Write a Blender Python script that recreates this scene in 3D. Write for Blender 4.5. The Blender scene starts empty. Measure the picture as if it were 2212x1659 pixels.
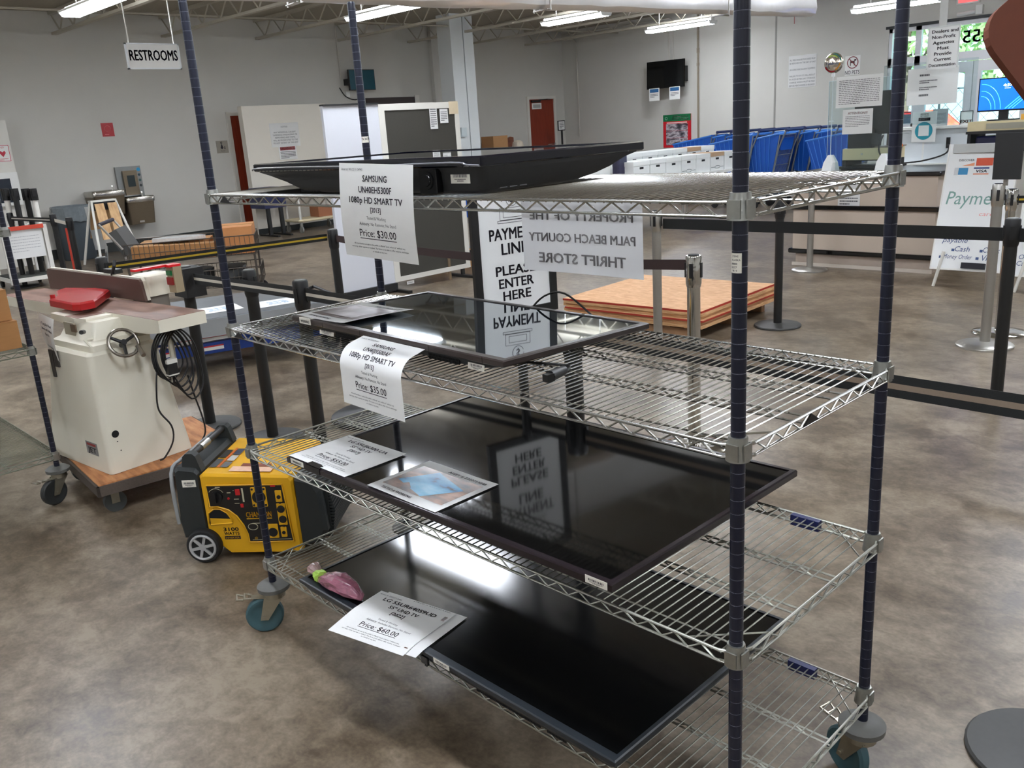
import bpy, math, random
from mathutils import Vector, Matrix, noise as mnoise
random.seed(7)
S = bpy.context.scene
COL = S.collection
PI = math.pi
# ---------------------------------------------------------------- camera
CR = Matrix(((0.7026974, -0.6941215, -0.1562424), (0.7086746, 0.6633204, 0.2403880), (-0.0632197, -0.2796451, 0.9580198)))   # columns: right, forward, up
CP = Vector((2.53591, -1.23821, 1.60649))
FPX = 1890.443
cd = bpy.data.cameras.new('camera'); cam = bpy.data.objects.new('camera', cd); COL.objects.link(cam)
cd.sensor_width = 36.0; cd.sensor_fit = 'HORIZONTAL'; cd.lens = FPX / 2212 * 36.0
cd.clip_start = 0.05; cd.clip_end = 200
_r, _f, _u = CR.col[0], CR.col[1], CR.col[2]
cam.matrix_world = Matrix(((_r.x, _u.x, -_f.x, CP.x), (_r.y, _u.y, -_f.y, CP.y), (_r.z, _u.z, -_f.z, CP.z), (0, 0, 0, 1)))
S.camera = cam
# ---------------------------------------------------------------- world and exposure
w = bpy.data.worlds.new('world'); S.world = w; w.use_nodes = True
nt = w.node_tree; bg = nt.nodes['Background']
sky = nt.nodes.new('ShaderNodeTexSky'); sky.sky_type = 'HOSEK_WILKIE'; sky.turbidity = 3.0
sky.sun_direction = Vector((0.3, -0.5, 0.8)).normalized(); sky.ground_albedo = 0.4
nt.links.new(sky.outputs[0], bg.inputs[0]); bg.inputs[1].default_value = 4.5
sl = bpy.data.lights.new('sun', 'SUN'); sl.energy = 11; sl.angle = 0.01; sl.color = (1, 0.96, 0.9)
so = bpy.data.objects.new('sun', sl); COL.objects.link(so); so.rotation_euler = (math.radians(38), 0, math.radians(20))
S.view_settings.view_transform = 'Standard'; S.view_settings.look = 'None'
S.view_settings.gamma = 1.0; S.view_settings.use_curve_mapping = False
S.view_settings.exposure = 1.55
LAMP_L = 20.0     # radiance of the fluorescent tubes' diffusers
# ---------------------------------------------------------------- pixel to point on a known plane
def ray(px, py): return CR @ Vector(((px-1106)/FPX, 1.0, -(py-829.5)/FPX))
def PZ(px, py, z): d = ray(px, py); return CP + d*((z-CP.z)/d.z)
def PX(px, py, x): d = ray(px, py); return CP + d*((x-CP.x)/d.x)
def PY(px, py, y): d = ray(px, py); return CP + d*((y-CP.y)/d.y)
def PV(px, py, xy):
    d = ray(px, py); c = Vector((CP.x, CP.y)); h = Vector((d.x, d.y)); t = (Vector(xy)-c).dot(h)/h.dot(h); return (CP+d*t).z
# ---------------------------------------------------------------- materials
def lin(c): return tuple(((v/255)/12.92 if v/255 <= 0.04045 else ((v/255+0.055)/1.055)**2.4) for v in c)
MATS = {}
def mat(name, col, rough=0.5, metal=0.0, var=0.06, scale=20.0, bump=0.0, coat=0.0, emit=0.0, trans=0.0, alpha=1.0, spec=0.5, stretch=None):
    if name in MATS: return MATS[name]
    m = bpy.data.materials.new(name); m.use_nodes = True; n = m.node_tree; b = n.nodes['Principled BSDF']
    c = lin(col)
    tc = n.nodes.new('ShaderNodeTexCoord'); nz = n.nodes.new('ShaderNodeTexNoise'); nz.inputs['Scale'].default_value = scale; nz.inputs['Detail'].default_value = 4
    if stretch:
        mp = n.nodes.new('ShaderNodeMapping'); mp.inputs['Scale'].default_value = stretch
        n.links.new(tc.outputs['Object'], mp.inputs[0]); n.links.new(mp.outputs[0], nz.inputs['Vector'])
    else: n.links.new(tc.outputs['Object'], nz.inputs['Vector'])
    mx = n.nodes.new('ShaderNodeMix'); mx.data_type = 'RGBA'
    mx.inputs[6].default_value = tuple(v*(1-var) for v in c)+(1,); mx.inputs[7].default_value = tuple(min(1, v*(1+var)) for v in c)+(1,)
    n.links.new(nz.outputs[0], mx.inputs[0]); n.links.new(mx.outputs[2], b.inputs['Base Color'])
    b.inputs['Roughness'].default_value = rough; b.inputs['Metallic'].default_value = metal
    b.inputs['Coat Weight'].default_value = coat; b.inputs['Specular IOR Level'].default_value = spec
    if bump:
        bp = n.nodes.new('ShaderNodeBump'); bp.inputs['Strength'].default_value = bump; bp.inputs['Distance'].default_value = 0.002
        n.links.new(nz.outputs[0], bp.inputs['Height']); n.links.new(bp.outputs[0], b.inputs['Normal'])
    if emit:
        n.links.new(mx.outputs[2], b.inputs['Emission Color']); b.inputs['Emission Strength'].default_value = emit
    if trans: b.inputs['Transmission Weight'].default_value = trans
    if alpha < 1: b.inputs['Alpha'].default_value = alpha
    MATS[name] = m; return m
def ramp_mat(name, stops, scale, rough=(0.5, 0.5), detail=6, stretch=(1, 1, 1), dist=0.0, bump=0.0, spec=0.5, coat=0.0):
    """noise driven colour ramp: concrete, wood, chipboard, printed photographs"""
    if name in MATS: return MATS[name]
    m = bpy.data.materials.new(name); m.use_nodes = True; n = m.node_tree; b = n.nodes['Principled BSDF']
    tc = n.nodes.new('ShaderNodeTexCoord'); mp = n.nodes.new('ShaderNodeMapping'); mp.inputs['Scale'].default_value = stretch
    nz = n.nodes.new('ShaderNodeTexNoise'); nz.inputs['Scale'].default_value = scale; nz.inputs['Detail'].default_value = detail; nz.inputs['Distortion'].default_value = dist
    n.links.new(tc.outputs['Object'], mp.inputs[0]); n.links.new(mp.outputs[0], nz.inputs['Vector'])
    cr = n.nodes.new('ShaderNodeValToRGB'); e = cr.color_ramp.elements
    while len(e) > 1: e.remove(e[-1])
    e[0].position = stops[0][0]; e[0].color = lin(stops[0][1])+(1,)
    for p_, c_ in stops[1:]: e.new(p_).color = lin(c_)+(1,)
    n.links.new(nz.outputs[0], cr.inputs[0]); n.links.new(cr.outputs[0], b.inputs['Base Color'])
    mr = n.nodes.new('ShaderNodeMapRange'); mr.inputs[3].default_value = rough[0]; mr.inputs[4].default_value = rough[1]
    n.links.new(nz.outputs[0], mr.inputs[0]); n.links.new(mr.outputs[0], b.inputs['Roughness'])
    b.inputs['Specular IOR Level'].default_value = spec; b.inputs['Coat Weight'].default_value = coat
    if bump:
        bp = n.nodes.new('ShaderNodeBump'); bp.inputs['Strength'].default_value = bump; bp.inputs['Distance'].default_value = 0.002
        n.links.new(nz.outputs[0], bp.inputs['Height']); n.links.new(bp.outputs[0], b.inputs['Normal'])
    MATS[name] = m; return m
def post_mat():
    """navy enamel post with a pale scribed ring every inch"""
    m = bpy.data.materials.new('navy_enamel'); m.use_nodes = True; n = m.node_tree; b = n.nodes['Principled BSDF']
    g = n.nodes.new('ShaderNodeNewGeometry'); sp = n.nodes.new('ShaderNodeSeparateXYZ'); n.links.new(g.outputs['Position'], sp.inputs[0])
    ad = n.nodes.new('ShaderNodeMath'); ad.operation = 'ADD'; ad.inputs[1].default_value = 0.0005; n.links.new(sp.outputs[2], ad.inputs[0])
    mo = n.nodes.new('ShaderNodeMath'); mo.operation = 'MODULO'; mo.inputs[1].default_value = 0.0254; n.links.new(ad.outputs[0], mo.inputs[0])
    lt = n.nodes.new('ShaderNodeMath'); lt.operation = 'LESS_THAN'; lt.inputs[1].default_value = 0.0010; n.links.new(mo.outputs[0], lt.inputs[0])
    nz = n.nodes.new('ShaderNodeTexNoise'); nz.inputs['Scale'].default_value = 60; 
    ng = n.nodes.new('ShaderNodeMath'); ng.operation = 'GREATER_THAN'; ng.inputs[1].default_value = 0.42; n.links.new(nz.outputs[0], ng.inputs[0])
    mu = n.nodes.new('ShaderNodeMath'); mu.operation = 'MULTIPLY'; n.links.new(lt.outputs[0], mu.inputs[0]); n.links.new(ng.outputs[0], mu.inputs[1])
    mx = n.nodes.new('ShaderNodeMix'); mx.data_type = 'RGBA'; mx.inputs[6].default_value = lin((20, 24, 41))+(1,); mx.inputs[7].default_value = lin((112, 114, 128))+(1,)
    n.links.new(mu.outputs[0], mx.inputs[0]); n.links.new(mx.outputs[2], b.inputs['Base Color']); b.inputs['Roughness'].default_value = 0.33
    MATS['navy_enamel'] = m; return m
def glass_mat(name, tint=(235, 245, 245), f=0.08, rough=0.02):
    if name in MATS: return MATS[name]
    m = bpy.data.materials.new(name); m.use_nodes = True; n = m.node_tree; n.nodes.clear()
    out = n.nodes.new('ShaderNodeOutputMaterial'); t = n.nodes.new('ShaderNodeBsdfTransparent'); g = n.nodes.new('ShaderNodeBsdfGlossy'); mx = n.nodes.new('ShaderNodeMixShader')
    lw = n.nodes.new('ShaderNodeLayerWeight'); lw.inputs[0].default_value = 0.35
    t.inputs[0].default_value = lin(tint)+(1,); g.inputs['Roughness'].default_value = rough; 
    ml = n.nodes.new('ShaderNodeMath'); ml.operation = 'MULTIPLY_ADD'; ml.inputs[1].default_value = 0.35; ml.inputs[2].default_value = f*0.5
    n.links.new(lw.outputs['Fresnel'], ml.inputs[0]); n.links.new(ml.outputs[0], mx.inputs[0])
    n.links.new(t.outputs[0], mx.inputs[1]); n.links.new(g.outputs[0], mx.inputs[2]); n.links.new(mx.outputs[0], out.inputs[0])
    MATS[name] = m; return m
def paper_mat(name, col, trans=0.25):
    m = bpy.data.materials.new(name); m.use_nodes = True; n = m.node_tree; n.nodes.clear()
    out = n.nodes.new('ShaderNodeOutputMaterial'); d = n.nodes.new('ShaderNodeBsdfDiffuse'); t = n.nodes.new('ShaderNodeBsdfTranslucent'); mx = n.nodes.new('ShaderNodeMixShader')
    nz = n.nodes.new('ShaderNodeTexNoise'); nz.inputs['Scale'].default_value = 9
    cm = n.nodes.new('ShaderNodeMix'); cm.data_type = 'RGBA'; c = lin(col); cm.inputs[6].default_value = tuple(v*0.97 for v in c)+(1,); cm.inputs[7].default_value = c+(1,)
    n.links.new(nz.outputs[0], cm.inputs[0]); n.links.new(cm.outputs[2], d.inputs[0]); n.links.new(cm.outputs[2], t.inputs[0])
    mx.inputs[0].default_value = trans; n.links.new(d.outputs[0], mx.inputs[1]); n.links.new(t.outputs[0], mx.inputs[2]); n.links.new(mx.outputs[0], out.inputs[0])
    MATS[name] = m; return m
NAVY = post_mat()
CHROME = mat('chrome_wire', (196, 196, 192), 0.22, 1.0, 0.05, 40)
DULLCHROME = mat('zinc_wire', (168, 168, 158), 0.34, 0.9, 0.12, 50)
CAST = mat('cast_collar', (165, 166, 160), 0.33, 0.9, 0.15, 90, 0.25)
ZINC = mat('zinc_plate', (160, 155, 140), 0.35, 0.9, 0.12, 40)
STEEL = mat('brushed_steel', (190, 188, 182), 0.3, 1.0, 0.06, 30, stretch=(1, 1, 40))
BLKP = mat('black_plastic', (20, 20, 21), 0.42, 0, 0.1, 60, 0.08)
BLKG = mat('black_gloss_plastic', (13, 13, 14), 0.12, 0, 0.05, 20)
BLKM = mat('black_matte_plastic', (26, 26, 26), 0.6, 0, 0.15, 80, 0.1)
BLKT = mat('black_powder_coat', (24, 24, 23), 0.45, 0, 0.1, 90, 0.1)
BELT = mat('black_webbing', (22, 23, 23), 0.8, 0, 0.15, 300, 0.2)
BROWNBELT = mat('brown_webbing', (52, 36, 34), 0.8, 0, 0.15, 300, 0.2)
WHITE = mat('white_paint', (226, 226, 222), 0.5, 0, 0.02, 8)
OFFW = mat('off_white_laminate', (214, 211, 202), 0.45, 0, 0.03, 6)
IVORY = mat('ivory_machine_paint', (222, 217, 200), 0.4, 0, 0.03, 9)
WALLM = mat('grey_wall_paint', (198, 196, 189), 0.75, 0, 0.03, 3, 0.03)
BASEM = mat('dark_vinyl_base', (38, 42, 40), 0.5, 0, 0.1, 10)
DECKM = mat('painted_roof_deck', (158, 151, 136), 0.8, 0, 0.1, 2, stretch=(1, 12, 1))
JOISTM = mat('painted_joist_steel', (176, 170, 155), 0.6, 0, 0.08, 6)
PAPER = paper_mat('white_paper', (242, 242, 240))
PAPERT = paper_mat('thin_paper', (235, 236, 238), 0.45)
INK = mat('black_ink', (34, 30, 40), 0.7, 0, 0.05, 30)
GREYINK = mat('grey_ink', (95, 95, 98), 0.7, 0, 0.05, 30)
SHOWINK = mat('ink_showing_through', (128, 126, 128), 0.8, 0, 0.05, 30)
STICKER = mat('sticker_paper', (228, 224, 212), 0.5, 0, 0.02, 40)
CARD = mat('brown_cardboard', (168, 120, 72), 0.8, 0, 0.08, 25, 0.1, stretch=(1, 1, 6))
CARDW = mat('white_cardboard', (222, 224, 222), 0.7, 0, 0.04, 12)
TEAL = mat('teal_polyurethane', (52, 82, 88), 0.5, 0, 0.12, 30)
RUBBER = mat('black_rubber', (26, 26, 27), 0.7, 0, 0.15, 50, 0.1)
WOODRED = ramp_mat('red_brown_door_veneer', [(0.3, (122, 40, 20)), (0.7, (142, 52, 28))], 6, (0.35, 0.45), stretch=(8, 8, 0.6))
# ---------------------------------------------------------------- scene graph helpers
PM = {}
def tag(o, label, cat, group=None):
    o['label'] = label; o['category'] = cat
    if group: o['group'] = group
    return o
def thing(name, label, cat, loc=(0, 0, 0), rz=0.0, group=None):
    o = bpy.data.objects.new(name, None); COL.objects.link(o); o.location = loc; o.rotation_euler = (0, 0, rz); o.empty_display_size = 0.1
    PM[o] = Matrix.Translation(loc) @ Matrix.Rotation(rz, 4, 'Z'); tag(o, label, cat, group); return o
def dup(root, loc, rz=None, label=None, group=None):
    r = root.copy(); COL.objects.link(r); r.location = loc
    if rz is not None: r.rotation_euler = (0, 0, rz)
    if label: r['label'] = label
    if group: r['group'] = group
    for ch in list(root.children):
        c = ch.copy(); COL.objects.link(c); c.parent = r
        for g in ch.children:
            d = g.copy(); COL.objects.link(d); d.parent = c
    return r
_tc = {}
def glyphs(s, bold):
    k = (s, bold)
    if k in _tc: return _tc[k]
    c = bpy.data.curves.new('glyphs', 'FONT'); c.body = s; c.size = 1.0; c.offset = bold; c.resolution_u = 2; c.fill_mode = 'FRONT' if hasattr(c, 'fill_mode') else 'FRONT'
    o = bpy.data.objects.new('glyphs', c); COL.objects.link(o)
    dg = bpy.context.evaluated_depsgraph_get(); me = bpy.data.meshes.new_from_object(o.evaluated_get(dg))
    V = [(v.co.x, v.co.y) for v in me.vertices]; F = [tuple(p_.vertices) for p_ in me.polygons]
    bpy.data.objects.remove(o); bpy.data.curves.remove(c); bpy.data.meshes.remove(me)
    _tc[k] = (V, F); return _tc[k]
class MB:
    """collects shapes (given in the frame M) and links them as one mesh object"""
    def __init__(s, M=None): s.v = []; s.f = []; s.M = M or Matrix.Identity(4); s.smooth = False
    def add(s, V, F):
        o = len(s.v); s.v += [s.M @ Vector(v) for v in V]; s.f += [tuple(i+o for i in f) for f in F]; return s
    def box(s, a, b, rot=None, ctr=None):
        x0, y0, z0 = a; x1, y1, z1 = b
        V = [Vector(q) for q in ((x0,y0,z0),(x1,y0,z0),(x1,y1,z0),(x0,y1,z0),(x0,y0,z1),(x1,y0,z1),(x1,y1,z1),(x0,y1,z1))]
        if rot is not None:
            c = Vector(ctr) if ctr is not None else (V[0]+V[6])/2; V = [c + rot @ (q-c) for q in V]
        return s.add(V, [(0,3,2,1),(4,5,6,7),(0,1,5,4),(1,2,6,5),(2,3,7,6),(3,0,4,7)])
    def rbox(s, a, b, r=0.01, seg=3, axis=2):
        """box with rounded edges parallel to an axis and small bevels at the ends"""
        ax = [(1,2,0),(2,0,1),(0,1,2)][axis]
        u0,u1,v0,v1,w0,w1 = a[ax[0]],b[ax[0]],a[ax[1]],b[ax[1]],a[ax[2]],b[ax[2]]
        def ring(i, w):
            R = []
            for (cu,cv,st) in ((u1-r,v1-r,0),(u0+r,v1-r,1),(u0+r,v0+r,2),(u1-r,v0+r,3)):
                for k in range(seg+1):
                    t = (st + k/seg)*PI/2; q = [0,0,0]; q[ax[0]] = cu+(r-i)*math.cos(t); q[ax[1]] = cv+(r-i)*math.sin(t); q[ax[2]] = w; R.append(q)
            return R
        e = min(r*0.4, (w1-w0)*0.3)
        s.loft([ring(e, w0), ring(0, w0+e), ring(0, w1-e), ring(e, w1)]); return s
    def loft(s, rings, cap=True, closed=True):
        n = len(rings[0]); V = [q for r in rings for q in r]; F = []
        for k in range(len(rings)-1):
            for i in range(n if closed else n-1):
                j = (i+1) % n; F.append((k*n+i, k*n+j, (k+1)*n+j, (k+1)*n+i))
        if cap: F.append(tuple(range(n-1, -1, -1))); F.append(tuple(range((len(rings)-1)*n, len(rings)*n)))
        return s.add(V, F)
    def cyl(s, p0, p1, r, n=12, r2=None, cap=True):
        p0 = Vector(p0); p1 = Vector(p1); d = (p1-p0); r2 = r if r2 is None else r2
        q = d.to_track_quat('Z', 'Y'); 
        A = [p0 + q @ Vector((r*math.cos(2*PI*k/n), r*math.sin(2*PI*k/n), 0)) for k in range(n)]
        B = [p1 + q @ Vector((r2*math.cos(2*PI*k/n), r2*math.sin(2*PI*k/n), 0)) for k in range(n)]
        return s.loft([A, B], cap)
    def lathe(s, c, prof, n=20, axis='Z'):
        c = Vector(c); R = []
        for (r, z) in prof:
            R.append([c + (Vector((r*math.cos(2*PI*k/n), r*math.sin(2*PI*k/n), z)) if axis == 'Z' else Vector((z, r*math.cos(2*PI*k/n), r*math.sin(2*PI*k/n))) if axis == 'X' else Vector((r*math.sin(2*PI*k/n), z, r*math.cos(2*PI*k/n)))) for k in range(n)])
        return s.loft(R)
    def tube(s, pts, r, n=8, closed=False, smooth=0):
        P = [Vector(q) for q in pts]
        if smooth:
            Q = []; m = len(P)
            for i in range(m if closed else m-1):
                p0 = P[(i-1) % m] if (closed or i > 0) else P[i]; p1 = P[i]; p2 = P[(i+1) % m]; p3 = P[(i+2) % m] if (closed or i+2 < m) else P[(i+1) % m]
                for k in range(smooth):
                    t = k/smooth; Q.append(0.5*((2*p1)+(p2-p0)*t+(2*p0-5*p1+4*p2-p3)*t*t+(3*p1-p0-3*p2+p3)*t**3))
            if not closed: Q.append(P[-1])
            P = Q
        m = len(P); rings = []; up = None
        for i in range(m):
            t = (P[(i+1) % m]-P[i-1]) if closed else (P[min(i+1, m-1)]-P[max(i-1, 0)])
            if t.length < 1e-9: t = Vector((0, 0, 1))
            t.normalize()
            if up is None: up = Vector((0, 0, 1)) if abs(t.z) < 0.9 else Vector((1, 0, 0))
            sx = t.cross(up)
            if sx.length < 1e-4: sx = t.orthogonal()
            sx.normalize(); up = sx.cross(t).normalized()
            rings.append([P[i] + sx*(r*math.cos(2*PI*k/n)) + up*(r*math.sin(2*PI*k/n)) for k in range(n)])
        if closed: rings.append(rings[0])
        return s.loft(rings, cap=not closed)
    def prism(s, poly, a, b, axis=2):
        """polygon (2-D) extruded from a to b along an axis; poly gives the two other coordinates in x,y,z order"""
        ax = [(1,2,0),(0,2,1),(0,1,2)][axis]
        def pt(q, w): o = [0,0,0]; o[ax[0]] = q[0]; o[ax[1]] = q[1]; o[ax[2]] = w; return o
        return s.loft([[pt(q, a) for q in poly], [pt(q, b) for q in poly]])
    def quad(s, a, b, c, d): return s.add([a, b, c, d], [(0, 1, 2, 3)])
    def text(s, t, f, cx, cy, h, w=None, align='C', bold=0.0, shear=0.0, mirror=False):
        """lettering: f(u, v) maps sheet coordinates to space; (cx, cy) anchors the baseline; h is the cap height"""
        V, F = glyphs(t, 0.0)
        if not V: return s
        x0 = min(q[0] for q in V); x1 = max(q[0] for q in V); k = h/0.70; kx = k if w is None else w/(x1-x0)
        W = (x1-x0)*kx; off = {'C': -W/2, 'L': 0, 'R': -W}[align]; e = min(0.026, bold*1.0)
        for (ax, ay) in ((0, 0),) if e < 0.002 else ((-e, -e*0.5), (-e, e*0.5), (0, 0), (e, -e*0.5), (e, e*0.5)):
            P = []
            for (x, y) in V:
                u = (x+ax-x0)*kx + off + shear*y*k
                P.append(f(cx + (-u if mirror else u), cy + (y+ay)*k))
            s.add(P, F)
        return s
    def build(s, name, m, parent=None, label=None, smooth=None, local=False, loc=None):
        me = bpy.data.meshes.new(name); V = s.v
        if parent is not None and not local:
            Mi = PM[parent].inverted(); V = [Mi @ q for q in V]
        o = bpy.data.objects.new(name, me); COL.objects.link(o)
        if parent is None:
            if loc is None:
                xs = [q.x for q in V]; ys = [q.y for q in V]; zs = [q.z for q in V]
                loc = Vector(((min(xs)+max(xs))/2, (min(ys)+max(ys))/2, min(zs)))
            loc = Vector(loc); V = [q-loc for q in V]; o.location = loc; PM[o] = Matrix.Translation(loc)
        else: o.parent = parent; PM[o] = PM[parent]
        me.from_pydata([tuple(q) for q in V], [], s.f); me.validate(); me.update()
        me.materials.append(m)
        if smooth:
            me.shade_smooth() if hasattr(me, 'shade_smooth') else None
            try: me.set_sharp_from_angle(angle=math.radians(smooth))
            except Exception: pass
        if label: o['label'] = label
        return o
def struct(name, mb, m): o = mb.build(name, m); o['kind'] = 'structure'; return o
def flat(o, ux, uy, lift=0.0):
    """sheet frame: origin o, right vector ux, up vector uy; returns f(u, v)"""
    o = Vector(o); ux = Vector(ux).normalized(); uy = Vector(uy).normalized(); n = ux.cross(uy).normalized()
    return lambda u, v: o + ux*u + uy*v + n*lift
def flip(f): return f
def board(mb, f, w, h, t, u0=0, v0=0):
    """a slab of thickness t behind the sheet frame f"""
    o = f(u0, v0); ux = f(u0+w, v0)-o; uy = f(u0, v0+h)-o; n = ux.cross(uy).normalized()*t
    V = [o-n, o+ux-n, o+ux+uy-n, o+uy-n, o, o+ux, o+ux+uy, o+uy]
    return mb.add(V, [(0,3,2,1),(4,5,6,7),(0,1,5,4),(1,2,6,5),(2,3,7,6),(3,0,4,7)])
def lines_of_print(mb, f, u0, u1, v0, v1, n, seed=1, frac=0.45, ctr=False):
    """rows of tiny unreadable words printed as short bars"""
    rnd = random.Random(seed); dv = (v1-v0)/n
    for k in range(n):
        v = v1 - (k+0.8)*dv; u = u0; end = u1 if k < n-1 else u0+(u1-u0)*0.55
        sh = (u1-end)/2 if ctr else 0
        while u < end:
            wl = (u1-u0)*rnd.uniform(0.03, 0.09); e = min(u+wl, end)
            mb.quad(f(u+sh, v), f(e+sh, v), f(e+sh, v+dv*frac), f(u+sh, v+dv*frac)); u = e+(u1-u0)*0.014
    return mb
def barcode(mb, f, u0, u1, v0, v1, seed=3):
    rnd = random.Random(seed); u = u0
    while u < u1:
        a = (u1-u0)*rnd.choice((0.02, 0.03, 0.05)); mb.quad(f(u, v0), f(min(u+a, u1), v0), f(min(u+a, u1), v1), f(u, v1)); u += a+(u1-u0)*rnd.choice((0.02, 0.03, 0.04))
    return mb

# ================================================================ the room
XW, YB, ZC = -13.2, 16.3, 3.85          # left wall, back wall, roof deck
def floor_mat():
    """mottled brown polished concrete"""
    m = ramp_mat('polished_concrete', [(0.30, (76, 64, 50)), (0.44, (99, 86, 70)), (0.55, (116, 103, 86)), (0.70, (137, 124, 106))], 3.0, (0.25, 0.42), 12, (1.0, 1.2, 1), 0.25, 0.03, 0.5)
    n = m.node_tree; a = n.nodes['Noise Texture']; b = n.nodes.new('ShaderNodeTexNoise'); b.inputs['Scale'].default_value = 13.0; b.inputs['Detail'].default_value = 10; b.inputs['Roughness'].default_value = 0.65; b.inputs['Distortion'].default_value = 0.4
    c = n.nodes.new('ShaderNodeTexNoise'); c.inputs['Scale'].default_value = 70.0; c.inputs['Detail'].default_value = 4
    n.links.new(n.nodes['Mapping'].outputs[0], b.inputs['Vector']); n.links.new(n.nodes['Mapping'].outputs[0], c.inputs['Vector'])
    m1 = n.nodes.new('ShaderNodeMix'); m1.data_type = 'FLOAT'; m1.inputs[0].default_value = 0.5; n.links.new(a.outputs[0], m1.inputs[2]); n.links.new(b.outputs[0], m1.inputs[3])
    m2 = n.nodes.new('ShaderNodeMix'); m2.data_type = 'FLOAT'; m2.inputs[0].default_value = 0.14; n.links.new(m1.outputs[0], m2.inputs[2]); n.links.new(c.outputs[0], m2.inputs[3])
    mr = n.nodes.new('ShaderNodeMapRange'); mr.inputs[1].default_value = 0.36; mr.inputs[2].default_value = 0.64; mr.inputs[3].default_value = 0.25; mr.inputs[4].default_value = 0.75; n.links.new(m2.outputs[0], mr.inputs[0])
    n.links.new(mr.outputs[0], n.nodes['Color Ramp'].inputs[0]); return m
FLOORM = floor_mat()
struct('floor', MB().box((XW, -7, -0.1), (9, YB, 0)), FLOORM)
struct('ceiling', MB().box((XW, -7, ZC), (9, YB, ZC+0.1)), DECKM)
struct('wall_left', MB().box((XW-0.2, -7, 0), (XW, YB, ZC)), WALLM)
struct('wall_front', MB().box((XW, -7.2, 0), (9, -7, ZC)), WALLM)
struct('wall_right', MB().box((9, -7, 0), (9.2, YB, ZC)), WALLM)
WX0, WX1, WZ = -4.94, 0.9, 2.94
struct('wall_back', MB().box((XW, YB, 0), (WX0, YB+0.2, ZC)).box((WX1, YB, 0), (9, YB+0.2, ZC)).box((WX0, YB, WZ), (WX1, YB+0.2, ZC)), WALLM)
struct('baseboard_left', MB().box((XW, -7, 0), (XW+0.012, 6.86, 0.16)).box((XW, 8.1, 0), (XW+0.012, 14.8, 0.16)), BASEM)
struct('baseboard_back', MB().box((XW, YB-0.012, 0), (WX0, YB, 0.12)), BASEM)
# bar joists under the deck
jm = MB()
for jy in (-3.0, -1.2, 0.6, 2.4, 4.2, 6.0, 7.8, 9.6, 11.4, 13.2, 15.0):
    jm.box((XW, jy-0.04, 3.50), (9, jy+0.04, 3.54)).box((XW, jy-0.04, 3.80), (9, jy+0.04, 3.85))
    x = XW
    while x < 4:
        jm.tube([(x, jy, 3.83), (x+0.3, jy, 3.53), (x+0.6, jy, 3.83)], 0.014, 5); x += 0.6
for bx in (-11.4, -8.4, -5.4, -2.4): jm.tube([(bx, -7, 3.62), (bx, YB, 3.62)], 0.016, 5)
struct('trim_1', jm, JOISTM)
# boxed column in front of the left wall with the pilaster beside it
struct('trim_2', MB().box((XW, 11.95, 0), (XW+0.10, 12.55, ZC)), WALLM)
COLM = mat('pale_column_paint', (206, 210, 210), 0.55, 0, 0.02, 4)
struct('trim_3', MB().box((-11.75, 10.98, 0), (-11.35, 11.30, ZC)).box((-11.75, 11.325, 0), (-11.35, 11.58, ZC)).box((-11.75, 11.30, 0), (-11.41, 11.325, ZC)), COLM)
# low cream partition with the restroom passage behind it
PARTM = mat('cream_partition_paint', (222, 216, 204), 0.7, 0, 0.02, 5)
struct('wall_passage', MB().box((-12.75, 6.95, 0), (-12.6, 8.72, 2.30)), PARTM)
struct('baseboard_passage', MB().box((-12.6, 6.95, 0), (-12.588, 8.72, 0.10)), BASEM)
# doors in the left wall
def door(name, y0, y1, z1, panel_label):
    fm = MB(); fm.box((XW, y0-0.07, 0), (XW+0.05, y0, z1+0.07)).box((XW, y1, 0), (XW+0.05, y1+0.07, z1+0.07)).box((XW, y0, z1), (XW+0.05, y1, z1+0.07))
    d = struct(name, fm, OFFW)
    p_ = MB().box((XW, y0, 0.01), (XW+0.02, y1, z1)).build('door_panel', WOODRED, d, panel_label)
    return d, p_
d1, p1 = door('door_1', 7.0, 7.9, 2.16, 'red brown door slab')
d2, p2 = door('door_2', 14.97, 15.86, 2.26, 'red brown door slab')
MB().cyl((XW+0.02, 15.78, 1.16), (XW+0.07, 15.78, 1.16), 0.02, 10).lathe((XW+0.09, 15.78, 1.16), [(0.001, -0.03), (0.03, -0.02), (0.036, 0), (0.03, 0.02), (0.001, 0.03)], 12, 'X').box((XW+0.02, 15.60, 1.15), (XW+0.035, 15.74, 1.17)).build('door_knob', STEEL, d2)
MB().box((XW+0.02, 15.08, 2.03), (XW+0.025, 15.42, 2.17)).build('door_sign', WHITE, d2, 'small white door sign')
MB().box((XW+0.02, 15.12, 2.06), (XW+0.028, 15.38, 2.14)).build('sign_print', mat('sign_grey', (170, 170, 168), 0.6), d2)
MB().box((XW+0.02, 15.05, 2.19), (XW+0.07, 15.35, 2.24)).tube([(XW+0.05, 15.3, 2.24), (XW+0.16, 15.5, 2.25), (XW+0.05, 15.72, 2.25)], 0.012, 6).build('door_closer', BLKM, d2)
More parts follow.
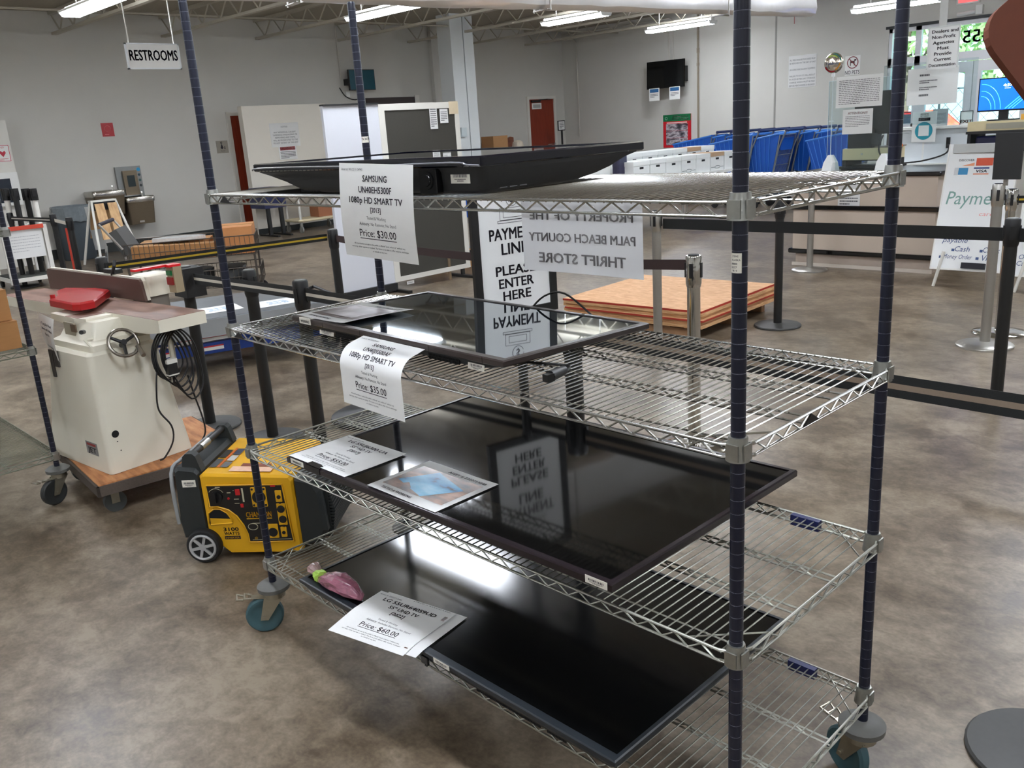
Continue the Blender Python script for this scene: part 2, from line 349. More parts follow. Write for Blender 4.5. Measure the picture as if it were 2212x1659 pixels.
# storefront glazing in the back wall
ALU = mat('white_aluminium_frame', (205, 206, 208), 0.4, 0.2, 0.02, 9)
GLASS = glass_mat('clear_glass', (232, 244, 246))
def wx(px, py=100): return PY(px, py, YB).x
def wz(px, py): return PY(px, py, YB).z
zt = wz(2085, 121)                       # middle of the transom rail
win = MB(); dpt = (YB+0.02, YB+0.10)
def mem(x0, x1, z0, z1, m=None): (m or win).box((x0, dpt[0], z0), (x1, dpt[1], z1))
xa = WX0; xb = wx(1982); xc = wx(2099, 180); xd = 2*xc - xb; xe = WX1
mem(xa, xa+0.06, 0, WZ); mem(xe-0.06, xe, 0, WZ); mem(xb-0.05, xb+0.05, 0, WZ); mem(xd-0.05, xd+0.05, 0, WZ)
mem(xa, xe, WZ-0.07, WZ); mem(xa, xe, zt-0.08, zt+0.08); mem(xa, xb, 1.12, 1.22); mem(xd, xe, 1.12, 1.22); mem(xa, xb, 0, 0.15); mem(xd, xe, 0, 0.15)
wo = struct('window_1', win, ALU)
yg = YB+0.06
for (x0, x1, z0, z1) in ((xa+0.06, xb-0.05, 0.15, 1.12), (xa+0.06, xb-0.05, 1.22, zt-0.08), (xa+0.06, xb-0.05, zt+0.08, WZ-0.07), (xb+0.05, xd-0.05, zt+0.08, WZ-0.07), (xd+0.05, xe-0.06, zt+0.08, WZ-0.07), (xd+0.05, xe-0.06, 0.15, 1.12), (xd+0.05, xe-0.06, 1.22, zt-0.08)):
    MB().box((x0, yg, z0), (x1, yg+0.006, z1)).build('pane', GLASS, wo)
# black frame line above the storefront and the street number stuck on the transom glass, read from behind
struct('trim_4', MB().box((xa-0.05, YB-0.03, WZ), (xe, YB+0.02, WZ+0.05)), mat('black_header', (40, 42, 44), 0.5))
nf = flat((0, yg-0.004, 0), (1, 0, 0), (0, 0, 1))
MB().text('2455', nf, wx(2118, 78), wz(2100, 88)-0.02, 0.21, 0.62, 'C', 0.015, mirror=True).build('street_number', mat('dark_vinyl', (30, 34, 38), 0.5), wo, 'street number seen reversed through the glass')
for nme, x0, x1 in (('door_3', xb+0.05, xc-0.006), ('door_4', xc+0.006, xd-0.05)):
    m = MB(); s_ = 0.13
    mem(x0, x0+s_, 0.01, zt-0.09, m); mem(x1-s_, x1, 0.01, zt-0.09, m); mem(x0+s_, x1-s_, zt-0.27, zt-0.09, m); mem(x0+s_, x1-s_, 0.01, 0.25, m)
    d = struct(nme, m, ALU)
    MB().box((x0+s_, yg, 0.25), (x1-s_, yg+0.006, zt-0.27)).build('pane', GLASS, d)
    MB().box((x0+s_, YB-0.03, 0.98), (x1-s_, YB, 1.03)).build('push_bar', STEEL, d)
# ---------------------------------------------------------------- outside
struct('ground', MB().box((-30, YB+0.2, -0.12), (25, 60, -0.02)), mat('sunlit_asphalt', (190, 190, 186), 0.9, 0, 0.06, 2))
LEAF = mat('sunlit_leaves', (176, 208, 140), 0.6, 0, 0.35, 3); TRUNK = mat('grey_bark', (98, 84, 70), 0.9, 0, 0.2, 8, 0.3)
def tree(x, y, h, r, label, seed, n=2600):
    rnd = random.Random(seed); t = thing('tree', label, 'tree', (x, y, -0.02), 0, 'street trees outside the glass doors')
    tk = MB().cyl((x, y, -0.02), (x+0.1, y, h*0.55), 0.16, 10, 0.09)
    for k in range(5):
        a = k*1.3; tk.cyl((x+0.08, y, h*(0.35+0.04*k)), (x+r*0.6*math.cos(a), y+r*0.6*math.sin(a), h*(0.6+0.05*k)), 0.06, 7, 0.02)
    tk.build('trunk', TRUNK, t)
    m = MB(); cl = [(rnd.uniform(-1, 1)*r, rnd.uniform(-1, 1)*r, h*rnd.uniform(0.36, 1.0), rnd.uniform(0.35, 0.7)*r) for _ in range(16)]
    for k in range(n):
        cx, cy, cz, cr = rnd.choice(cl); d = Vector((rnd.gauss(0, 1), rnd.gauss(0, 1), rnd.gauss(0, 1))).normalized()*cr*rnd.uniform(0.6, 1)
        c = Vector((x+cx, y+cy, cz))+d; a = Vector((rnd.gauss(0, 1), rnd.gauss(0, 1), rnd.gauss(0, 1))).normalized(); b = a.orthogonal().normalized()
        L = rnd.uniform(0.12, 0.22); m.add([c-a*L, c+b*L*0.5, c+a*L, c-b*L*0.5], [(0, 1, 2, 3)])
    m.build('foliage', LEAF, t)
tree(-8.4, 25.6, 6.2, 1.9, 'bushy green street tree seen through the narrow sidelight', 2)
tree(-5.0, 33.5, 7.6, 2.3, 'bright green street tree behind the reversed street number', 5)
tree(-0.6, 26.6, 6.0, 2.0, 'green street tree beyond the right hand glass door', 9)
def car(x, y, rz, col, label):
    t = thing('car', label, 'car', (x, y, -0.02), rz, 'parked cars outside'); M = PM[t]
    bm_ = mat('car_paint_'+label.split()[0], col, 0.25, 0.1, 0.03, 5, coat=0.5)
    prof = [(-2.2, 0.3), (2.2, 0.3), (2.25, 0.7), (1.5, 0.9), (0.9, 1.42), (-1.2, 1.45), (-1.95, 0.95), (-2.25, 0.85)]
    MB(M).loft([[(q[0], -0.85, q[1]) for q in prof], [(q[0]*0.99, -0.88, q[1]) for q in prof], [(q[0]*0.99, 0.88, q[1]) for q in prof], [(q[0], 0.85, q[1]) for q in prof]]).build('body', bm_, t)
    g = [(-1.6, 0.95), (1.25, 0.95), (0.82, 1.36), (-1.1, 1.38)]
    MB(M).loft([[(q[0], -0.9, q[1]) for q in g], [(q[0], 0.9, q[1]) for q in g]]).build('side_windows', mat('tinted_glass', (30, 36, 42), 0.08), t)
    for sx in (-1.35, 1.35):
        for sy in (-0.86, 0.86): MB(M).cyl((sx, sy-0.1, 0.33), (sx, sy+0.1, 0.33), 0.33, 18).build('wheel', RUBBER, t)
car(-6.9, 21.3, 0.0, (190, 30, 30), 'red parked car behind the narrow sidelight')
car(-0.6, 21.3, 0.0, (200, 205, 210), 'silver parked car beyond the glass doors')
fm = MB()
for k in range(40):
    x = -12+k*0.4
    for zz in range(4): fm.tube([(x, 30, 0.1+zz*0.45), (x+0.4, 30, 0.55+zz*0.45)], 0.008, 3).tube([(x+0.4, 30, 0.1+zz*0.45), (x, 30, 0.55+zz*0.45)], 0.008, 3)
for k in range(6): fm.cyl((-12+k*3, 30, -0.02), (-12+k*3, 30, 2.0), 0.04, 6)
fm.tube([(-12, 30, 1.95), (4, 30, 1.95)], 0.03, 5)
tag(fm.build('chain_link_fence', mat('galvanised_wire', (110, 112, 112), 0.5, 0.6), loc=(-4, 30, -0.02)), 'grey chain link fence beyond the parked cars', 'fence')
# ---------------------------------------------------------------- fluorescent fixtures
LAMP = mat('lit_prismatic_diffuser', (238, 244, 255), 0.4, 0, 0.01, 40, emit=LAMP_L)
HOUS = mat('white_fixture_enamel', (232, 232, 230), 0.4)
def fixture(x0, y, z, L, label, group):
    t = thing('fluorescent_light', label, 'ceiling light', (x0+L/2, y, z), 0, group)
    MB().box((x0, y-0.06, z+0.05), (x0+L, y+0.06, z+0.10)).cyl((x0+0.25, y, z+0.1), (x0+0.25, y, ZC), 0.006, 5).cyl((x0+L-0.25, y, z+0.1), (x0+L-0.25, y, ZC), 0.006, 5).build('housing', HOUS, t)
    for e in (x0-0.012, x0+L): MB().prism([(y-0.15, z+0.055), (y-0.11, z-0.012), (y+0.11, z-0.012), (y+0.15, z+0.055)], e, e+0.012, 0).build('end_cap', HOUS, t)
    MB().prism([(y-0.145, z+0.05), (y-0.105, z-0.008), (y+0.105, z-0.008), (y+0.145, z+0.05)], x0, x0+L, 0).build('diffuser', LAMP, t)
    fins = MB()
    for s_ in (-1, 1): fins.box((x0, y+s_*0.149-0.003, z+0.03), (x0+L, y+s_*0.149+0.003, z+0.056))
    fins.build('side_rail', HOUS, t)
    return t
G_ = 'fluorescent lights under the roof deck'
fixture(-9.65, 3.22, 3.30, 1.6, 'bright fluorescent light beside the restrooms sign', G_)
fixture(-9.06, 7.05, 3.30, 1.5, 'bright fluorescent light above the white partition panel', G_)
fixture(-8.67, 10.87, 3.30, 1.35, 'bright fluorescent light right of the pale column', G_)
_q = PY(1972, 10, 13.2); fixture(_q.x-0.9, 13.2, _q.z, 1.3, 'fluorescent light near the glass doors beyond the navy rack post', G_)
fixture(-4.95, 4.08, 3.30, 1.7, 'fluorescent light mirrored in the lowest television', G_)
for (x, y) in ((-4.6, 8.6), (-9.0, -0.6), (-9.0, 14.3), (-4.6, 0.4), (-4.6, -3.4), (0.2, 7.6), (0.2, 11.4), (0.4, 3.6), (0.4, -0.2), (0.4, -4.0), (5.0, 11.4), (5.0, 7.6), (5.0, 3.6), (5.0, -0.4), (5.0, -4.2), (-9.0, -4.2)):
    fixture(x, y, 3.30, 1.5, 'fluorescent light in the rows outside this view', 'ceiling lights out of view')

# ================================================================ wire shelving
RL, RD = 1.787, 0.5753                  # post spacing along and across the rack
def caster(root, px, py, ang, brake=True, wm=TEAL, name='caster', R=0.0635):
    """swivel caster under a post; the wheel trails along ang"""
    M0 = PM[root]
    c = MB(M0); c.lathe((px, py, 0), [(0.001, 0.150), (0.040, 0.150), (0.054, 0.156), (0.055, 0.170), (0.040, 0.181), (0.016, 0.183), (0.001, 0.183)], 24)
    o = c.build('caster', mat('grey_rubber_bumper', (92, 92, 88), 0.55, 0, 0.12, 40), root, 'grey rubber bumper over the caster', 50)
    d = Vector((math.cos(ang), math.sin(ang), 0)); a = Vector((-d.y, d.x, 0)); h = Vector((px, py, 0)) + d*0.042 + Vector((0, 0, R))
    f = MB(M0); f.lathe((px, py, 0), [(0.001, 0.128), (0.036, 0.128), (0.036, 0.15), (0.001, 0.15)], 18)
    for s_ in (-1, 1):
        k = a*(s_*0.021)
        P = [Vector((px, py, 0.135))-d*0.032+k, Vector((px, py, 0.135))+d*0.034+k, h+d*0.014+k-Vector((0, 0, 0.012)), h-d*0.012+k-Vector((0, 0, 0.014))]
        t = a*0.0025; f.loft([[q-t for q in P], [q+t for q in P]])
    f.cyl(h-a*0.028, h+a*0.028, 0.006, 8); f.build('fork', ZINC, o, None, 40)
    wh = MB(M0); prof = [(0.02, -0.014), (R-0.022, -0.013), (R-0.018, -0.0155), (R-0.006, -0.0155), (R, -0.009), (R, 0.009), (R-0.006, 0.0155), (R-0.018, 0.0155), (R-0.022, 0.013), (0.02, 0.014)]
    q = a.to_track_quat('Z', 'Y'); rings = [[h + q @ Vector((r*math.cos(2*PI*k/28), r*math.sin(2*PI*k/28), z)) for k in range(28)] for r, z in prof]
    wh.loft(rings); wh.build('wheel', wm, o, None, 40)
    if brake:
        b = MB(M0); p0 = Vector((px, py, 0.126)); e = d
        up = Vector((0, 0, 1))
        b.loft([[p0+e*0.03+a*0.014, p0+e*0.03-a*0.014, p0+e*0.078-a*0.012+up*0.006, p0+e*0.078+a*0.012+up*0.006], [p0+e*0.03+a*0.014+up*0.003, p0+e*0.03-a*0.014+up*0.003, p0+e*0.078-a*0.012+up*0.009, p0+e*0.078+a*0.012+up*0.009]])
        for k in (0.078, 0.104): b.tube([p0+e*k+a*0.012+up*0.008, p0+e*(k+0.02)+a*0.017+up*0.012, p0+e*(k+0.024)-a*0.017+up*0.014, p0+e*k-a*0.012+up*0.008], 0.0035, 6)
        b.build('brake_pedal', ZINC, o, None, 40)
    return o
def wire_shelf(root, zc, m, cm, pitch=0.0199, clip=True):
    """one welded wire shelf between the four posts with its corner collars"""
    M0 = PM[root]; s = MB(M0); zt_, zb = zc+0.008, zc-0.014; o = 0.018
    x0, x1, y0, y1 = -o, RL+o, -o, RD+o; r = 0.0032
    for z in (zt_, zb):
        for y in (y0, y1): s.tube([(0.022, y, z), (RL-0.022, y, z)], r, 6)
        for x in (x0, x1): s.tube([(x, 0.022, z), (x, RD-0.022, z)], r, 6)
    def zig(pt, L, off=0.03, p=0.0605):
        P = []; k = 0; u = off
        while u < L-off: P.append(pt(u, zt_-0.002 if k % 2 == 0 else zb+0.001)); u += p/2; k += 1
        s.tube(P, 0.0022, 5)
    for y in (y0, y1): zig(lambda u, z, y=y: (u, y, z), RL)
    for x in (x0, x1): zig(lambda u, z, x=x: (x, u, z), RD)
    n = int((RL-0.04)/pitch)
    for k in range(n+1):
        x = 0.02+k*(RL-0.04)/n; s.tube([(x, y0-0.002, zt_-0.003), (x, y0+0.004, zt_+0.0015), (x, y1-0.004, zt_+0.0015), (x, y1+0.002, zt_-0.003)], 0.00165, 5)
    for y in (0.02, RD*0.36, RD*0.64, RD-0.02):
        if 0.05 < y < RD-0.05:
            for z in (zt_-0.004, zb+0.004): s.tube([(x0, y, z), (x1, y, z)], 0.0024, 5)
            zig(lambda u, z, y=y: (u, y, z-0.003 if z > zc else z+0.004), RL, 0.02)
        else: s.tube([(0.02, y, zt_-0.004), (RL-0.02, y, zt_-0.004)], 0.002, 5)
    for (cx, cy) in ((0, 0), (RL, 0), (RL, RD), (0, RD)):      # corner gussets
        sx = 1 if cx == 0 else -1; sy = 1 if cy == 0 else -1
        for z in (zt_, zb):
            s.tube([(cx-sx*o*0.75, cy+sy*0.012, z), (cx-sx*o, cy+sy*0.026, z)], r*1.15, 6); s.tube([(cx+sx*0.012, cy-sy*o*0.75, z), (cx+sx*0.026, cy-sy*o, z)], r*1.15, 6)
        s.tube([(cx+sx*0.10, cy-sy*o, zt_-0.003), (cx-sx*o, cy+sy*0.10, zt_-0.003)], 0.002, 5)
    sh = s.build('shelf', m, root, None, 60)
    for (cx, cy) in ((0, 0), (RL, 0), (RL, RD), (0, RD)):
        MB(M0).lathe((cx, cy, 0), [(0.0132, zc+0.023), (0.0165, zc+0.023), (0.0172, zc+0.017), (0.0205, zc-0.013), (0.0213, zc-0.020), (0.0132, zc-0.020)], 20).box((cx-0.0015-(0.019 if cx == 0 else -0.019), cy-0.012, zc-0.017), (cx+0.0015-(0.019 if cx == 0 else -0.019), cy+0.012, zc+0.012)).box((cx-0.012, cy-0.0015-(0.019 if cy == 0 else -0.019), zc-0.017), (cx+0.012, cy+0.0015-(0.019 if cy == 0 else -0.019), zc+0.012)).build('collar', cm, sh, None, 40)
    return sh
def rack(name, label, loc, zs, top, mats, wheel_mat, angs, sleeves=True):
    t = thing(name, label, 'shelving rack', loc)
    for (cx, cy) in ((0, 0), (RL, 0), (RL, RD), (0, RD)):
        pr = [(0.001, 0.178)]; z = 0.178
        k = 8
        pr += [(0.0127, 0.178)]
        while k*0.0254 < top-0.01:
            g = k*0.0254; pr += [(0.0127, g-0.0009), (0.0121, g-0.0006), (0.0121, g+0.0006), (0.0127, g+0.0009)]; k += 1
        pr += [(0.0127, top-0.004), (0.011, top), (0.001, top)]
        MB(PM[t]).lathe((cx, cy, 0), pr, 14).build('post', NAVY, t, None, 40)
    sh = [wire_shelf(t, z, m[0], m[1]) for z, m in zip(zs, mats)]
    for (cx, cy), a in zip(((0, 0), (RL, 0), (RL, RD), (0, RD)), angs): caster(t, cx, cy, a, True, wheel_mat)
    return t, sh
ZS = (0.2515, 0.6553, 1.0584, 1.4656)
DECK = [z+0.0112 for z in ZS]
R1, SH = rack('wire_shelving_unit', 'tall navy posted chrome wire shelving unit holding four televisions, in the foreground', (0, 0, 0), ZS, 2.034,
    [(DULLCHROME, CAST), (DULLCHROME, CAST), (CHROME, CAST), (CHROME, CAST)], TEAL, (math.radians(-125), math.radians(-60), math.radians(158), math.radians(120)))
NAVYPL = mat('navy_plastic', (28, 36, 84), 0.4)
for k, xx in ((0, 1.627), (1, 1.623)): MB().box((xx-0.036, RD-0.004, ZS[k]-0.014), (xx+0.036, RD+0.012, ZS[k]+0.012)).build('label_holder', NAVYPL, SH[k], 'navy plastic label clip')
# maker's clips: small black triangles in the side and front trusses
for k, (a, b, c) in ((2, ((1.806, 0.19, 0), (1.806, 0.25, 0), (1.806, 0.22, 0))), (2, ((0.045, -0.021, 0), (0.105, -0.021, 0), (0.075, -0.021, 0))), (3, ((0.085, -0.021, 0), (0.145, -0.021, 0), (0.115, -0.021, 0)))):
    z = ZS[k]; A = Vector(a)+Vector((0, 0, z-0.012)); B_ = Vector(b)+Vector((0, 0, z-0.012)); C_ = Vector(c)+Vector((0, 0, z+0.006)); n_ = Vector((0.003, 0, 0)) if abs(a[0]-b[0]) < 1e-6 else Vector((0, -0.003, 0))
    MB().loft([[A, B_, C_], [A+n_, B_+n_, C_+n_]]).build('maker_clip', BLKP, SH[k], 'small black triangular clip')
# stickers wrapped round the posts
def post_sticker(cx, cy, z0, z1, a0, a1, lines, label):
    m = MB(); N = 10; rr = 0.01305
    A = [[(cx+rr*math.cos(a0+(a1-a0)*k/N), cy+rr*math.sin(a0+(a1-a0)*k/N), z) for k in range(N+1)] for z in (z0, z1)]
    m.loft(A, cap=False, closed=False); o = m.build('sticker', STICKER, R1, label, 60)
    f = lambda u, v: Vector((cx+(rr+0.0003)*math.cos(a0+u/rr), cy+(rr+0.0003)*math.sin(a0+u/rr), z0+v))
    p_ = MB(); W = (a1-a0)*rr
    for (s_, u, v, h) in lines: p_.text(s_, f, u*W, v, h, None, 'L', 0.01)
    p_.build('sticker_print', INK, o)
    return o
post_sticker(RL, 0, 1.362, 1.394, math.radians(-155), math.radians(-45), [('ITEMS', 0.36, 0.0255, 0.003), ('ALASKA', 0.3, 0.0195, 0.003), ('88888', 0.3, 0.0135, 0.003), ('0077', 0.3, 0.0075, 0.0035), ('98  9', 0.36, 0.0025, 0.003)], 'cream sticker on the post')
post_sticker(0, RD, 1.592, 1.612, math.radians(-110), math.radians(20), [('WARNING', 0.05, 0.008, 0.009)], 'cream warning sticker on the post')
# ================================================================ televisions lying face up on the shelves
SCRG = mat('glossy_dark_screen', (16, 24, 32), 0.03, 0, 0.02, 5, spec=1.0, coat=1.0)
_b = SCRG.node_tree.nodes['Principled BSDF']; _b.inputs['Coat IOR'].default_value = 1.9; _b.inputs['Coat Roughness'].default_value = 0.02; _b.inputs['Coat Tint'].default_value = (0.85, 0.95, 1, 1)
SCRS = mat('satin_dark_screen', (8, 9, 10), 0.13, 0, 0.02, 5, spec=0.6)
SCRD = mat('dark_screen', (9, 9, 9), 0.06, 0, 0.02, 5, spec=0.5)
BRZ = mat('brown_black_bezel', (58, 50, 48), 0.28, 0, 0.06, 30)
GLB = mat('glossy_navy_black_bezel', (12, 12, 22), 0.08, 0, 0.03, 10)
SLATE = mat('slate_black_bezel', (30, 36, 42), 0.35, 0, 0.05, 20)
def tv(name, label, M, W, D, zt, bezel_h, bw, levels, bm, sm, shell_m):
    """M: frame with the near-left corner at its origin; levels: (z, x0, x1, y0, y1) of the rear shell"""
    t = thing(name, label, 'television', M.translation, M.to_euler().z)
    b = MB(M); zb = zt-bezel_h; l, r_, n_, f_ = bw; e = 0.003
    O0 = [(0, 0), (W, 0), (W, D), (0, D)]; I0 = [(l, n_), (W-r_, n_), (W-r_, D-f_), (l, D-f_)]; Oe = [(e, e), (W-e, e), (W-e, D-e), (e, D-e)]
    b.loft([[(x, y, zb) for x, y in I0], [(x, y, zb) for x, y in Oe], [(x, y, zb+e) for x, y in O0], [(x, y, zt-e) for x, y in O0], [(x, y, zt) for x, y in Oe], [(x, y, zt) for x, y in I0], [(x, y, zt-0.004) for x, y in I0]], cap=False)
    b.build('bezel', bm, t)
    MB(M).box((l-0.001, n_-0.001, zt-0.006), (W-r_+0.001, D-f_+0.001, zt-0.0025)).build('screen', sm, t)
    s = MB(M); rings = []
    for (z, x0, x1, y0, y1) in [(zb+0.001,)+tuple(levels[0][1:])]+levels:
        r = 0.02; R = []
        for (cx, cy, st) in ((x1-r, y1-r, 0), (x0+r, y1-r, 1), (x0+r, y0+r, 2), (x1-r, y0+r, 3)):
            for k in range(5): a = (st+k/4)*PI/2; R.append((cx+r*math.cos(a), cy+r*math.sin(a), z))
        rings.append(R)
    s.loft(rings[::-1]); sh = s.build('back_shell', shell_m, t, None, 35)
    return t, sh
def sticker_on(par, f, w, h, t=0.0006, name='asset_sticker', label='cream barcode sticker', code=True, seed=1, cut=0.0):
    o = board(MB(), f, w, h, t).build(name, STICKER, par, label)
    if code:
        g = lambda u, v: f(u, v)+(f(1, 0)-f(0, 0)).cross(f(0, 1)-f(0, 0)).normalized()*0.0004
        m = barcode(MB(), g, w*0.14, w*0.86, h*0.42, h*0.70, seed); lines_of_print(m, g, w*0.2, w*0.8, h*0.12, h*0.36, 2, seed, 0.5, True); m.build('barcode', INK, o)
    return o
def vents(M, par, x0, x1, z0, z1, y, n, rows=1):
    m = MB(M)
    for r in range(rows):
        za = z0+(z1-z0)*r/rows; zb = z0+(z1-z0)*(r+0.86)/rows
        for k in range(n): x = x0+(x1-x0)*k/n; m.box((x, y-0.0008, za), (x+(x1-x0)/n*0.62, y+0.002, zb))
    return m.build('vent_slots', mat('vent_dark', (4, 4, 4), 0.9), par)
# top shelf: glossy black set with a deep rear
TM = Matrix.Translation((0.232, 0.02, 0))
T1, s1_ = tv('television', 'thick glossy black television lying screen up on the top shelf', TM, 0.936, 0.553, 1.557, 0.022, (0.03, 0.03, 0.035, 0.03),
    [(1.533, 0.004, 0.93, 0.006, 0.545), (1.524, 0.045, 0.928, 0.012, 0.50), (1.506, 0.13, 0.924, 0.014, 0.45), (1.494, 0.17, 0.920, 0.016, 0.40), (1.484, 0.205, 0.915, 0.020, 0.34), (DECK[3]+0.0012, 0.30, 0.90, 0.03, 0.29)], GLB, SCRG, BLKM)
MB(TM).tube([(0.0, -0.004, 1.539), (0.03, -0.006, 1.5445), (0.25, -0.004, 1.545), (0.55, -0.006, 1.543), (0.85, -0.006, 1.545), (0.90, -0.006, 1.540), (0.936, -0.004, 1.538)], 0.0022, 6, smooth=4).build('trim_line', mat('clear_acrylic_edge', (120, 120, 126), 0.1), T1, 'pale clear edge strip')
vents(TM, s1_, 0.20, 0.29, 1.480, 1.492, 0.0215, 14)
MB(TM).rbox((0.735, -0.004, 1.478), (0.795, 0.016, 1.533), 0.004, 3, 1).lathe((0.765, -0.006, 1.508), [(0.001, -0.004), (0.012, -0.004), (0.013, -0.001), (0.019, -0.001), (0.020, 0.004), (0.001, 0.004)], 18, 'Y').build('joystick_pod', BLKG, s1_, 'round glossy control button')
sticker_on(s1_, flat((0.232+0.825, 0.0325, 1.5005), (1, 0, 0), (0, 0, 1)), 0.062, 0.030, seed=4)
pf = flat((0.232+0.9275, 0.02, 0), (0, 1, 0), (0, 0, 1))
mm = MB()
for k in range(3): mm.quad(pf(0.06+k*0.03, 1.4865), pf(0.082+k*0.03, 1.4865), pf(0.082+k*0.03, 1.4885), pf(0.06+k*0.03, 1.4885))
mm.build('port_marks', GREYINK, s1_)
# second shelf: thin set with a mirror-like screen
M2 = Matrix.Translation((0.241, 0.071, 0)) @ Matrix.Rotation(math.radians(-1.8), 4, 'Z') @ Matrix(((1, 0, 0, 0), (0, 1, 0, 0), (0.0, -0.025, 1, -0.0080), (0, 0, 0, 1)))
T2, s2_ = tv('television', 'thin black television with mirror bright screen on the second shelf from the top', M2, 0.931, 0.513, 1.1235, 0.017, (0.016, 0.016, 0.022, 0.018),
    [(1.105, 0.006, 0.922, 0.006, 0.50), (1.100, 0.02, 0.90, 0.008, 0.48), (1.096, 0.05, 0.88, 0.010, 0.44), (1.090, 0.07, 0.84, 0.014, 0.40), (DECK[2]+0.0180, 0.10, 0.80, 0.02, 0.34)], BRZ, SCRG, BLKM)
sticker_on(s2_, flat(M2 @ Vector((0.135, 0.0085, 1.0845)), M2.to_3x3() @ Vector((1, 0, 0)), (0, 0.12, 1)), 0.075, 0.019, seed=8, label='white rating label')
sticker_on(s2_, flat(M2 @ Vector((0.80, 0.006, 1.0855)), M2.to_3x3() @ Vector((1, 0, 0)), (0, 0.12, 1)), 0.058, 0.0185, seed=11)
vents(M2, s2_, 0.225, 0.325, 1.088, 1.103, 0.0075, 22, 2); vents(M2, s2_, 0.65, 0.77, 1.088, 1.103, 0.0075, 22, 2)
tsw = flat(M2 @ Vector((0.045, -0.0012, 1.107)), M2.to_3x3() @ Vector((1, 0, 0)), (0, 0, 1))
st = board(MB(), tsw, 0.062, 0.0170, 0.0008); o_ = tsw(0, 0.017)
st.add([M2 @ Vector((0.045, -0.0012, 1.1243)), M2 @ Vector((0.107, -0.0012, 1.1243)), M2 @ Vector((0.107, 0.016, 1.1243)), M2 @ Vector((0.045, 0.016, 1.1243))], [(0, 1, 2, 3)])
st = st.build('tested_sticker', STICKER, T2, 'white sticker folded over the bezel')
g2 = flat(M2 @ Vector((0.045, -0.0018, 1.107)), M2.to_3x3() @ Vector((1, 0, 0)), (0, 0, 1)); g3 = flat(M2 @ Vector((0.045, 0, 1.1248)), M2.to_3x3() @ Vector((1, 0, 0)), M2.to_3x3() @ Vector((0, 1, 0)))
MB().text('WORKING', g2, 0.031, 0.004, 0.008, 0.048, 'C', 0.02).text('TESTED &', g3, 0.031, 0.003, 0.007, 0.046, 'C', 0.02).build('sticker_print', INK, st)
mm = MB(M2)
for x in (0.17, 0.36, 0.455, 0.66, 0.86): mm.box((x, -0.0006, 1.108), (x+0.0012, 0.001, 1.122))
mm.build('bezel_seams', mat('seam_dark', (20, 16, 16), 0.5), T2)
cb = MB(M2); cb.tube([(0.80, 0.50, 1.085), (0.72, 0.535, 1.11), (0.60, 0.545, 1.165), (0.52, 0.54, 1.15), (0.47, 0.52, 1.10)], 0.003, 6, smooth=5)
cb.build('power_cord', BLKP, T2, 'black cord looping up behind the screen', 50); cb = MB(M2)
cb.tube([(0.86, 0.10, 1.092), (0.93, 0.14, 1.089), (0.975, 0.16, 1.087), (1.0, 0.135, 1.088), (1.012, 0.10, 1.0895)], 0.0032, 6, smooth=5)
cb.cyl((1.008, 0.112, 1.0915), (1.022, 0.055, 1.0915), 0.011, 10, 0.013).box((1.018, 0.035, 1.083), (1.034, 0.057, 1.100))
cb.build('power_cord', BLKP, T2, 'black cord with a plug', 50)
# third shelf: large dark set hanging over the front edge
M3 = Matrix.Translation((0.297, -0.042, 0)) @ Matrix(((1, 0, 0, 0), (0, 1, 0, 0), (0.0080, 0.0, 1, -0.003), (0, 0, 0, 1)))
T3, s3_ = tv('television', 'large black framed television on the third shelf from the top', M3, 1.235, 0.748, 0.7195, 0.020, (0.014, 0.014, 0.016, 0.014),
    [(0.6985, 0.004, 1.231, 0.004, 0.742), (0.690, 0.05, 1.19, 0.06, 0.70), (0.676, 0.12, 1.12, 0.09, 0.66), (DECK[1]+0.0030, 0.20, 1.05, 0.12, 0.60)], mat('dark_maroon_black_bezel', (30, 22, 27), 0.22, 0, 0.06, 30), SCRD, BLKM)
sticker_on(T3, flat((1.463, -0.0432, 0.7098), (1, 0, 0), (0, 0, 1)), 0.058, 0.0175, seed=6)
ff = flat((0.322, -0.0432, 0.7035), (1, 0, 0), (0, 0, 1)); st = board(MB(), ff, 0.068, 0.015, 0.0008).build('tested_sticker', STICKER, T3, 'white sticker')
MB().text('WORKING', flat((0.322, -0.0436, 0.7035), (1, 0, 0), (0, 0, 1)), 0.034, 0.004, 0.0065, 0.045, 'C', 0.02).build('sticker_print', INK, st)
tp = MB(); tp.box((0.405, -0.0435, 0.699), (0.475, -0.042, 0.7203)).box((0.405, -0.0435, 0.7195), (0.475, -0.02, 0.7203)); tp.build('tape', mat('black_tape', (16, 14, 16), 0.25), T3, 'strip of black tape')
# bottom shelf: large slate edged set with a satin screen
M4 = Matrix.Translation((0.284, -0.052, 0))
T4, s4_ = tv('television', 'large slate black television on the bottom shelf under the pink bag', M4, 1.248, 0.722, 0.3125, 0.016, (0.012, 0.012, 0.022, 0.012),
    [(0.2955, 0.002, 1.246, 0.003, 0.716), (0.284, 0.03, 1.24, 0.008, 0.69), (0.272, 0.07, 1.20, 0.02, 0.66), (DECK[0]+0.0012, 0.12, 1.15, 0.05, 0.62)], SLATE, SCRS, SLATE)
vents(M4, s4_, 0.80, 1.02, 0.2745, 0.284, 0.011, 46); vents(M4, s4_, 1.04, 1.10, 0.2745, 0.284, 0.011, 14)
sticker_on(T4, flat((0.935, -0.0535, 0.2975), (1, 0, 0), (0, 0, 1)), 0.062, 0.0145, seed=9)
MB(M4).box((0.60, -0.003, 0.276), (0.625, 0.004, 0.297)).box((0.61, -0.001, 0.268), (0.618, 0.008, 0.272)).build('power_button', BLKG, T4)
mm = MB(M4)
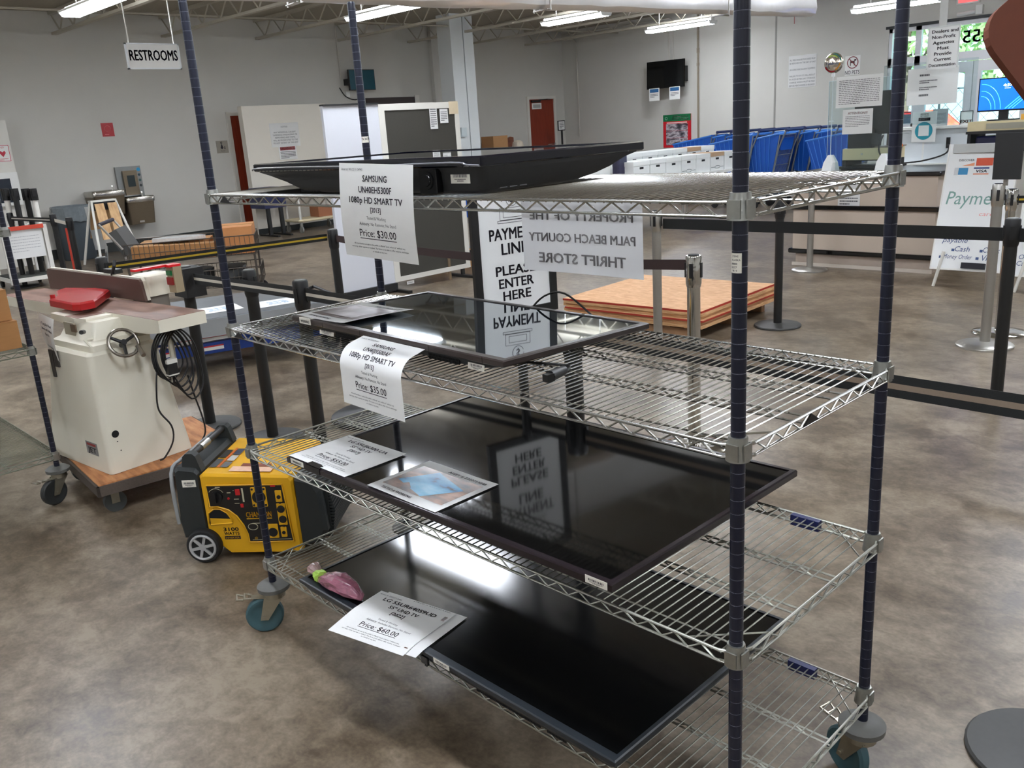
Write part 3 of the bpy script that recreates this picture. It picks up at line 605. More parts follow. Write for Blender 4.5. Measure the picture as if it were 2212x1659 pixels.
for k, x in enumerate((0.055, 0.10, 0.135)): mm.box((x, 0.018, 0.276), (x+(0.022 if k == 0 else 0.008), 0.03, 0.287))
mm.build('side_ports', BLKG, s4_)
# ================================================================ sheets of paper
def sheet(name, label, Sf, W, H, nu=6, nv=14, m=None, group='printed sheets on the shelving unit', cat='paper sheet', prints=()):
    """Sf(u, v): surface point; v runs up the page.  prints: (part name, material, draw(mb, f))"""
    nrm = lambda u, v: (Sf(u+1e-4, v)-Sf(u-1e-4, v)).cross(Sf(u, v+1e-4)-Sf(u, v-1e-4)).normalized()
    mb = MB(); T = [[Sf(W*i/nu, H*j/nv) for i in range(nu+1)] for j in range(nv+1)]; B_ = [[Sf(W*i/nu, H*j/nv)-nrm(W*i/nu, H*j/nv)*0.00025 for i in range(nu+1)] for j in range(nv+1)]
    V = [q for r in T for q in r]+[q for r in B_ for q in r]; n0 = (nu+1)*(nv+1); F = []
    for j in range(nv):
        for i in range(nu):
            a = j*(nu+1)+i; F.append((a, a+1, a+nu+2, a+nu+1)); F.append((n0+a, n0+a+nu+1, n0+a+nu+2, n0+a+1))
    rim = [i for i in range(nu+1)]+[(j+1)*(nu+1)-1 for j in range(1, nv+1)]+[nv*(nu+1)+i for i in range(nu-1, -1, -1)]+[j*(nu+1) for j in range(nv-1, 0, -1)]
    for k in range(len(rim)): a, b = rim[k], rim[(k+1) % len(rim)]; F.append((a, n0+a, n0+b, b))
    mb.add(V, F); o = mb.build(name, m or PAPER, None, None, 60); tag(o, label, cat, group)
    f = lambda u, v, e=0.0005: Sf(u, v)+nrm(u, v)*e
    for (pn, pm, dr) in prints:
        q = MB(); dr(q, f); q.build(pn, pm, o)
    return o
LW, LH = 0.2794, 0.2159     # letter paper, landscape
def price_lines(rows, asset, price, small, W=LW, H=LH):
    def dr(m, f):
        m.text(asset, f, 0.010*W/0.28, H*0.925, H*0.026, W*0.30, 'L')
        for (s_, v, h, w_, sh) in rows: m.text(s_, f, W*0.5, H*v, H*h, W*w_ if w_ else None, 'C', 0.022, sh)
        m.text(price, f, W*0.5, H*0.235, H*0.078, W*0.50, 'C', 0.006); m.quad(f(W*0.25, H*0.208), f(W*0.75, H*0.208), f(W*0.75, H*0.216), f(W*0.25, H*0.216))
        m.text(small[0], f, W*0.5, H*0.140, H*0.018, W*0.70); m.text(small[1], f, W*0.5, H*0.105, H*0.018, W*0.78); m.text('or refunds on any item.', f, W*0.5, H*0.07, H*0.018, W*0.2)
    return dr
def advis(a, b, W=LW, H=LH):
    def dr(m, f): m.text('Tested & Working', f, W*0.5, H*0.42, H*0.034, W*0.26); m.text('Advisory:', f, W*0.26, H*0.355, H*0.034, W*0.14, 'L', 0.012); m.text(a, f, W*0.42, H*0.355, H*0.034, W*b, 'L')
    return dr
SMALL = ('All merchandise on sale to the public is offered "as-is, where-is" without any', 'warranty, either express or implied. The Store is not able to offer returns, exchanges')
R_ = lambda a, b, c, sh=0: [(a, 0.815, 0.066, None, sh), (b, 0.70, 0.066, None, sh), (c, 0.59, 0.066, 0.72 if len(c) > 12 else None, sh)]
# sheet taped to the front of the top television, hanging straight down
def sf1(u, v):
    t = (LH-v)/LH; return Vector((0.728 + u*1.0 - 0.012*t, -0.028-0.006*math.sin(t*PI), 1.5545 - 0.0315*u/LW*0.3 - t*0.217))
sheet('price_sheet', 'white price sheet marked $30.00 taped to the top television', sf1, LW, LH, prints=[
    ('bold_print', INK, price_lines(R_('SAMSUNG', 'UN40EH5300F', '1080p HD SMART TV')+[('[2013]', 0.50, 0.05, None, 0)], 'Asset #: WLO211104945', 'Price: $30.00', SMALL)), ('light_print', GREYINK, advis('No Remote; No Stand', 0.34))])
# sheet curling over the bezel of the second television
def sf2(u, v):
    t = LH-v; y0 = 0.0570-0.010*u/LW; x0 = 0.622+u*0.97; a0, a1, t0, t1 = 0.18, 1.50, 0.045, 0.075; r = t1/(a1-a0)
    ta = min(t, t0); h = ta*math.cos(a0); d = ta*math.sin(a0)
    if t > t0:
        th = a0+(a1-a0)*min(1, (t-t0)/t1); h += r*(math.sin(th)-math.sin(a0)); d += r*(math.cos(a0)-math.cos(th))
    if t > t0+t1: h += (t-t0-t1)*math.cos(a1); d += (t-t0-t1)*math.sin(a1)
    y = y0-h; z = 1.104-d
    return Vector((x0+0.022*t/LH, y, z))
sheet('price_sheet', 'white price sheet marked $35.00 curling off the second television', sf2, LW, LH, 6, 24, prints=[
    ('bold_print', INK, price_lines(R_('SAMSUNG', 'UN40J5500AF', '1080p HD SMART TV')+[('[2015]', 0.50, 0.05, None, 0)], 'Asset #: WLO2ITZ04851', 'Price: $35.00', SMALL)), ('light_print', GREYINK, advis('No Remote; No Stand', 0.34))])
# sheet lying on the third television
sf3 = lambda u, v: Vector((0.300+u*1.035, -0.035+v, 0.7190+0.008*u+0.0012*math.sin(u*18)*math.sin(v*15)))
sheet('price_sheet', 'white price sheet marked $55.00 lying on the third television', sf3, LW, LH, prints=[
    ('bold_print', INK, price_lines([('LG 55UJ6300-UA', 0.815, 0.07, 0.66, 0), ('55" HD TV', 0.70, 0.066, None, 0), ('[2017]', 0.59, 0.062, None, 0)], 'Asset #: 2222711346', 'Price: $55.00', SMALL)), ('light_print', GREYINK, advis('No Remote; No Stand', 0.34))])
def photo_sheet(name, label, Sf, top, bottom, photo_m, blot):
    pts = []
    def pic(m, f): 
        N = 8
        for i in range(N):
            for j in range(N):
                a, b, c, d = (LW*(0.07+0.86*i/N), LW*(0.07+0.86*(i+1)/N), LH*(0.17+0.66*j/N), LH*(0.17+0.66*(j+1)/N)); m.quad(f(a, c, 0.0004), f(b, c, 0.0004), f(b, d, 0.0004), f(a, d, 0.0004))
    def txt(m, f): m.text(top, f, LW*0.66, LH*0.87, LH*0.045, LW*0.52, 'C', 0.02); m.text(bottom, f, LW*0.36, LH*0.07, LH*0.045, LW*0.44, 'C', 0.02)
    return sheet(name, label, Sf, LW, LH, prints=[('printed_photo', photo_m, pic), ('photo_subject', blot[0], blot[1]), ('bold_print', INK, txt)])
sf3p = lambda u, v: Vector((0.692+u*1.01, -0.033+v, 0.7222+0.008*u+0.0014*math.sin(u*16+1)))
BROWNPH = ramp_mat('brown_photograph', [(0.35, (58, 40, 30)), (0.5, (120, 84, 62)), (0.62, (160, 120, 92))], 14, (0.3, 0.3), stretch=(1, 2.5, 1))
BLUEPH = ramp_mat('blue_lake_photograph', [(0.36, (40, 42, 40)), (0.42, (52, 140, 190)), (0.55, (96, 178, 214)), (0.7, (150, 205, 228))], 10, (0.3, 0.3), stretch=(0.7, 1.6, 1))
def sub3(m, f):
    m.add([f(*q, 0.0007) for q in ((LW*0.13, LH*0.36), (LW*0.62, LH*0.18), (LW*0.86, LH*0.60), (LW*0.34, LH*0.80))], [(0, 1, 2, 3)])
photo_sheet('photo_sheet', 'paper with a blue lake photograph lying on the third television', sf3p, 'ASSET # 2222713348', 'TESTED & WORKING', BROWNPH, (BLUEPH, sub3))
GREYPH = ramp_mat('grey_tv_photograph', [(0.35, (104, 96, 96)), (0.5, (150, 140, 140)), (0.65, (206, 200, 200))], 9, (0.3, 0.3))
M2r = M2.to_3x3()
def sf2p(u, v):
    q = M2 @ Vector((0.006+u*0.93, 0.012+v*1.12, 1.1245)); return q+Vector((0, 0, 0.0012+0.010*max(0, (u-0.15)/0.13)**2*0.5+0.006*math.sin(v/LH*PI)*0.3))
def sub2(m, f): m.add([f(*q, 0.0007) for q in ((LW*0.16, LH*0.26), (LW*0.80, LH*0.24), (LW*0.80, LH*0.72), (LW*0.16, LH*0.74))], [(0, 1, 2, 3)])
photo_sheet('photo_sheet', 'paper with a grey photograph lying on the second television', sf2p, 'ASSET # WLO2ITZ0485', 'TESTED & WORKING', ramp_mat('brown_frame_photograph', [(0.4, (74, 58, 54)), (0.6, (110, 92, 88))], 12, (0.3, 0.3)), (GREYPH, sub2))
# sheets hanging over the edge of the bottom television
_a = math.radians(10.5); _c, _s = math.cos(_a), math.sin(_a)
def sf4(u, v):
    x = 0.592+u*_c*1.0-0.0+(-_s*v); y = -0.150+u*_s+v*_c; dr_ = max(0.0, -0.052-y); return Vector((x+0.02*v, y, 0.3175-dr_*0.16))
def sf4b(u, v):
    x = 0.604+u*_c-_s*v+0.02*v; y = -0.136+u*_s+v*_c; dr_ = max(0.0, -0.052-y); return Vector((x+0.008, y, 0.3145-dr_*0.16))
pm4 = ramp_mat('dark_room_photograph', [(0.38, (60, 40, 34)), (0.5, (110, 78, 66)), (0.6, (190, 180, 176))], 26, (0.3, 0.3))
sheet('photo_sheet', 'paper with a dark photograph tucked under the $60.00 price sheet', sf4b, LW+0.012, LH, prints=[('bold_print', INK, lambda m, f: m.text('ASSET # 2222713482', f, LW*0.6, LH*0.95, LH*0.03, LW*0.5, 'C', 0.02))])
sheet('price_sheet', 'white price sheet marked $60.00 hanging over the lowest television', sf4, LW, LH, prints=[
    ('bold_print', INK, price_lines([('LG 55UR640S9UD', 0.815, 0.07, 0.70, 0), ('55" UHD TV', 0.70, 0.066, None, 0), ('[2022]', 0.59, 0.062, None, 0)], 'Asset #: 2222713482', 'Price: $60.00', SMALL)), ('light_print', GREYINK, advis('Includes Remote; No Stand', 0.42)),
    ('printed_photo', pm4, lambda m, f: m.quad(f(LW*0.93, LH*0.12), f(LW*0.97, LH*0.12), f(LW*0.975, LH*0.90), f(LW*0.935, LH*0.90)))])
# property notice taped inside the top shelf's front rail, read from behind
def sfp(u, v): return Vector((1.586-u*0.296/LW, 0.012+0.004*math.sin(u*14), 1.332+v*0.138/LH))
hs = sheet('property_notice', 'thin paper notice hanging under the top shelf with lettering reversed', sfp, LW, LH, 8, 8, PAPERT, prints=[
    ('bold_print', INK, lambda m, f: (m.text('PROPERTY OF THE', f, LW*0.5, LH*0.73, LH*0.12, LW*0.85, 'C', 0.03), m.text('PALM BEACH COUNTY', f, LW*0.5, LH*0.43, LH*0.12, LW*0.88, 'C', 0.03), m.text('THRIFT STORE', f, LW*0.5, LH*0.13, LH*0.14, LW*0.72, 'C', 0.03)))])
bk = lambda u, v: sfp(u, v)+Vector((0, -0.0008, 0))
q_ = MB()
for (s_, v, h, w_) in (('PROPERTY OF THE', 0.73, 0.12, 0.85), ('PALM BEACH COUNTY', 0.43, 0.12, 0.88), ('THRIFT STORE', 0.13, 0.14, 0.72)): q_.text(s_, bk, LW*0.5, LH*v, LH*h, LW*w_, 'C', 0.03)
for (a, b) in (((0.04, 0.03), (0.96, 0.03)), ((0.04, 0.97), (0.96, 0.97)), ((0.04, 0.03), (0.04, 0.97)), ((0.96, 0.03), (0.96, 0.97))):
    q_.box((min(bk(LW*a[0], 0).x, bk(LW*b[0], 0).x)-0.0006, bk(0, 0).y+0.0045, bk(0, LH*a[1]).z-0.0006), (max(bk(LW*a[0], 0).x, bk(LW*b[0], 0).x)+0.0006, bk(0, 0).y-0.0003, bk(0, LH*b[1]).z+0.0006)) if False else None
q_.build('print_showing_through', SHOWINK, hs)
# pink plastic bundle on the bottom television
pk = thing('wrapped_bundle', 'crumpled pink plastic bundle banded in lime green on the lowest television', 'bundle', (0.42, -0.022, 0.3125))
PINK = mat('pink_translucent_plastic', (142, 88, 104), 0.15, 0, 0.4, 70, 1.0, coat=0.4)
def lump(c0, c1, prof, seed, n=16):
    rnd = random.Random(seed); c0 = Vector(c0); c1 = Vector(c1); d = c1-c0; sd = d.cross(Vector((0, 0, 1))).normalized(); R = []
    for (t, r) in prof:
        c = c0+d*t; R.append([c+sd*(r*math.cos(2*PI*k/n)*rnd.uniform(0.82, 1.15))+Vector((0, 0, max(0.0, r*0.72*(1+math.sin(2*PI*k/n))*rnd.uniform(0.85, 1.1)))) for k in range(n)])
    return R
zb_ = 0.3135
MB().loft(lump((0.355, -0.018, zb_), (0.552, -0.006, zb_), [(0, 0.014), (0.12, 0.024), (0.3, 0.034), (0.5, 0.036), (0.7, 0.032), (0.85, 0.024), (0.97, 0.014), (1, 0.004)], 4, 22)).build('plastic_wrap', PINK, pk)
MB().loft(lump((0.288, 0.002, zb_), (0.325, -0.010, zb_), [(0, 0.024), (0.4, 0.022), (0.8, 0.014), (1, 0.013)], 8, 16)).build('bag_mouth', mat('pale_pink_plastic', (170, 140, 138), 0.2, 0, 0.2, 60, 0.6), pk, 'flared open end of the bag')
MB().loft(lump((0.322, -0.008, zb_), (0.362, -0.018, zb_), [(0, 0.0155), (0.1, 0.018), (0.9, 0.023), (1, 0.022)], 5, 22)).build('green_band', mat('lime_tape', (172, 214, 92), 0.35), pk, 'lime green tape band')

# ================================================================ second shelving unit at the left edge of the view
DG = mat('green_grey_zinc_wire', (128, 132, 118), 0.45, 0.8, 0.12, 50)
R2, SH2 = rack('wire_shelving_unit', 'navy posted wire shelving unit cut off by the left edge, in front of the jointer', (-1.888-RL, -0.085-RD, 0), (0.235, 0.757, 1.305), 2.034,
    [(DG, CAST)]*3, mat('black_caster_tyre', (40, 42, 42), 0.5), (2.0, 1.0, math.radians(-75), -2.2))
def carton(x0, y0, z0, x1, y1, z1, label, rz=0.0, group=None, tape=True, m=None, name='cardboard_box', cat='box', lab=None):
    c = ((x0+x1)/2, (y0+y1)/2, z0); t = thing(name, label, cat, c, rz, group); M = PM[t]; a, b, h = (x1-x0)/2, (y1-y0)/2, z1-z0
    MB(M).box((-a, -b, 0), (a, b, h)).build('box_body', m or CARD, t)
    fl = MB(M)
    for s_ in (-1, 1): fl.box((-a-0.002, min(s_*0.003, s_*b), h), (a+0.002, max(s_*0.003, s_*b), h+0.004))
    fl.build('flap', m or CARD, t)
    if tape: MB(M).box((-a-0.0022, -0.024, h+0.0042), (a+0.0022, 0.024, h+0.0048)).box((a, -0.024, h-0.06), (a+0.0008, 0.024, h+0.0044)).build('packing_tape', mat('tan_tape', (186, 148, 98), 0.25), t)
    if lab: MB(M).box((a, -b*0.75, h*0.45), (a+0.0008, b*0.1, h*0.85)).build('shipping_label', STICKER, t, 'white shipping label')
    return t
_z = 0.757+0.0112
carton(-2.40, -0.46, _z, -1.955, -0.100, _z+0.125, 'orange brown cardboard box on the left shelving unit, lower of the two')
carton(-2.38, -0.46, _z+0.131, -1.985, -0.110, _z+0.270, 'orange brown cardboard box resting on another at the left edge')
# ================================================================ jointer on its dolly
DOL = thing('wooden_dolly', 'chipped wooden dolly on casters under the cream jointer', 'dolly', (-1.747, 0.365, 0), math.radians(-5))
MD = PM[DOL]
PLY = ramp_mat('orange_plywood', [(0.3, (148, 92, 52)), (0.5, (182, 122, 76)), (0.7, (200, 146, 98))], 7, (0.6, 0.75), stretch=(1, 5, 1), bump=0.2)
MB(MD).box((-0.42, -0.38, 0.118), (0.295, 0.31, 0.166)).build('deck', PLY, DOL)
MB(MD).box((-0.43, -0.392, 0.112), (0.307, -0.380, 0.160)).box((0.295, -0.392, 0.112), (0.307, 0.322, 0.160)).box((-0.43, 0.31, 0.112), (0.307, 0.322, 0.160)).box((-0.43, -0.392, 0.112), (-0.42, 0.322, 0.160)).build('edge_carpet', mat('grey_brown_carpet_strip', (84, 74, 66), 0.95, 0, 0.2, 120, 0.5), DOL, 'grey carpet edging')
for (cx, cy) in ((-0.34, -0.31), (0.23, -0.31), (0.23, 0.24), (-0.34, 0.24)):
    w_ = MB(MD).cyl((cx-0.016, cy, 0.05), (cx+0.016, cy, 0.05), 0.05, 20).build('wheel', mat('grey_black_caster_tyre', (62, 64, 62), 0.55), DOL, None, 40)
    MB(MD).box((cx-0.03, cy-0.03, 0.105), (cx+0.03, cy+0.03, 0.112)).box((cx-0.022, cy-0.018, 0.045), (cx-0.018, cy+0.018, 0.106)).box((cx+0.018, cy-0.018, 0.045), (cx+0.022, cy+0.018, 0.106)).build('fork', ZINC, w_)
J = thing('jointer', 'cream painted wood jointer with brown bed and red guard standing on the dolly', 'jointer', (-1.56, 0.05, 0.166), math.radians(6))
MJ = Matrix.Translation((-1.56, 0.05, 0)) @ Matrix.Rotation(math.radians(6), 4, 'Z')
def rr(x0, x1, y0, y1, r, z, n=5):
    R = []
    for (cx, cy, st) in ((x1-r, y1-r, 0), (x0+r, y1-r, 1), (x0+r, y0+r, 2), (x1-r, y0+r, 3)):
        for k in range(n): a = (st+k/(n-1))*PI/2; R.append((cx+r*math.cos(a), cy+r*math.sin(a), z))
    return R
cab = MB(MJ).loft([rr(-0.62, 0.0, 0.0, 0.425, 0.022, 0.168), rr(-0.615, -0.001, 0.0, 0.42, 0.025, 0.22), rr(-0.43, -0.008, 0.006, 0.345, 0.03, 0.735), rr(-0.42, -0.022, 0.02, 0.33, 0.03, 0.750)]).build('cabinet', IVORY, J, None, 40)
def cabf(z): t = (z-0.22)/(0.515); return -0.001-0.007*t      # +x face position
dk = mat('dark_hole', (8, 9, 12), 0.8)
MB(MJ).cyl((cabf(0.356)-0.002, 0.055, 0.356), (cabf(0.356)+0.0012, 0.055, 0.356), 0.0175, 20).build('round_port', dk, cab, 'round black hole')
MB(MJ).cyl((cabf(0.31)-0.002, 0.058, 0.318), (cabf(0.31)+0.0012, 0.058, 0.318), 0.003, 8).cyl((cabf(0.28)-0.002, 0.066, 0.272), (cabf(0.28)+0.0012, 0.066, 0.272), 0.003, 8).build('screw', dk, cab)
jf = flat(MJ @ Vector((-0.205, -0.0016, 0.245)), MJ.to_3x3() @ Vector((1, 0, 0)), (0, 0.004, 1))
lg = board(MB(), jf, 0.112, 0.062, 0.0012).build('maker_badge', mat('badge_silver', (150, 148, 146), 0.35, 0.3), cab, 'small silver maker badge')
jf2 = lambda u, v: jf(u, v)+MJ.to_3x3() @ Vector((0, -0.0006, 0))
MB().quad(jf2(0.012, 0.044), jf2(0.100, 0.044), jf2(0.100, 0.055), jf2(0.012, 0.055)).build('badge_bar', mat('badge_red', (150, 40, 40), 0.4), lg)
MB().text('JET', jf2, 0.057, 0.010, 0.026, 0.082, 'C', 0.03).build('badge_lettering', INK, lg)
MB(MJ).box((-0.40, -0.0035, 0.60), (-0.375, 0.004, 0.735)).box((-0.355, -0.0035, 0.655), (-0.315, 0.004, 0.735)).build('dark_label', mat('dark_label', (58, 54, 50), 0.6), cab, 'dark narrow label')
cast = MB(MJ).loft([rr(-0.42, -0.02, 0.03, 0.325, 0.02, 0.750), rr(-0.42, -0.02, 0.03, 0.325, 0.02, 0.778), rr(-0.40, -0.07, 0.06, 0.32, 0.02, 0.790), rr(-0.36, -0.10, 0.10, 0.40, 0.02, 0.868)]).build('base_casting', IVORY, J, None, 40)
MB(MJ).box((-0.335, 0.066, 0.795), (-0.23, 0.074, 0.862)).build('rating_plate', mat('grey_rating_plate', (150, 142, 124), 0.5), cast)
MB(MJ).box((-0.255, 0.060, 0.822), (-0.205, 0.067, 0.858)).build('warning_label', mat('brown_label', (92, 74, 56), 0.5), cast)
MB(MJ).box((-0.20, 0.05, 0.752), (-0.15, 0.062, 0.775)).build('slot', dk, cast)
MB(MJ).tube([(-0.10, 0.05, 0.838), (-0.06, 0.02, 0.845)], 0.010, 8).build('lock_lever', BLKP, cast, 'black lock lever')
MB(MJ).tube([(-0.09, 0.09, 0.80), (-0.06, 0.03, 0.805), (-0.03, 0.04, 0.775)], 0.007, 8).build('lift_handle', IVORY, cast)
BED = ramp_mat('rusty_brown_bed', [(0.3, (96, 66, 52)), (0.5, (120, 86, 70)), (0.68, (140, 108, 92))], 6, (0.42, 0.6), stretch=(1, 3, 1))
def bed(name, prof, y0, y1, ztop):
    b = MB(MJ).prism(prof, y0, y1, 1).build(name, IVORY, J)
    xs = [q[0] for q in prof]
    MB(MJ).box((min(xs)+0.002, y0+0.002, ztop), (max(xs)-0.002, y1-0.002, ztop+0.0015)).build('bed_surface', BED, b, 'rust brown bed top'); return b
bed('outfeed_bed', [(0.25, 0.8835), (0.25, 0.826), (0.14, 0.812), (-0.06, 0.806), (-0.075, 0.79), (-0.11, 0.79), (-0.24, 0.80), (-0.24, 0.8835)], 0.227, 0.465, 0.8835)
bed('infeed_bed', [(-0.245, 0.8815), (-0.245, 0.80), (-0.55, 0.80), (-0.62, 0.815), (-1.45, 0.83), (-1.45, 0.8815)], 0.227, 0.465, 0.8815)
MB(MJ).prism([(-0.56, 0.227), (-0.54, 0.10), (-0.26, 0.085), (-0.22, 0.095), (-0.17, 0.10), (-0.17, 0.227)], 0.845, 0.880, 2).build('rabbet_arm', IVORY, J, 'cream ledge in front of the bed')
MB(MJ).box((-0.36, 0.09, 0.8802), (-0.23, 0.226, 0.8815)).build('rabbet_surface', BED, J)
RED = mat('chipped_red_paint', (176, 18, 26), 0.3, 0, 0.18, 22, coat=0.3)
gp = [(-0.62, 0.14), (-0.35, 0.13), (-0.31, 0.15), (-0.31, 0.22), (-0.50, 0.37), (-0.58, 0.432), (-0.72, 0.43), (-0.93, 0.36), (-0.88, 0.29), (-0.68, 0.21)]
gc = Vector((-0.55, 0.25))
MB(MJ).loft([[(q[0], q[1], 0.900) for q in gp], [(q[0], q[1], 0.930) for q in gp], [tuple(gc+(Vector(q)-gc)*0.94)+(0.938,) for q in gp]]).build('cutter_guard', RED, J, 'red cutter guard')
MB(MJ).lathe((-0.62, 0.16, 0), [(0.001, 0.936), (0.012, 0.936), (0.012, 0.955), (0.001, 0.956)], 10).build('guard_pivot', RED, J)
fe = MB(MJ).prism([(-1.36, 0.887), (-0.285, 0.887), (-0.305, 0.985), (-0.32, 0.997), (-1.35, 1.002), (-1.37, 0.98)], 0.462, 0.476, 1).build('fence', mat('brown_fence_face', (94, 72, 64), 0.5, 0, 0.08, 10), J, 'brown fence')
MB(MJ).prism([(-1.36, 0.89), (-0.285, 0.89), (-0.303, 0.987), (-0.318, 1.003), (-1.35, 1.008), (-1.372, 0.985)], 0.476, 0.492, 1).build('fence_back', IVORY, fe)
MB(MJ).loft([rr(-0.47, -0.285, 0.492, 0.66, 0.012, 0.905), rr(-0.47, -0.285, 0.492, 0.66, 0.012, 0.96), rr(-0.465, -0.30, 0.497, 0.65, 0.02, 1.004), rr(-0.45, -0.315, 0.51, 0.64, 0.02, 1.010)]).build('fence_housing', IVORY, J, 'cream belt housing', 40)
MB(MJ).box((-0.45, 0.50, 0.80), (-0.30, 0.60, 0.905)).build('rear_bracket', mat('grey_machine_steel', (110, 104, 96), 0.5), J)
MB(MJ).tube([(-0.62, 0.48, 1.0), (-0.60, 0.49, 1.05), (-0.605, 0.50, 1.075)], 0.009, 8).build('fence_lock', BLKP, J)
MB(MJ).box((-0.72, 0.485, 1.006), (-0.60, 0.53, 1.028)).build('fence_lever', BLKP, J)
hw = MB(MJ); hc = Vector((0.03, 0.16, 0.775)); axd = Vector((0.86, -0.08, 0.5)).normalized(); q = axd.to_track_quat('Z', 'Y')
hw.tube([hc + q @ Vector((0.066*math.cos(2*PI*k/24), 0.066*math.sin(2*PI*k/24), 0)) for k in range(24)], 0.0085, 8, True)
hwo = hw.build('handwheel', mat('worn_chrome', (150, 144, 136), 0.25, 0.9, 0.2, 40), J, 'chrome rimmed handwheel', 50)
sp_ = MB(MJ)
for k in range(3): a = k*2.094+0.4; sp_.cyl(hc, hc + q @ Vector((0.062*math.cos(a), 0.062*math.sin(a), 0)), 0.0085, 8, 0.007)
sp_.cyl(hc-axd*0.03, hc+axd*0.012, 0.014, 10); sp_.build('spokes', BLKP, hwo)
e0 = hc + q @ Vector((0.055, -0.03, 0)); MB(MJ).cyl(e0, e0+Vector((0.06, -0.01, -0.035)), 0.011, 10).build('crank_handle', STEEL, hwo)
MB(MJ).box((0.05, 0.36, 0.60), (0.065, 0.385, 0.812)).box((0.045, 0.375, 0.60), (0.065, 0.385, 0.812)).build('cord_bracket', IVORY, J)
CORD = mat('black_power_cable', (24, 24, 26), 0.5)
cc = MB(MJ)
for k in range(6):
    y0 = 0.33+0.012*k; w2 = 0.075+0.006*(k % 3); zb = 0.56-0.022*k; xx = 0.075+0.006*k
    cc.tube([(xx, y0-0.03, 0.78), (xx+0.01, y0-w2, 0.70), (xx+0.012, y0-w2*0.8, 0.60), (xx+0.005, y0+0.01, zb), (xx, y0+w2, zb+0.06), (xx-0.004, y0+w2*0.9, 0.70), (xx, y0+0.02, 0.79)], 0.0045, 6, True, 5)
cco = cc.build('power_cord', CORD, J, 'coiled black power cord', 60)
MB(MJ).tube([(0.085, 0.27, 0.64), (0.09, 0.245, 0.54), (0.075, 0.245, 0.43), (0.08, 0.29, 0.34), (0.07, 0.29, 0.26), (0.055, 0.245, 0.19), (0.045, 0.22, 0.178)], 0.0045, 6, smooth=5).build('loose_cord', CORD, cco, None, 60)
MB(MJ).tube([(0.075, 0.42, 0.56), (0.08, 0.435, 0.45), (0.075, 0.46, 0.33), (0.06, 0.47, 0.25), (0.04, 0.45, 0.20), (0.02, 0.42, 0.178)], 0.0045, 6, smooth=5).build('trailing_cord', CORD, cco, None, 60)
pl = MB(MJ).box((0.098, 0.30, 0.585), (0.130, 0.348, 0.665)).build('plug', BLKP, cco, 'black plug with a white cap')
MB(MJ).box((0.096, 0.298, 0.648), (0.132, 0.350, 0.668)).box((0.096, 0.298, 0.590), (0.132, 0.350, 0.596)).build('plug_cap', OFFW, pl)
mm = MB(MJ)
for k in (-1, 1): mm.box((0.108, 0.324+k*0.008-0.002, 0.555), (0.118, 0.324+k*0.008+0.002, 0.586))
mm.build('plug_prongs', STEEL, pl)
sw = MB(MJ).box((-0.20, 0.555, 0.925), (-0.135, 0.60, 1.055)).build('switch_box', mat('tan_switch_box', (156, 140, 112), 0.5), J, 'tan switch box')
MB(MJ).box((-0.20, 0.535, 1.055), (-0.135, 0.60, 1.066)).box((-0.20, 0.37, 1.058), (-0.16, 0.54, 1.068)).build('stop_paddle', mat('bright_red_plastic', (214, 16, 30), 0.35), sw, 'red stop paddle')
MB(MJ).box((-0.19, 0.545, 1.012), (-0.15, 0.556, 1.036)).build('start_button', mat('green_button', (24, 110, 60), 0.4), sw, 'green start button')
MB(MJ).box((-0.195, 0.545, 0.965), (-0.145, 0.556, 1.002)).build('stop_button', mat('dull_red_button', (140, 34, 34), 0.4), sw, 'red stop button')
def sfj(u, v): t = v/LH; return Vector((-2.07+u*1.0+0.02*(1-t), 0.040-0.018*math.sin(t*PI*0.8)-0.03*(1-t)*u/0.2159, 0.698+v*0.93-0.05*u))
sheet('price_tag_sheet', 'white price sheet taped to the jointer ledge', lambda u, v: sfj(u, v), 0.2159, 0.215, prints=[('bold_print', INK, lambda m, f: (m.text('6" Long Bed Wood', f, 0.105, 0.165, 0.012, 0.15, 'C', 0.03), m.text('Jointer with Helical', f, 0.108, 0.140, 0.012, 0.16, 'C', 0.03), m.text('Head Kit', f, 0.108, 0.115, 0.012, 0.07, 'C', 0.03), m.text('Price: $650.00', f, 0.108, 0.05, 0.012, 0.12, 'C', 0.02)))], group=None)
# ================================================================ yellow generator
GA = math.radians(41.7)
GN = thing('generator', 'yellow and black portable inverter generator with a wheel, beside the navy rack post', 'generator', (-0.65, 0.143, 0), GA); MG = PM[GN]
YEL = mat('yellow_plastic', (226, 170, 22), 0.42, 0, 0.04, 14, 0.03); DGR = mat('charcoal_plastic', (38, 42, 42), 0.55, 0, 0.08, 60, 0.08); PNL = mat('panel_black', (24, 22, 20), 0.35)
MB(MG).loft([[(-0.062, y, 0.10), (0.02, y, 0.022), (0.306, y, 0.018), (0.318, y, 0.03), (0.314, y, 0.335), (0.306, y, 0.352), (-0.05, y, 0.372), (-0.062, y, 0.362)] if i in (1, 2) else [(-0.055, y, 0.105), (0.022, y, 0.03), (0.300, y, 0.026), (0.31, y, 0.036), (0.307, y, 0.328), (0.298, y, 0.344), (-0.045, y, 0.363), (-0.055, y, 0.355)] for i, y in enumerate((-0.012, 0.0, 0.41, 0.42))]).build('yellow_shroud', YEL, GN, None)
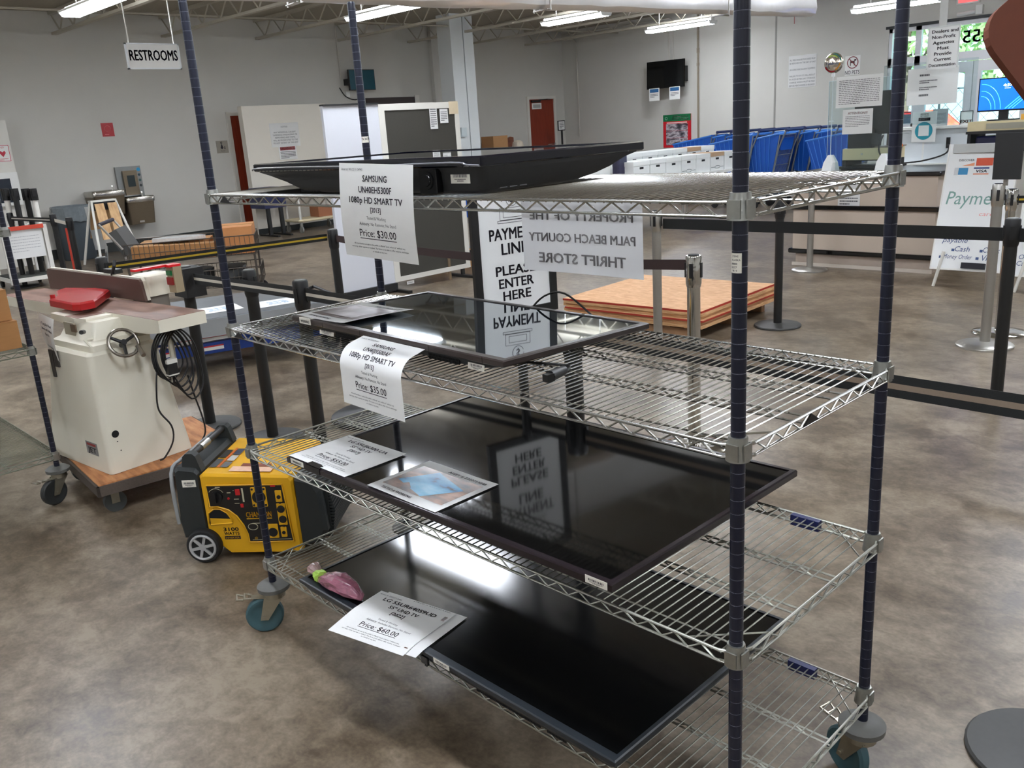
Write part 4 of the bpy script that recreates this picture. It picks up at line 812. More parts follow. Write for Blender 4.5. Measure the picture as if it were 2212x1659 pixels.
# raised rim of the front face around the recessed panel
pp = [(-0.035, 0.326), (0.272, 0.319), (0.289, 0.074), (0.108, 0.074), (0.104, 0.11), (0.092, 0.15), (0.070, 0.19), (0.040, 0.218), (0.0, 0.232), (-0.035, 0.234)]
MB(MG).prism(pp, -0.016, -0.0125, 1).build('control_panel', PNL, GN, 'black control panel')
MB(MG).tube([(q[0], -0.015, q[1]) for q in pp], 0.004, 6, True).build('panel_rim', YEL, GN, None, 60)
hp = [(-0.05, 0.165), (-0.045, 0.205), (-0.02, 0.223), (0.005, 0.222), (0.03, 0.205), (0.05, 0.172), (0.048, 0.160), (-0.042, 0.155)]
MB(MG).prism(hp, -0.0145, -0.0122, 1).build('hand_hold', dk, GN, 'dark hand hold')
MB(MG).prism([(-0.042, 0.158), (0.046, 0.162), (0.046, 0.178), (-0.042, 0.184)], -0.0152, -0.0143, 1).tube([(q[0], -0.0145, q[1]) for q in hp], 0.0035, 6, True).build('hand_hold_rim', YEL, GN, None, 60)
gf = lambda y: flat(MG @ Vector((0, y, 0)), MG.to_3x3() @ Vector((1, 0, 0)), (0, 0, 1))
g_ = gf(-0.0128)
MB().text('3100', g_, 0.036, 0.124, 0.016, 0.062, 'C', 0.05).text('WATTS', g_, 0.037, 0.107, 0.013, 0.062, 'C', 0.05).build('power_lettering', INK, GN)
ib = board(MB(), g_, 0.064, 0.014, 0.0006, 0.006, 0.088).build('inverter_band', INK, GN); MB().text('INVERTER', gf(-0.0134), 0.038, 0.091, 0.008, 0.056, 'C', 0.03).build('inverter_lettering', YEL, ib)
g2_ = gf(-0.0166)
MB().text('CHAMPION', g2_, 0.161, 0.183, 0.023, 0.104, 'C', 0.04).quad(g2_(0.109, 0.175), g2_(0.213, 0.175), g2_(0.213, 0.179), g2_(0.109, 0.179)).build('brand_lettering', YEL, GN)
pr_ = MB()
for (a, b, c, d) in ((0.0, 0.02, 0.315, 0.318), (0.045, 0.06, 0.29, 0.294), (0.07, 0.075, 0.30, 0.302), (0.07, 0.09, 0.262, 0.265), (0.105, 0.112, 0.25, 0.31), (0.07, 0.09, 0.244, 0.247), (0.13, 0.17, 0.155, 0.158), (0.12, 0.28, 0.083, 0.085)): pr_.quad(g2_(a, c), g2_(b, c), g2_(b, d), g2_(a, d))
pr_.tube([MG @ Vector((0.13+0.02*math.cos(t), -0.017, 0.142+0.014*math.sin(t))) for t in [k*0.5 for k in range(13)]], 0.0012, 4); pr_.tube([MG @ Vector((0.0+0.034*math.cos(t), -0.017, 0.277+0.034*math.sin(t))) for t in [0.5+k*0.2 for k in range(11)]], 0.001, 4)
pr_.build('panel_print', mat('panel_print_cream', (196, 190, 160), 0.6), GN)
def disc(m, x, z, r, y0, y1, n=16): m.cyl((x, y0, z), (x, y1, z), r, n)
kn = MB(MG); disc(kn, 0.0, 0.276, 0.024, -0.022, -0.016, 20); kn.box((-0.004, -0.036, 0.256), (0.004, -0.022, 0.298)); kn.build('engine_dial', BLKP, GN)
rb_ = MB(MG).box((0.081, -0.021, 0.282), (0.099, -0.016, 0.306)).build('rocker_switch', mat('red_rocker', (196, 30, 36), 0.4), GN, 'red rocker switch')
MB(MG).box((0.094, -0.020, 0.228), (0.106, -0.016, 0.243)).build('reset_button', mat('red_rocker', (0, 0, 0)), GN); rr_ = MB(MG); disc(rr_, 0.049, 0.268, 0.005, -0.019, -0.016, 10); rr_.build('warning_lamp', mat('red_rocker', (0, 0, 0)), GN, 'red warning lamp')
MB(MG).box((0.226, -0.020, 0.312), (0.245, -0.016, 0.319)).build('display_lamp', mat('red_rocker', (0, 0, 0)), GN)
def outlet(x0, x1, z0, z1, holes, hr):
    o = MB(MG).rbox((x0, -0.0195, z0), (x1, -0.016, z1), 0.003, 3, 1).build('outlet', YEL, GN, 'yellow outlet plate')
    for (x, z) in holes: m = MB(MG); disc(m, x, z, hr, -0.023, -0.0195, 20); m.build('socket', BLKP, o)
    return o
outlet(0.143, 0.205, 0.228, 0.312, [(0.174, 0.270)], 0.027); outlet(0.240, 0.266, 0.246, 0.296, [(0.254, 0.268)], 0.008); outlet(0.239, 0.274, 0.146, 0.240, [(0.256, 0.216), (0.258, 0.172)], 0.0155)
outlet(0.190, 0.232, 0.090, 0.152, [(0.210, 0.117)], 0.019); outlet(0.242, 0.266, 0.094, 0.138, [(0.254, 0.114)], 0.007)
bk_ = MB(MG); 
for (x, z) in ((0.15, 0.304), (0.198, 0.304), (0.15, 0.236), (0.198, 0.236), (0.256, 0.243), (0.258, 0.143)): disc(bk_, x, z, 0.0045, -0.0215, -0.0195, 8)
bk_.build('outlet_screws', BLKP, GN); gk = MB(MG); disc(gk, 0.137, 0.092, 0.006, -0.021, -0.016, 12); gk.build('ground_terminal', mat('brass', (176, 140, 60), 0.35, 0.8), GN)
# black ends
MB(MG).loft([[(-0.175, y, 0.16), (-0.168, y, 0.092), (-0.062, y, 0.088), (-0.062, y, 0.375), (-0.075, y, 0.392), (-0.150, y, 0.402), (-0.165, y, 0.39)] if i in (1, 2) else [(-0.165, y, 0.165), (-0.158, y, 0.10), (-0.068, y, 0.096), (-0.068, y, 0.368), (-0.08, y, 0.38), (-0.142, y, 0.39), (-0.155, y, 0.38)] for i, y in enumerate((-0.008, 0.006, 0.40, 0.415))]).build('left_end_cover', DGR, GN, 'charcoal end cover')
sticker_on(GN, flat(MG @ Vector((-0.135, -0.0085, 0.318)), MG.to_3x3() @ Vector((1, 0, 0)), (0, 0, 1)), 0.056, 0.030, seed=14)
MB(MG).tube([(-0.178, -0.004, 0.16), (-0.176, 0.0, 0.375), (-0.16, 0.1, 0.408), (-0.155, 0.38, 0.41)], 0.008, 6, smooth=4).build('end_trim', mat('grey_trim', (140, 142, 142), 0.5), GN, 'grey edge trim', 60)
MB(MG).loft([[(0.318, y, 0.035), (0.395, y, 0.055), (0.425, y, 0.10), (0.415, y, 0.28), (0.395, y, 0.325), (0.318, y, 0.338)] if i in (1, 2) else [(0.318, y, 0.045), (0.385, y, 0.065), (0.41, y, 0.11), (0.40, y, 0.27), (0.38, y, 0.31), (0.318, y, 0.325)] for i, y in enumerate((0.0, 0.016, 0.39, 0.41))]).build('right_end_cover', DGR, GN, 'charcoal end cover')
lv = MB(MG)
for k in range(15): z = 0.075+k*0.0135; lv.box((0.41, 0.05, z), (0.452-abs(k-7)*0.0025, 0.37, z+0.007))
lv.box((0.40, 0.045, 0.06), (0.43, 0.055, 0.285)).box((0.40, 0.365, 0.06), (0.43, 0.375, 0.285)); lv.build('exhaust_grille', DGR, GN, 'slatted exhaust grille')
for y0 in (-0.045, 0.415):
    w_ = MB(MG).lathe((-0.078, y0, 0.071), [(0.001, 0.004), (0.056, 0.004), (0.056, 0.0), (0.066, 0.0), (0.071, 0.008), (0.071, 0.032), (0.066, 0.04), (0.056, 0.04), (0.056, 0.036), (0.001, 0.036)], 30, 'Y').build('wheel', RUBBER, GN, None, 40)
    hb = MB(MG); HB = mat('grey_plastic_hub', (176, 176, 176), 0.4, 0.2); ye = y0 if y0 < 0 else y0+0.04
    for k in range(6): a = k*PI/3+0.3; hb.box((-0.078-0.0055, min(ye-0.003, ye+0.006), 0.071+0.008), (-0.078+0.0055, max(ye-0.003, ye+0.006), 0.071+0.048), Matrix.Rotation(a, 3, 'Y'), (-0.078, ye, 0.071))
    hb.lathe((-0.078, ye-0.004, 0.071), [(0.001, 0), (0.014, 0), (0.014, 0.008), (0.001, 0.008)], 14, 'Y'); hb.tube([(-0.078+0.051*math.cos(k*PI/15), ye-0.001, 0.071+0.051*math.sin(k*PI/15)) for k in range(30)], 0.0055, 6, True); hb.build('hub', HB, w_, 'grey six spoke hub')
for y0 in (0.03, 0.375): MB(MG).prism([(-0.135, 0.385), (-0.125, 0.44), (-0.112, 0.452), (-0.085, 0.452), (-0.072, 0.44), (-0.055, 0.375)], y0-0.02, y0+0.02, 1).build('handle_bracket', DGR, GN, 'charcoal handle bracket')
MB(MG).cyl((-0.098, 0.05, 0.437), (-0.098, 0.36, 0.437), 0.014, 12).build('carry_handle', BLKP, GN, None, 50)
MB(MG).cyl((-0.098, 0.12, 0.437), (-0.098, 0.20, 0.437), 0.0165, 12).build('handle_sleeve', STEEL, GN, 'silver sleeve on the handle', 50)
tg = flat(MG @ Vector((0, 0, 0.3735)), MG.to_3x3() @ Vector((1, 0, -0.056)), MG.to_3x3() @ Vector((0, 1, 0)))
for k, (u0, v0, w_, h_, c, n_) in enumerate(((-0.045, 0.06, 0.028, 0.09, (70, 72, 74), 'grey'), (-0.012, 0.06, 0.008, 0.22, (206, 96, 30), 'orange'), (0.0, 0.06, 0.030, 0.06, (96, 98, 100), 'grey'), (0.0, 0.13, 0.030, 0.06, (190, 190, 186), 'pale'), (0.0, 0.20, 0.030, 0.07, (52, 60, 80), 'navy'), (-0.045, 0.165, 0.028, 0.09, (44, 42, 38), 'black'))):
    board(MB(), tg, w_, h_, 0.0006, u0, v0).build('instruction_label', mat('gen_label_'+n_+str(k), c, 0.5), GN)
board(MB(), tg, 0.17, 0.05, 0.0008, 0.05, 0.02).build('warning_label', mat('peach_label', (232, 188, 160), 0.5, 0, 0.15, 60), GN, 'peach warning label'); board(MB(), tg, 0.12, 0.03, 0.0008, 0.08, 0.075).build('warning_label', mat('maroon_label', (126, 62, 44), 0.5, 0, 0.15, 60), GN, 'maroon warning label')
MB(MG).box((0.02, 0.05, 0.0), (0.06, 0.36, 0.025)).box((0.25, 0.05, 0.0), (0.29, 0.36, 0.022)).build('rubber_feet', RUBBER, GN)

# ================================================================ belt stanchions
CHRB = mat('polished_chrome', (205, 204, 200), 0.1, 1.0, 0.03, 10)
SILV = mat('brushed_silver_post', (176, 174, 168), 0.32, 0.9, 0.05, 20, stretch=(1, 1, 20))
GB = 'belt stanchions on the shop floor'
def stanchion(x, y, label, kind='black', H=0.97, base_r=0.178, belts=(), head_h=0.13, pole_r=0.0318, head_r=0.038, base=True):
    t = thing('belt_stanchion', label, 'stanchion', (x, y, 0), 0, GB); M = Matrix.Translation((x, y, 0))
    pm, bm_, hm = {'black': (BLKT, mat('black_base_plate', (52, 52, 50), 0.5, 0, 0.15, 60), BLKP), 'chrome': (CHRB, CHRB, CHRB), 'silver': (SILV, SILV, STEEL)}[kind]
    if base: MB(M).lathe((0, 0, 0), [(0.001, 0), (base_r, 0), (base_r, 0.010), (base_r-0.006, 0.016), (base_r*0.55, 0.026 if kind != 'black' else 0.021), (pole_r+0.012, 0.034 if kind != 'black' else 0.025), (0.001, 0.034)], 36).build('base', bm_, t, None, 40)
    MB(M).cyl((0, 0, 0.02), (0, 0, H-head_h), pole_r, 18).build('pole', pm, t, None, 40)
    hd = MB(M).lathe((0, 0, 0), [(0.001, H-head_h-0.012), (pole_r+0.002, H-head_h-0.012), (head_r, H-head_h+0.006), (head_r, H-0.008), (head_r-0.003, H), (0.001, H)], 20).build('head', hm, t, None, 40)
    MB(M).lathe((0, 0, 0), [(0.001, H-0.001), (head_r*0.72, H-0.001), (head_r*0.70, H+0.004), (0.001, H+0.005)], 18).build('cap', BLKM if kind != 'black' else mat('grey_cap', (120, 122, 118), 0.5), hd)
    for a in range(4):
        r_ = Matrix.Rotation(a*PI/2+0.3, 4, 'Z'); MB(M @ r_).box((head_r-0.006, -0.009, H-0.105), (head_r+0.004, 0.009, H-0.035)).build('belt_clip', BLKP, hd)
    return t
def belt(owner, a, b, z0, z1, h=0.05, m=BELT, stripe=None, sag=0.0, label=None):
    """webbing pulled from its stanchion to the next"""
    A = Vector((a[0], a[1], z0)); B_ = Vector((b[0], b[1], z1)); d = (B_-A); n = Vector((-d.y, d.x, 0)).normalized(); N = 8
    def pt(t, v, o): q = A+d*t; return Vector((q.x, q.y, q.z-sag*4*t*(1-t)+v))+n*o
    def strip(v0, v1, o): return [[pt(k/N, v0, -o), pt(k/N, v0, o), pt(k/N, v1, o), pt(k/N, v1, -o)] for k in range(N+1)]
    bo = MB().loft(strip(-h/2, h/2, 0.0008)).build('belt', m, owner, label)
    if stripe: MB().loft(strip(-h*0.13, h*0.13, 0.0012)).build('stripe', stripe, bo)
    return bo
WSTR = mat('pale_grey_stripe', (186, 180, 168), 0.8, 0, 0.06, 200); YSTR = mat('yellow_stripe', (186, 158, 40), 0.8, 0, 0.08, 200); TSTR = mat('tan_stripe', (128, 112, 96), 0.8, 0, 0.08, 200)
s1 = stanchion(-2.36, 0.915, 'black stanchion with a big square belt head, just behind the jointer')
MB().box((-2.435, 0.865, 0.80), (-2.275, 0.985, 0.965)).build('belt_cassette', BLKM, s1, 'large dark belt cassette')
_q = PZ(507, 588, 0.97); s2 = stanchion(_q.x, _q.y+0.08, 'black stanchion right behind the left front rack post')
s3 = stanchion(-1.19, 0.955, 'black stanchion standing past the blue lift table, left of the second television')
s6 = stanchion(0.53, 0.985, 'black stanchion behind the rack beside the payment line sign')
belt(s1, (-2.27, 0.92), (-1.23, 0.955), 0.905, 0.905, 0.06, BELT, WSTR, 0, 'black belt with a pale stripe')
belt(s3, (-1.15, 0.956), (0.49, 0.985), 0.905, 0.905, 0.06, BELT, WSTR, 0.004, 'black belt with a pale stripe')
s4 = stanchion(-3.12, 2.42, 'black stanchion where the yellow striped belt ends, left of the white panel')
belt(s4, (-3.155, 2.39), (-3.42, 0.87), 0.915, 0.905, 0.05, BELT, YSTR, 0.0, 'black belt with a yellow stripe')
s8 = stanchion(-3.44, 0.845, 'black stanchion hidden behind the jointer fence holding the yellow striped belt')
c1 = stanchion(-1.151, 3.768, 'silver stanchion in front of the plywood stack, farther of two', 'silver', 1.0)
c2 = stanchion(0.152, 2.29, 'polished chrome stanchion with a brown belt, right behind the rack', 'chrome', 0.973, 0.17, head_h=0.14)
belt(c2, (0.115, 2.29), (-3.08, 2.42), 0.925, 0.905, 0.05, BROWNBELT, None, 0.05, 'brown belt')
b1 = stanchion(-0.82, 4.87, 'black stanchion with a flat round base right of the plywood stack')
b2 = stanchion(1.09, 3.78, 'black stanchion near the whiteboards crossed by the long black belt', 'black', 1.0)
belt(c1, (-1.11, 3.79), (1.06, 3.80), 0.91, 0.915, 0.07, BELT, None, 0.0, 'long plain black belt')
belt(b2, (1.12, 3.79), (3.4, 3.86), 0.915, 0.915, 0.07, BELT, None, 0.0, 'long plain black belt')
c3 = stanchion(-1.79, 7.27, 'silver stanchion standing in front of the beige counter', 'silver', 1.0)
c5 = stanchion(0.603, 5.40, 'chrome stanchion with a yellow striped belt behind the whiteboard', 'chrome', 1.0)
belt(c5, (0.64, 5.42), (3.2, 6.4), 0.93, 0.93, 0.05, BELT, YSTR, 0, 'black belt with a yellow stripe')
c4 = stanchion(0.637, 5.00, 'silver stanchion carrying a tall black sign bracket before the whiteboards', 'silver', 1.07)
_m = MB().box((0.605, 4.96, 1.10), (0.765, 4.985, 1.385)).build('sign_bracket', BLKM, c4, 'tall black sign bracket')
MB().box((0.665, 4.985, 1.06), (0.69, 5.0, 1.12)).build('bracket_stem', STEEL, c4)
rb = stanchion(2.09, 0.955, 'black stanchion at the right edge of which only the round base shows')
belt(rb, (2.05, 0.957), (0.57, 0.985), 0.905, 0.905, 0.06, BELT, TSTR, 0, 'black belt with a tan stripe')
belt(rb, (2.13, 0.957), (3.8, 1.0), 0.905, 0.905, 0.06, BELT, TSTR, 0, 'black belt with a tan stripe')
tag(MB().lathe((-1.66, 1.60, 0), [(0.001, 0), (0.235, 0), (0.245, 0.012), (0.24, 0.03), (0.21, 0.045), (0.06, 0.06), (0.03, 0.09), (0.001, 0.09)], 40).build('round_base_plate', BLKP, None, None, 40), 'wide round black base plate lying on the floor behind the third shelf', 'base plate')
# ================================================================ payment line sign
sg = thing('sign_stand', 'black framed payment line sign standing close behind the rack', 'sign', (0.29, 0.97, 0), 0)
Sx = Vector((math.cos(math.radians(79)), math.sin(math.radians(79)), 0)); Sn = Vector((Sx.y, -Sx.x, 0)); So = Vector((0.258, 0.795, 0.945))
sf = flat(So, Sx, (0, 0, 1)); SW, SHt = 0.352, 0.492; b_ = 0.030
fr = MB()
for (u, v, w_, h_) in ((0, 0, SW, b_), (0, SHt-b_, SW, b_), (0, b_, b_, SHt-2*b_), (SW-b_, b_, b_, SHt-2*b_)): board(fr, sf, w_, h_, 0.018, u, v)
fr.build('frame', BLKP, sg)
sp = board(MB(), flat(So-Sn*0.006, Sx, (0, 0, 1)), SW-2*b_, SHt-2*b_, 0.004, b_, b_).build('poster', mat('poster_white', (226, 227, 226), 0.35, 0, 0.02, 10), sg)
sq = flat(So-Sn*0.0055, Sx, (0, 0, 1)); cx = SW/2
MB().text('PAYMENT', sq, cx, 0.285, 0.040, 0.205, 'C', 0.03).text('LINE', sq, cx, 0.232, 0.040, 0.11, 'C', 0.03).text('PLEASE', sq, cx, 0.158, 0.034, 0.17, 'C', 0.045).text('ENTER', sq, cx, 0.112, 0.034, 0.15, 'C', 0.045).text('HERE', sq, cx, 0.066, 0.034, 0.12, 'C', 0.045).build('sign_lettering', INK, sp)
ic = MB()
def outl(m, f, u0, v0, u1, v1, t=0.0016): m.quad(f(u0, v0), f(u1, v0), f(u1, v0+t), f(u0, v0+t)); m.quad(f(u0, v1-t), f(u1, v1-t), f(u1, v1), f(u0, v1)); m.quad(f(u0, v0), f(u0+t, v0), f(u0+t, v1), f(u0, v1)); m.quad(f(u1-t, v0), f(u1, v0), f(u1, v1), f(u1-t, v1))
outl(ic, sq, cx-0.065, 0.342, cx+0.065, 0.352); outl(ic, sq, cx-0.055, 0.352, cx+0.055, 0.395); outl(ic, sq, cx-0.04, 0.36, cx+0.04, 0.385)
ic.tube([sq(cx+0.025*math.cos(k*0.42), 0.425+0.025*math.sin(k*0.42)) for k in range(15)], 0.0009, 4); ic.text('$', sq, cx, 0.412, 0.026); ic.build('sign_icon', INK, sp)
MB().cyl((0.29, 0.97, 0.02), (0.29, 0.97, 0.945), 0.018, 14).box((0.275, 0.955, 0.93), (0.305, 0.985, 0.96)).build('pole', BLKT, sg); MB().lathe((0.29, 0.97, 0), [(0.001, 0), (0.16, 0), (0.16, 0.010), (0.05, 0.02), (0.02, 0.03), (0.001, 0.03)], 30).build('base', BLKT, sg)
# ================================================================ scissor lift table
LT = thing('lift_table', 'blue wheeled scissor lift table with a grey steel top behind the jointer', 'lift table', (-4.0, 2.0, 0), math.radians(74)); ML = PM[LT]
BLUE = mat('blue_enamel', (24, 56, 128), 0.4, 0, 0.08, 12); GTOP = mat('scuffed_grey_steel_top', (120, 126, 130), 0.3, 0.35, 0.15, 14)
MB(ML).rbox((-0.86, -0.52, 0.375), (0.66, 0.50, 0.405), 0.01, 3).build('tabletop', GTOP, LT, 'scuffed grey top')
MB(ML).box((-0.86, -0.525, 0.27), (0.66, -0.515, 0.40)).box((0.65, -0.52, 0.27), (0.662, 0.5, 0.40)).box((-0.862, -0.52, 0.27), (-0.85, 0.5, 0.40)).build('top_skirt', mat('pale_grey_skirt', (162, 166, 168), 0.4, 0.2), LT)
MB(ML).box((-0.86, -0.50, 0.14), (0.60, -0.44, 0.22)).box((-0.86, 0.42, 0.14), (0.60, 0.48, 0.22)).box((-0.86, -0.5, 0.14), (-0.80, 0.48, 0.22)).box((0.54, -0.5, 0.14), (0.60, 0.48, 0.22)).build('base_frame', BLUE, LT)
for yy in (-0.47, 0.41): MB(ML).box((-0.8, yy, 0.225), (0.5, yy+0.025, 0.268), Matrix.Rotation(0.03, 3, 'Y')).build('scissor_arm', BLUE, LT)
for (cx_, cy_) in ((-0.72, -0.42), (0.62, -0.42), (0.62, 0.40), (-0.72, 0.40)): 
    w_ = MB(ML).cyl((cx_, cy_-0.022, 0.07), (cx_, cy_+0.022, 0.07), 0.07, 24).build('wheel', RUBBER, LT, None, 40); MB(ML).box((cx_-0.03, cy_-0.034, 0.06), (cx_+0.03, cy_-0.028, 0.15)).box((cx_-0.03, cy_+0.028, 0.06), (cx_+0.03, cy_+0.034, 0.15)).build('fork', ZINC, w_)
RDS = mat('red_warning_band', (180, 40, 44), 0.5)
for k, (x0, x1, z) in enumerate(((-0.52, -0.12, 0.232), (-0.42, -0.22, 0.165), (-0.72, -0.60, 0.165))):
    f_ = flat(ML @ Vector((x0, -0.503 if z < 0.2 else -0.478, z)), ML.to_3x3() @ Vector((1, 0, 0)), (0, 0, 1)); o = board(MB(), f_, x1-x0, 0.035, 0.0008).build('warning_label', WHITE, LT, 'white label with a red band')
    board(MB(), flat(f_(0, 0)+ML.to_3x3() @ Vector((0, -0.0004, 0)), ML.to_3x3() @ Vector((1, 0, 0)), (0, 0, 1)), x1-x0, 0.011, 0.0008, 0, 0.024).build('label_band', RDS, o)
MB(ML).tube([(0.66, -0.30, 0.38), (0.74, -0.30, 0.40), (0.74, 0.30, 0.40), (0.66, 0.30, 0.38)], 0.014, 8).build('end_rail', BLKT, LT)
SKETCH = ramp_mat('blue_wire_photo', [(0.45, (236, 238, 240)), (0.52, (120, 160, 190)), (0.58, (232, 236, 240))], 16, (0.4, 0.4))
for k, (px, py, lb) in enumerate(((470, 668, 'white photo sheet on the lift table, left of the rack post'), (598, 653, 'white photo sheet on the lift table, right of the rack post'))):
    c = PZ(px, py, 0.407); ux = Vector((0.22, 0.97, 0)).normalized(); uy = Vector((-0.97, 0.22, 0)).normalized()
    sheet('photo_sheet', lb, lambda u, v, c=c, ux=ux, uy=uy: c+ux*(u-0.17)+uy*(v-0.14)+Vector((0, 0, 0.001)), 0.34, 0.28, 3, 3, group='photo sheets on the lift table', prints=[('printed_photo', SKETCH, lambda m, f: m.quad(f(0.09, 0.07), f(0.26, 0.07), f(0.24, 0.21), f(0.10, 0.21)))])
# ================================================================ free-standing display panel: white half and dark felt half
PNm = thing('display_panel', 'free standing white and charcoal felt display panel behind the rack', 'panel', (-5.05, 4.55, 0))
def ppx(px, py): q = PX(px, py, -5.05); return (q.y, q.z)
yl = 3.72; ym = 4.38; yr = 5.47; zp0, zp1 = 0.10, 1.93
MB().box((-5.09, yl, zp0), (-5.05, ym, zp1)).build('white_panel', mat('whiteboard_panel', (208, 210, 216), 0.35, 0, 0.02, 4), PNm, 'plain white panel')
FELT = mat('charcoal_felt', (62, 60, 54), 0.95, 0, 0.18, 160, 0.3)
MB().box((-5.09, ym+0.07, zp0), (-5.055, yr-0.06, zp1-0.06)).build('felt_board', FELT, PNm, 'charcoal felt board')
MB().box((-5.095, ym, zp0), (-5.045, ym+0.075, zp1)).box((-5.095, yr-0.06, zp0), (-5.045, yr, zp1)).box((-5.095, ym+0.075, zp1-0.065), (-5.045, yr-0.06, zp1)).box((-5.095, ym+0.075, zp0), (-5.045, yr-0.06, zp0+0.05)).build('board_frame', OFFW, PNm, 'white frame')
MB().box((-5.13, yl, 0.02), (-5.01, ym, zp0)).box((-5.10, yl, 1.93), (-5.03, ym, 1.945)).build('panel_base', BLKM, PNm)
for yy in (yl+0.1, ym, yr-0.1): MB().box((-5.30, yy-0.025, 0), (-4.80, yy+0.025, 0.03)).box((-5.09, yy-0.02, 0.02), (-5.06, yy+0.02, 0.12)).build('foot', BLKT, PNm)
for (a, b, c, d, n_) in ((929, 968, 243, 281, 'a'), (948, 968, 241, 266, 'b')): pass
for (px0, py0, w_, h_, nm, lb) in ((930, 279, 0.105, 0.235, 'label', 'tall narrow white notice pinned to the felt board'), (951, 266, 0.115, 0.145, 'label', 'small white notice pinned near the corner of the felt board')):
    q = PX(px0, py0, -5.05); f = flat((-5.046, q.y, q.z), (0, 1, 0), (0, 0, 1)); o = board(MB(), f, w_, h_, 0.0008).build('pinned_notice', PAPER, None); tag(o, lb, 'notice', 'notices on the felt board')
    lines_of_print(MB(), flat((-5.0455, q.y, q.z), (0, 1, 0), (0, 0, 1)), 0.012, w_-0.012, 0.02, h_-0.02, 9 if h_ > 0.2 else 6, 5).build('printed_text', GREYINK, o)
q = PX(880, 615, -5.05); f = flat((-5.054, q.y, q.z), (0, 1, 0), (0, 0, 1)); o = board(MB(), f, 0.10, 0.035, 0.001).build('name_label', PAPER, PNm, 'small white label'); MB().text('Scout', flat((-5.0535, q.y, q.z), (0, 1, 0), (0, 0, 1)), 0.05, 0.012, 0.014, 0.06).build('printed_text', INK, o)
q0 = PX(968, 548, -5.05); q1 = PX(976, 618, -5.05); MB().box((-5.055, q0.y-0.012, q1.z), (-5.046, q0.y+0.022, q0.z)).build('hinge_strip', mat('brown_hinge', (110, 92, 70), 0.6), PNm, 'brown strip')
MB().box((-5.046, yr-0.14, zp1-0.13), (-5.0435, yr-0.01, zp1+0.002)).build('masking_tape', mat('masking_tape', (206, 190, 160), 0.7), PNm, 'masking tape')
# cartons just right of the panel, partly hidden by the payment sign
_a = PX(1003, 580, -5.6); _b = PX(1034, 634, -5.6); _h = (_a.z-0.20)/2; _l = None
tag(MB().box((-6.05, _a.y-0.35, 0.17), (-5.58, _b.y+0.03, 0.20)).box((-6.0, _a.y-0.3, 0), (-5.95, _b.y, 0.17)).box((-5.68, _a.y-0.3, 0), (-5.63, _b.y, 0.17)).build('low_bench', BLKT), 'low black bench under the labelled cartons behind the payment sign', 'bench')
for k in range(2): carton(-6.0, _a.y-0.30, 0.205+k*_h, -5.6, _b.y, 0.205+(k+1)*_h-0.008, ('lower' if k == 0 else 'upper')+' brown carton with a white label, between felt board and payment sign', 0.0, 'labelled cartons behind the sign', False, CARD, lab=True)
# ================================================================ plywood stack on a pallet
PAL = thing('pallet', 'rough wooden pallet under the stack of plywood', 'pallet', (-1.75, 4.72, 0), math.radians(3)); MP = PM[PAL]
RAWW = ramp_mat('raw_pallet_wood', [(0.3, (122, 88, 60)), (0.55, (160, 122, 88)), (0.75, (184, 148, 110))], 5, (0.7, 0.8), stretch=(0.6, 6, 2), bump=0.2)
for y0 in (-0.55, -0.02, 0.50): MB(MP).box((-0.62, y0, 0.0), (0.60, y0+0.05, 0.07)).build('runner', RAWW, PAL)
for k in range(6): x0 = -0.62+k*0.225; MB(MP).box((x0, -0.56, 0.07), (x0+0.10, 0.56, 0.09)).build('slat', RAWW, PAL)
OSB = ramp_mat('strand_board_face', [(0.32, (196, 146, 102)), (0.48, (208, 160, 116)), (0.62, (218, 172, 128)), (0.75, (226, 184, 142))], 12, (0.6, 0.75), 8, (1, 2.2, 1), 0.8, 0.2)
EDGEW = ramp_mat('plywood_edge', [(0.35, (176, 128, 84)), (0.6, (214, 172, 124))], 30, (0.7, 0.8), stretch=(0.3, 0.3, 6)); REDE = mat('red_painted_edge', (164, 44, 28), 0.6, 0, 0.15, 30)
zc_ = 0.0905
for k, (t_, red, dx, dy, lb) in enumerate(((0.026, False, 0.02, 0.0, 'bottom sheet of the plywood stack'), (0.026, False, 0.0, 0.012, 'second sheet from the bottom of the plywood stack'), (0.014, True, 0.03, -0.01, 'lower red edged sheet in the plywood stack'), (0.026, False, -0.012, 0.02, 'pale sheet between the two red edged sheets of plywood'), (0.022, False, 0.01, 0.0, 'sheet right under the top board of the plywood stack'), (0.016, True, 0.0, 0.0, 'red edged top board of the plywood stack'))):
    tt = thing('plywood_sheet', lb, 'plywood', (-1.75+dx, 4.72+dy, zc_), math.radians(3+k*0.2), 'plywood sheets on the pallet'); Mx = PM[tt] 
    MB(Mx).box((-0.64, -0.60, 0), (0.66, 0.62, t_-0.0008)).build('board', REDE if red else EDGEW, tt)
    MB(Mx).box((-0.638, -0.598, t_-0.0008), (0.658, 0.618, t_)).build('board_face', OSB, tt)
    zc_ += t_+0.0006

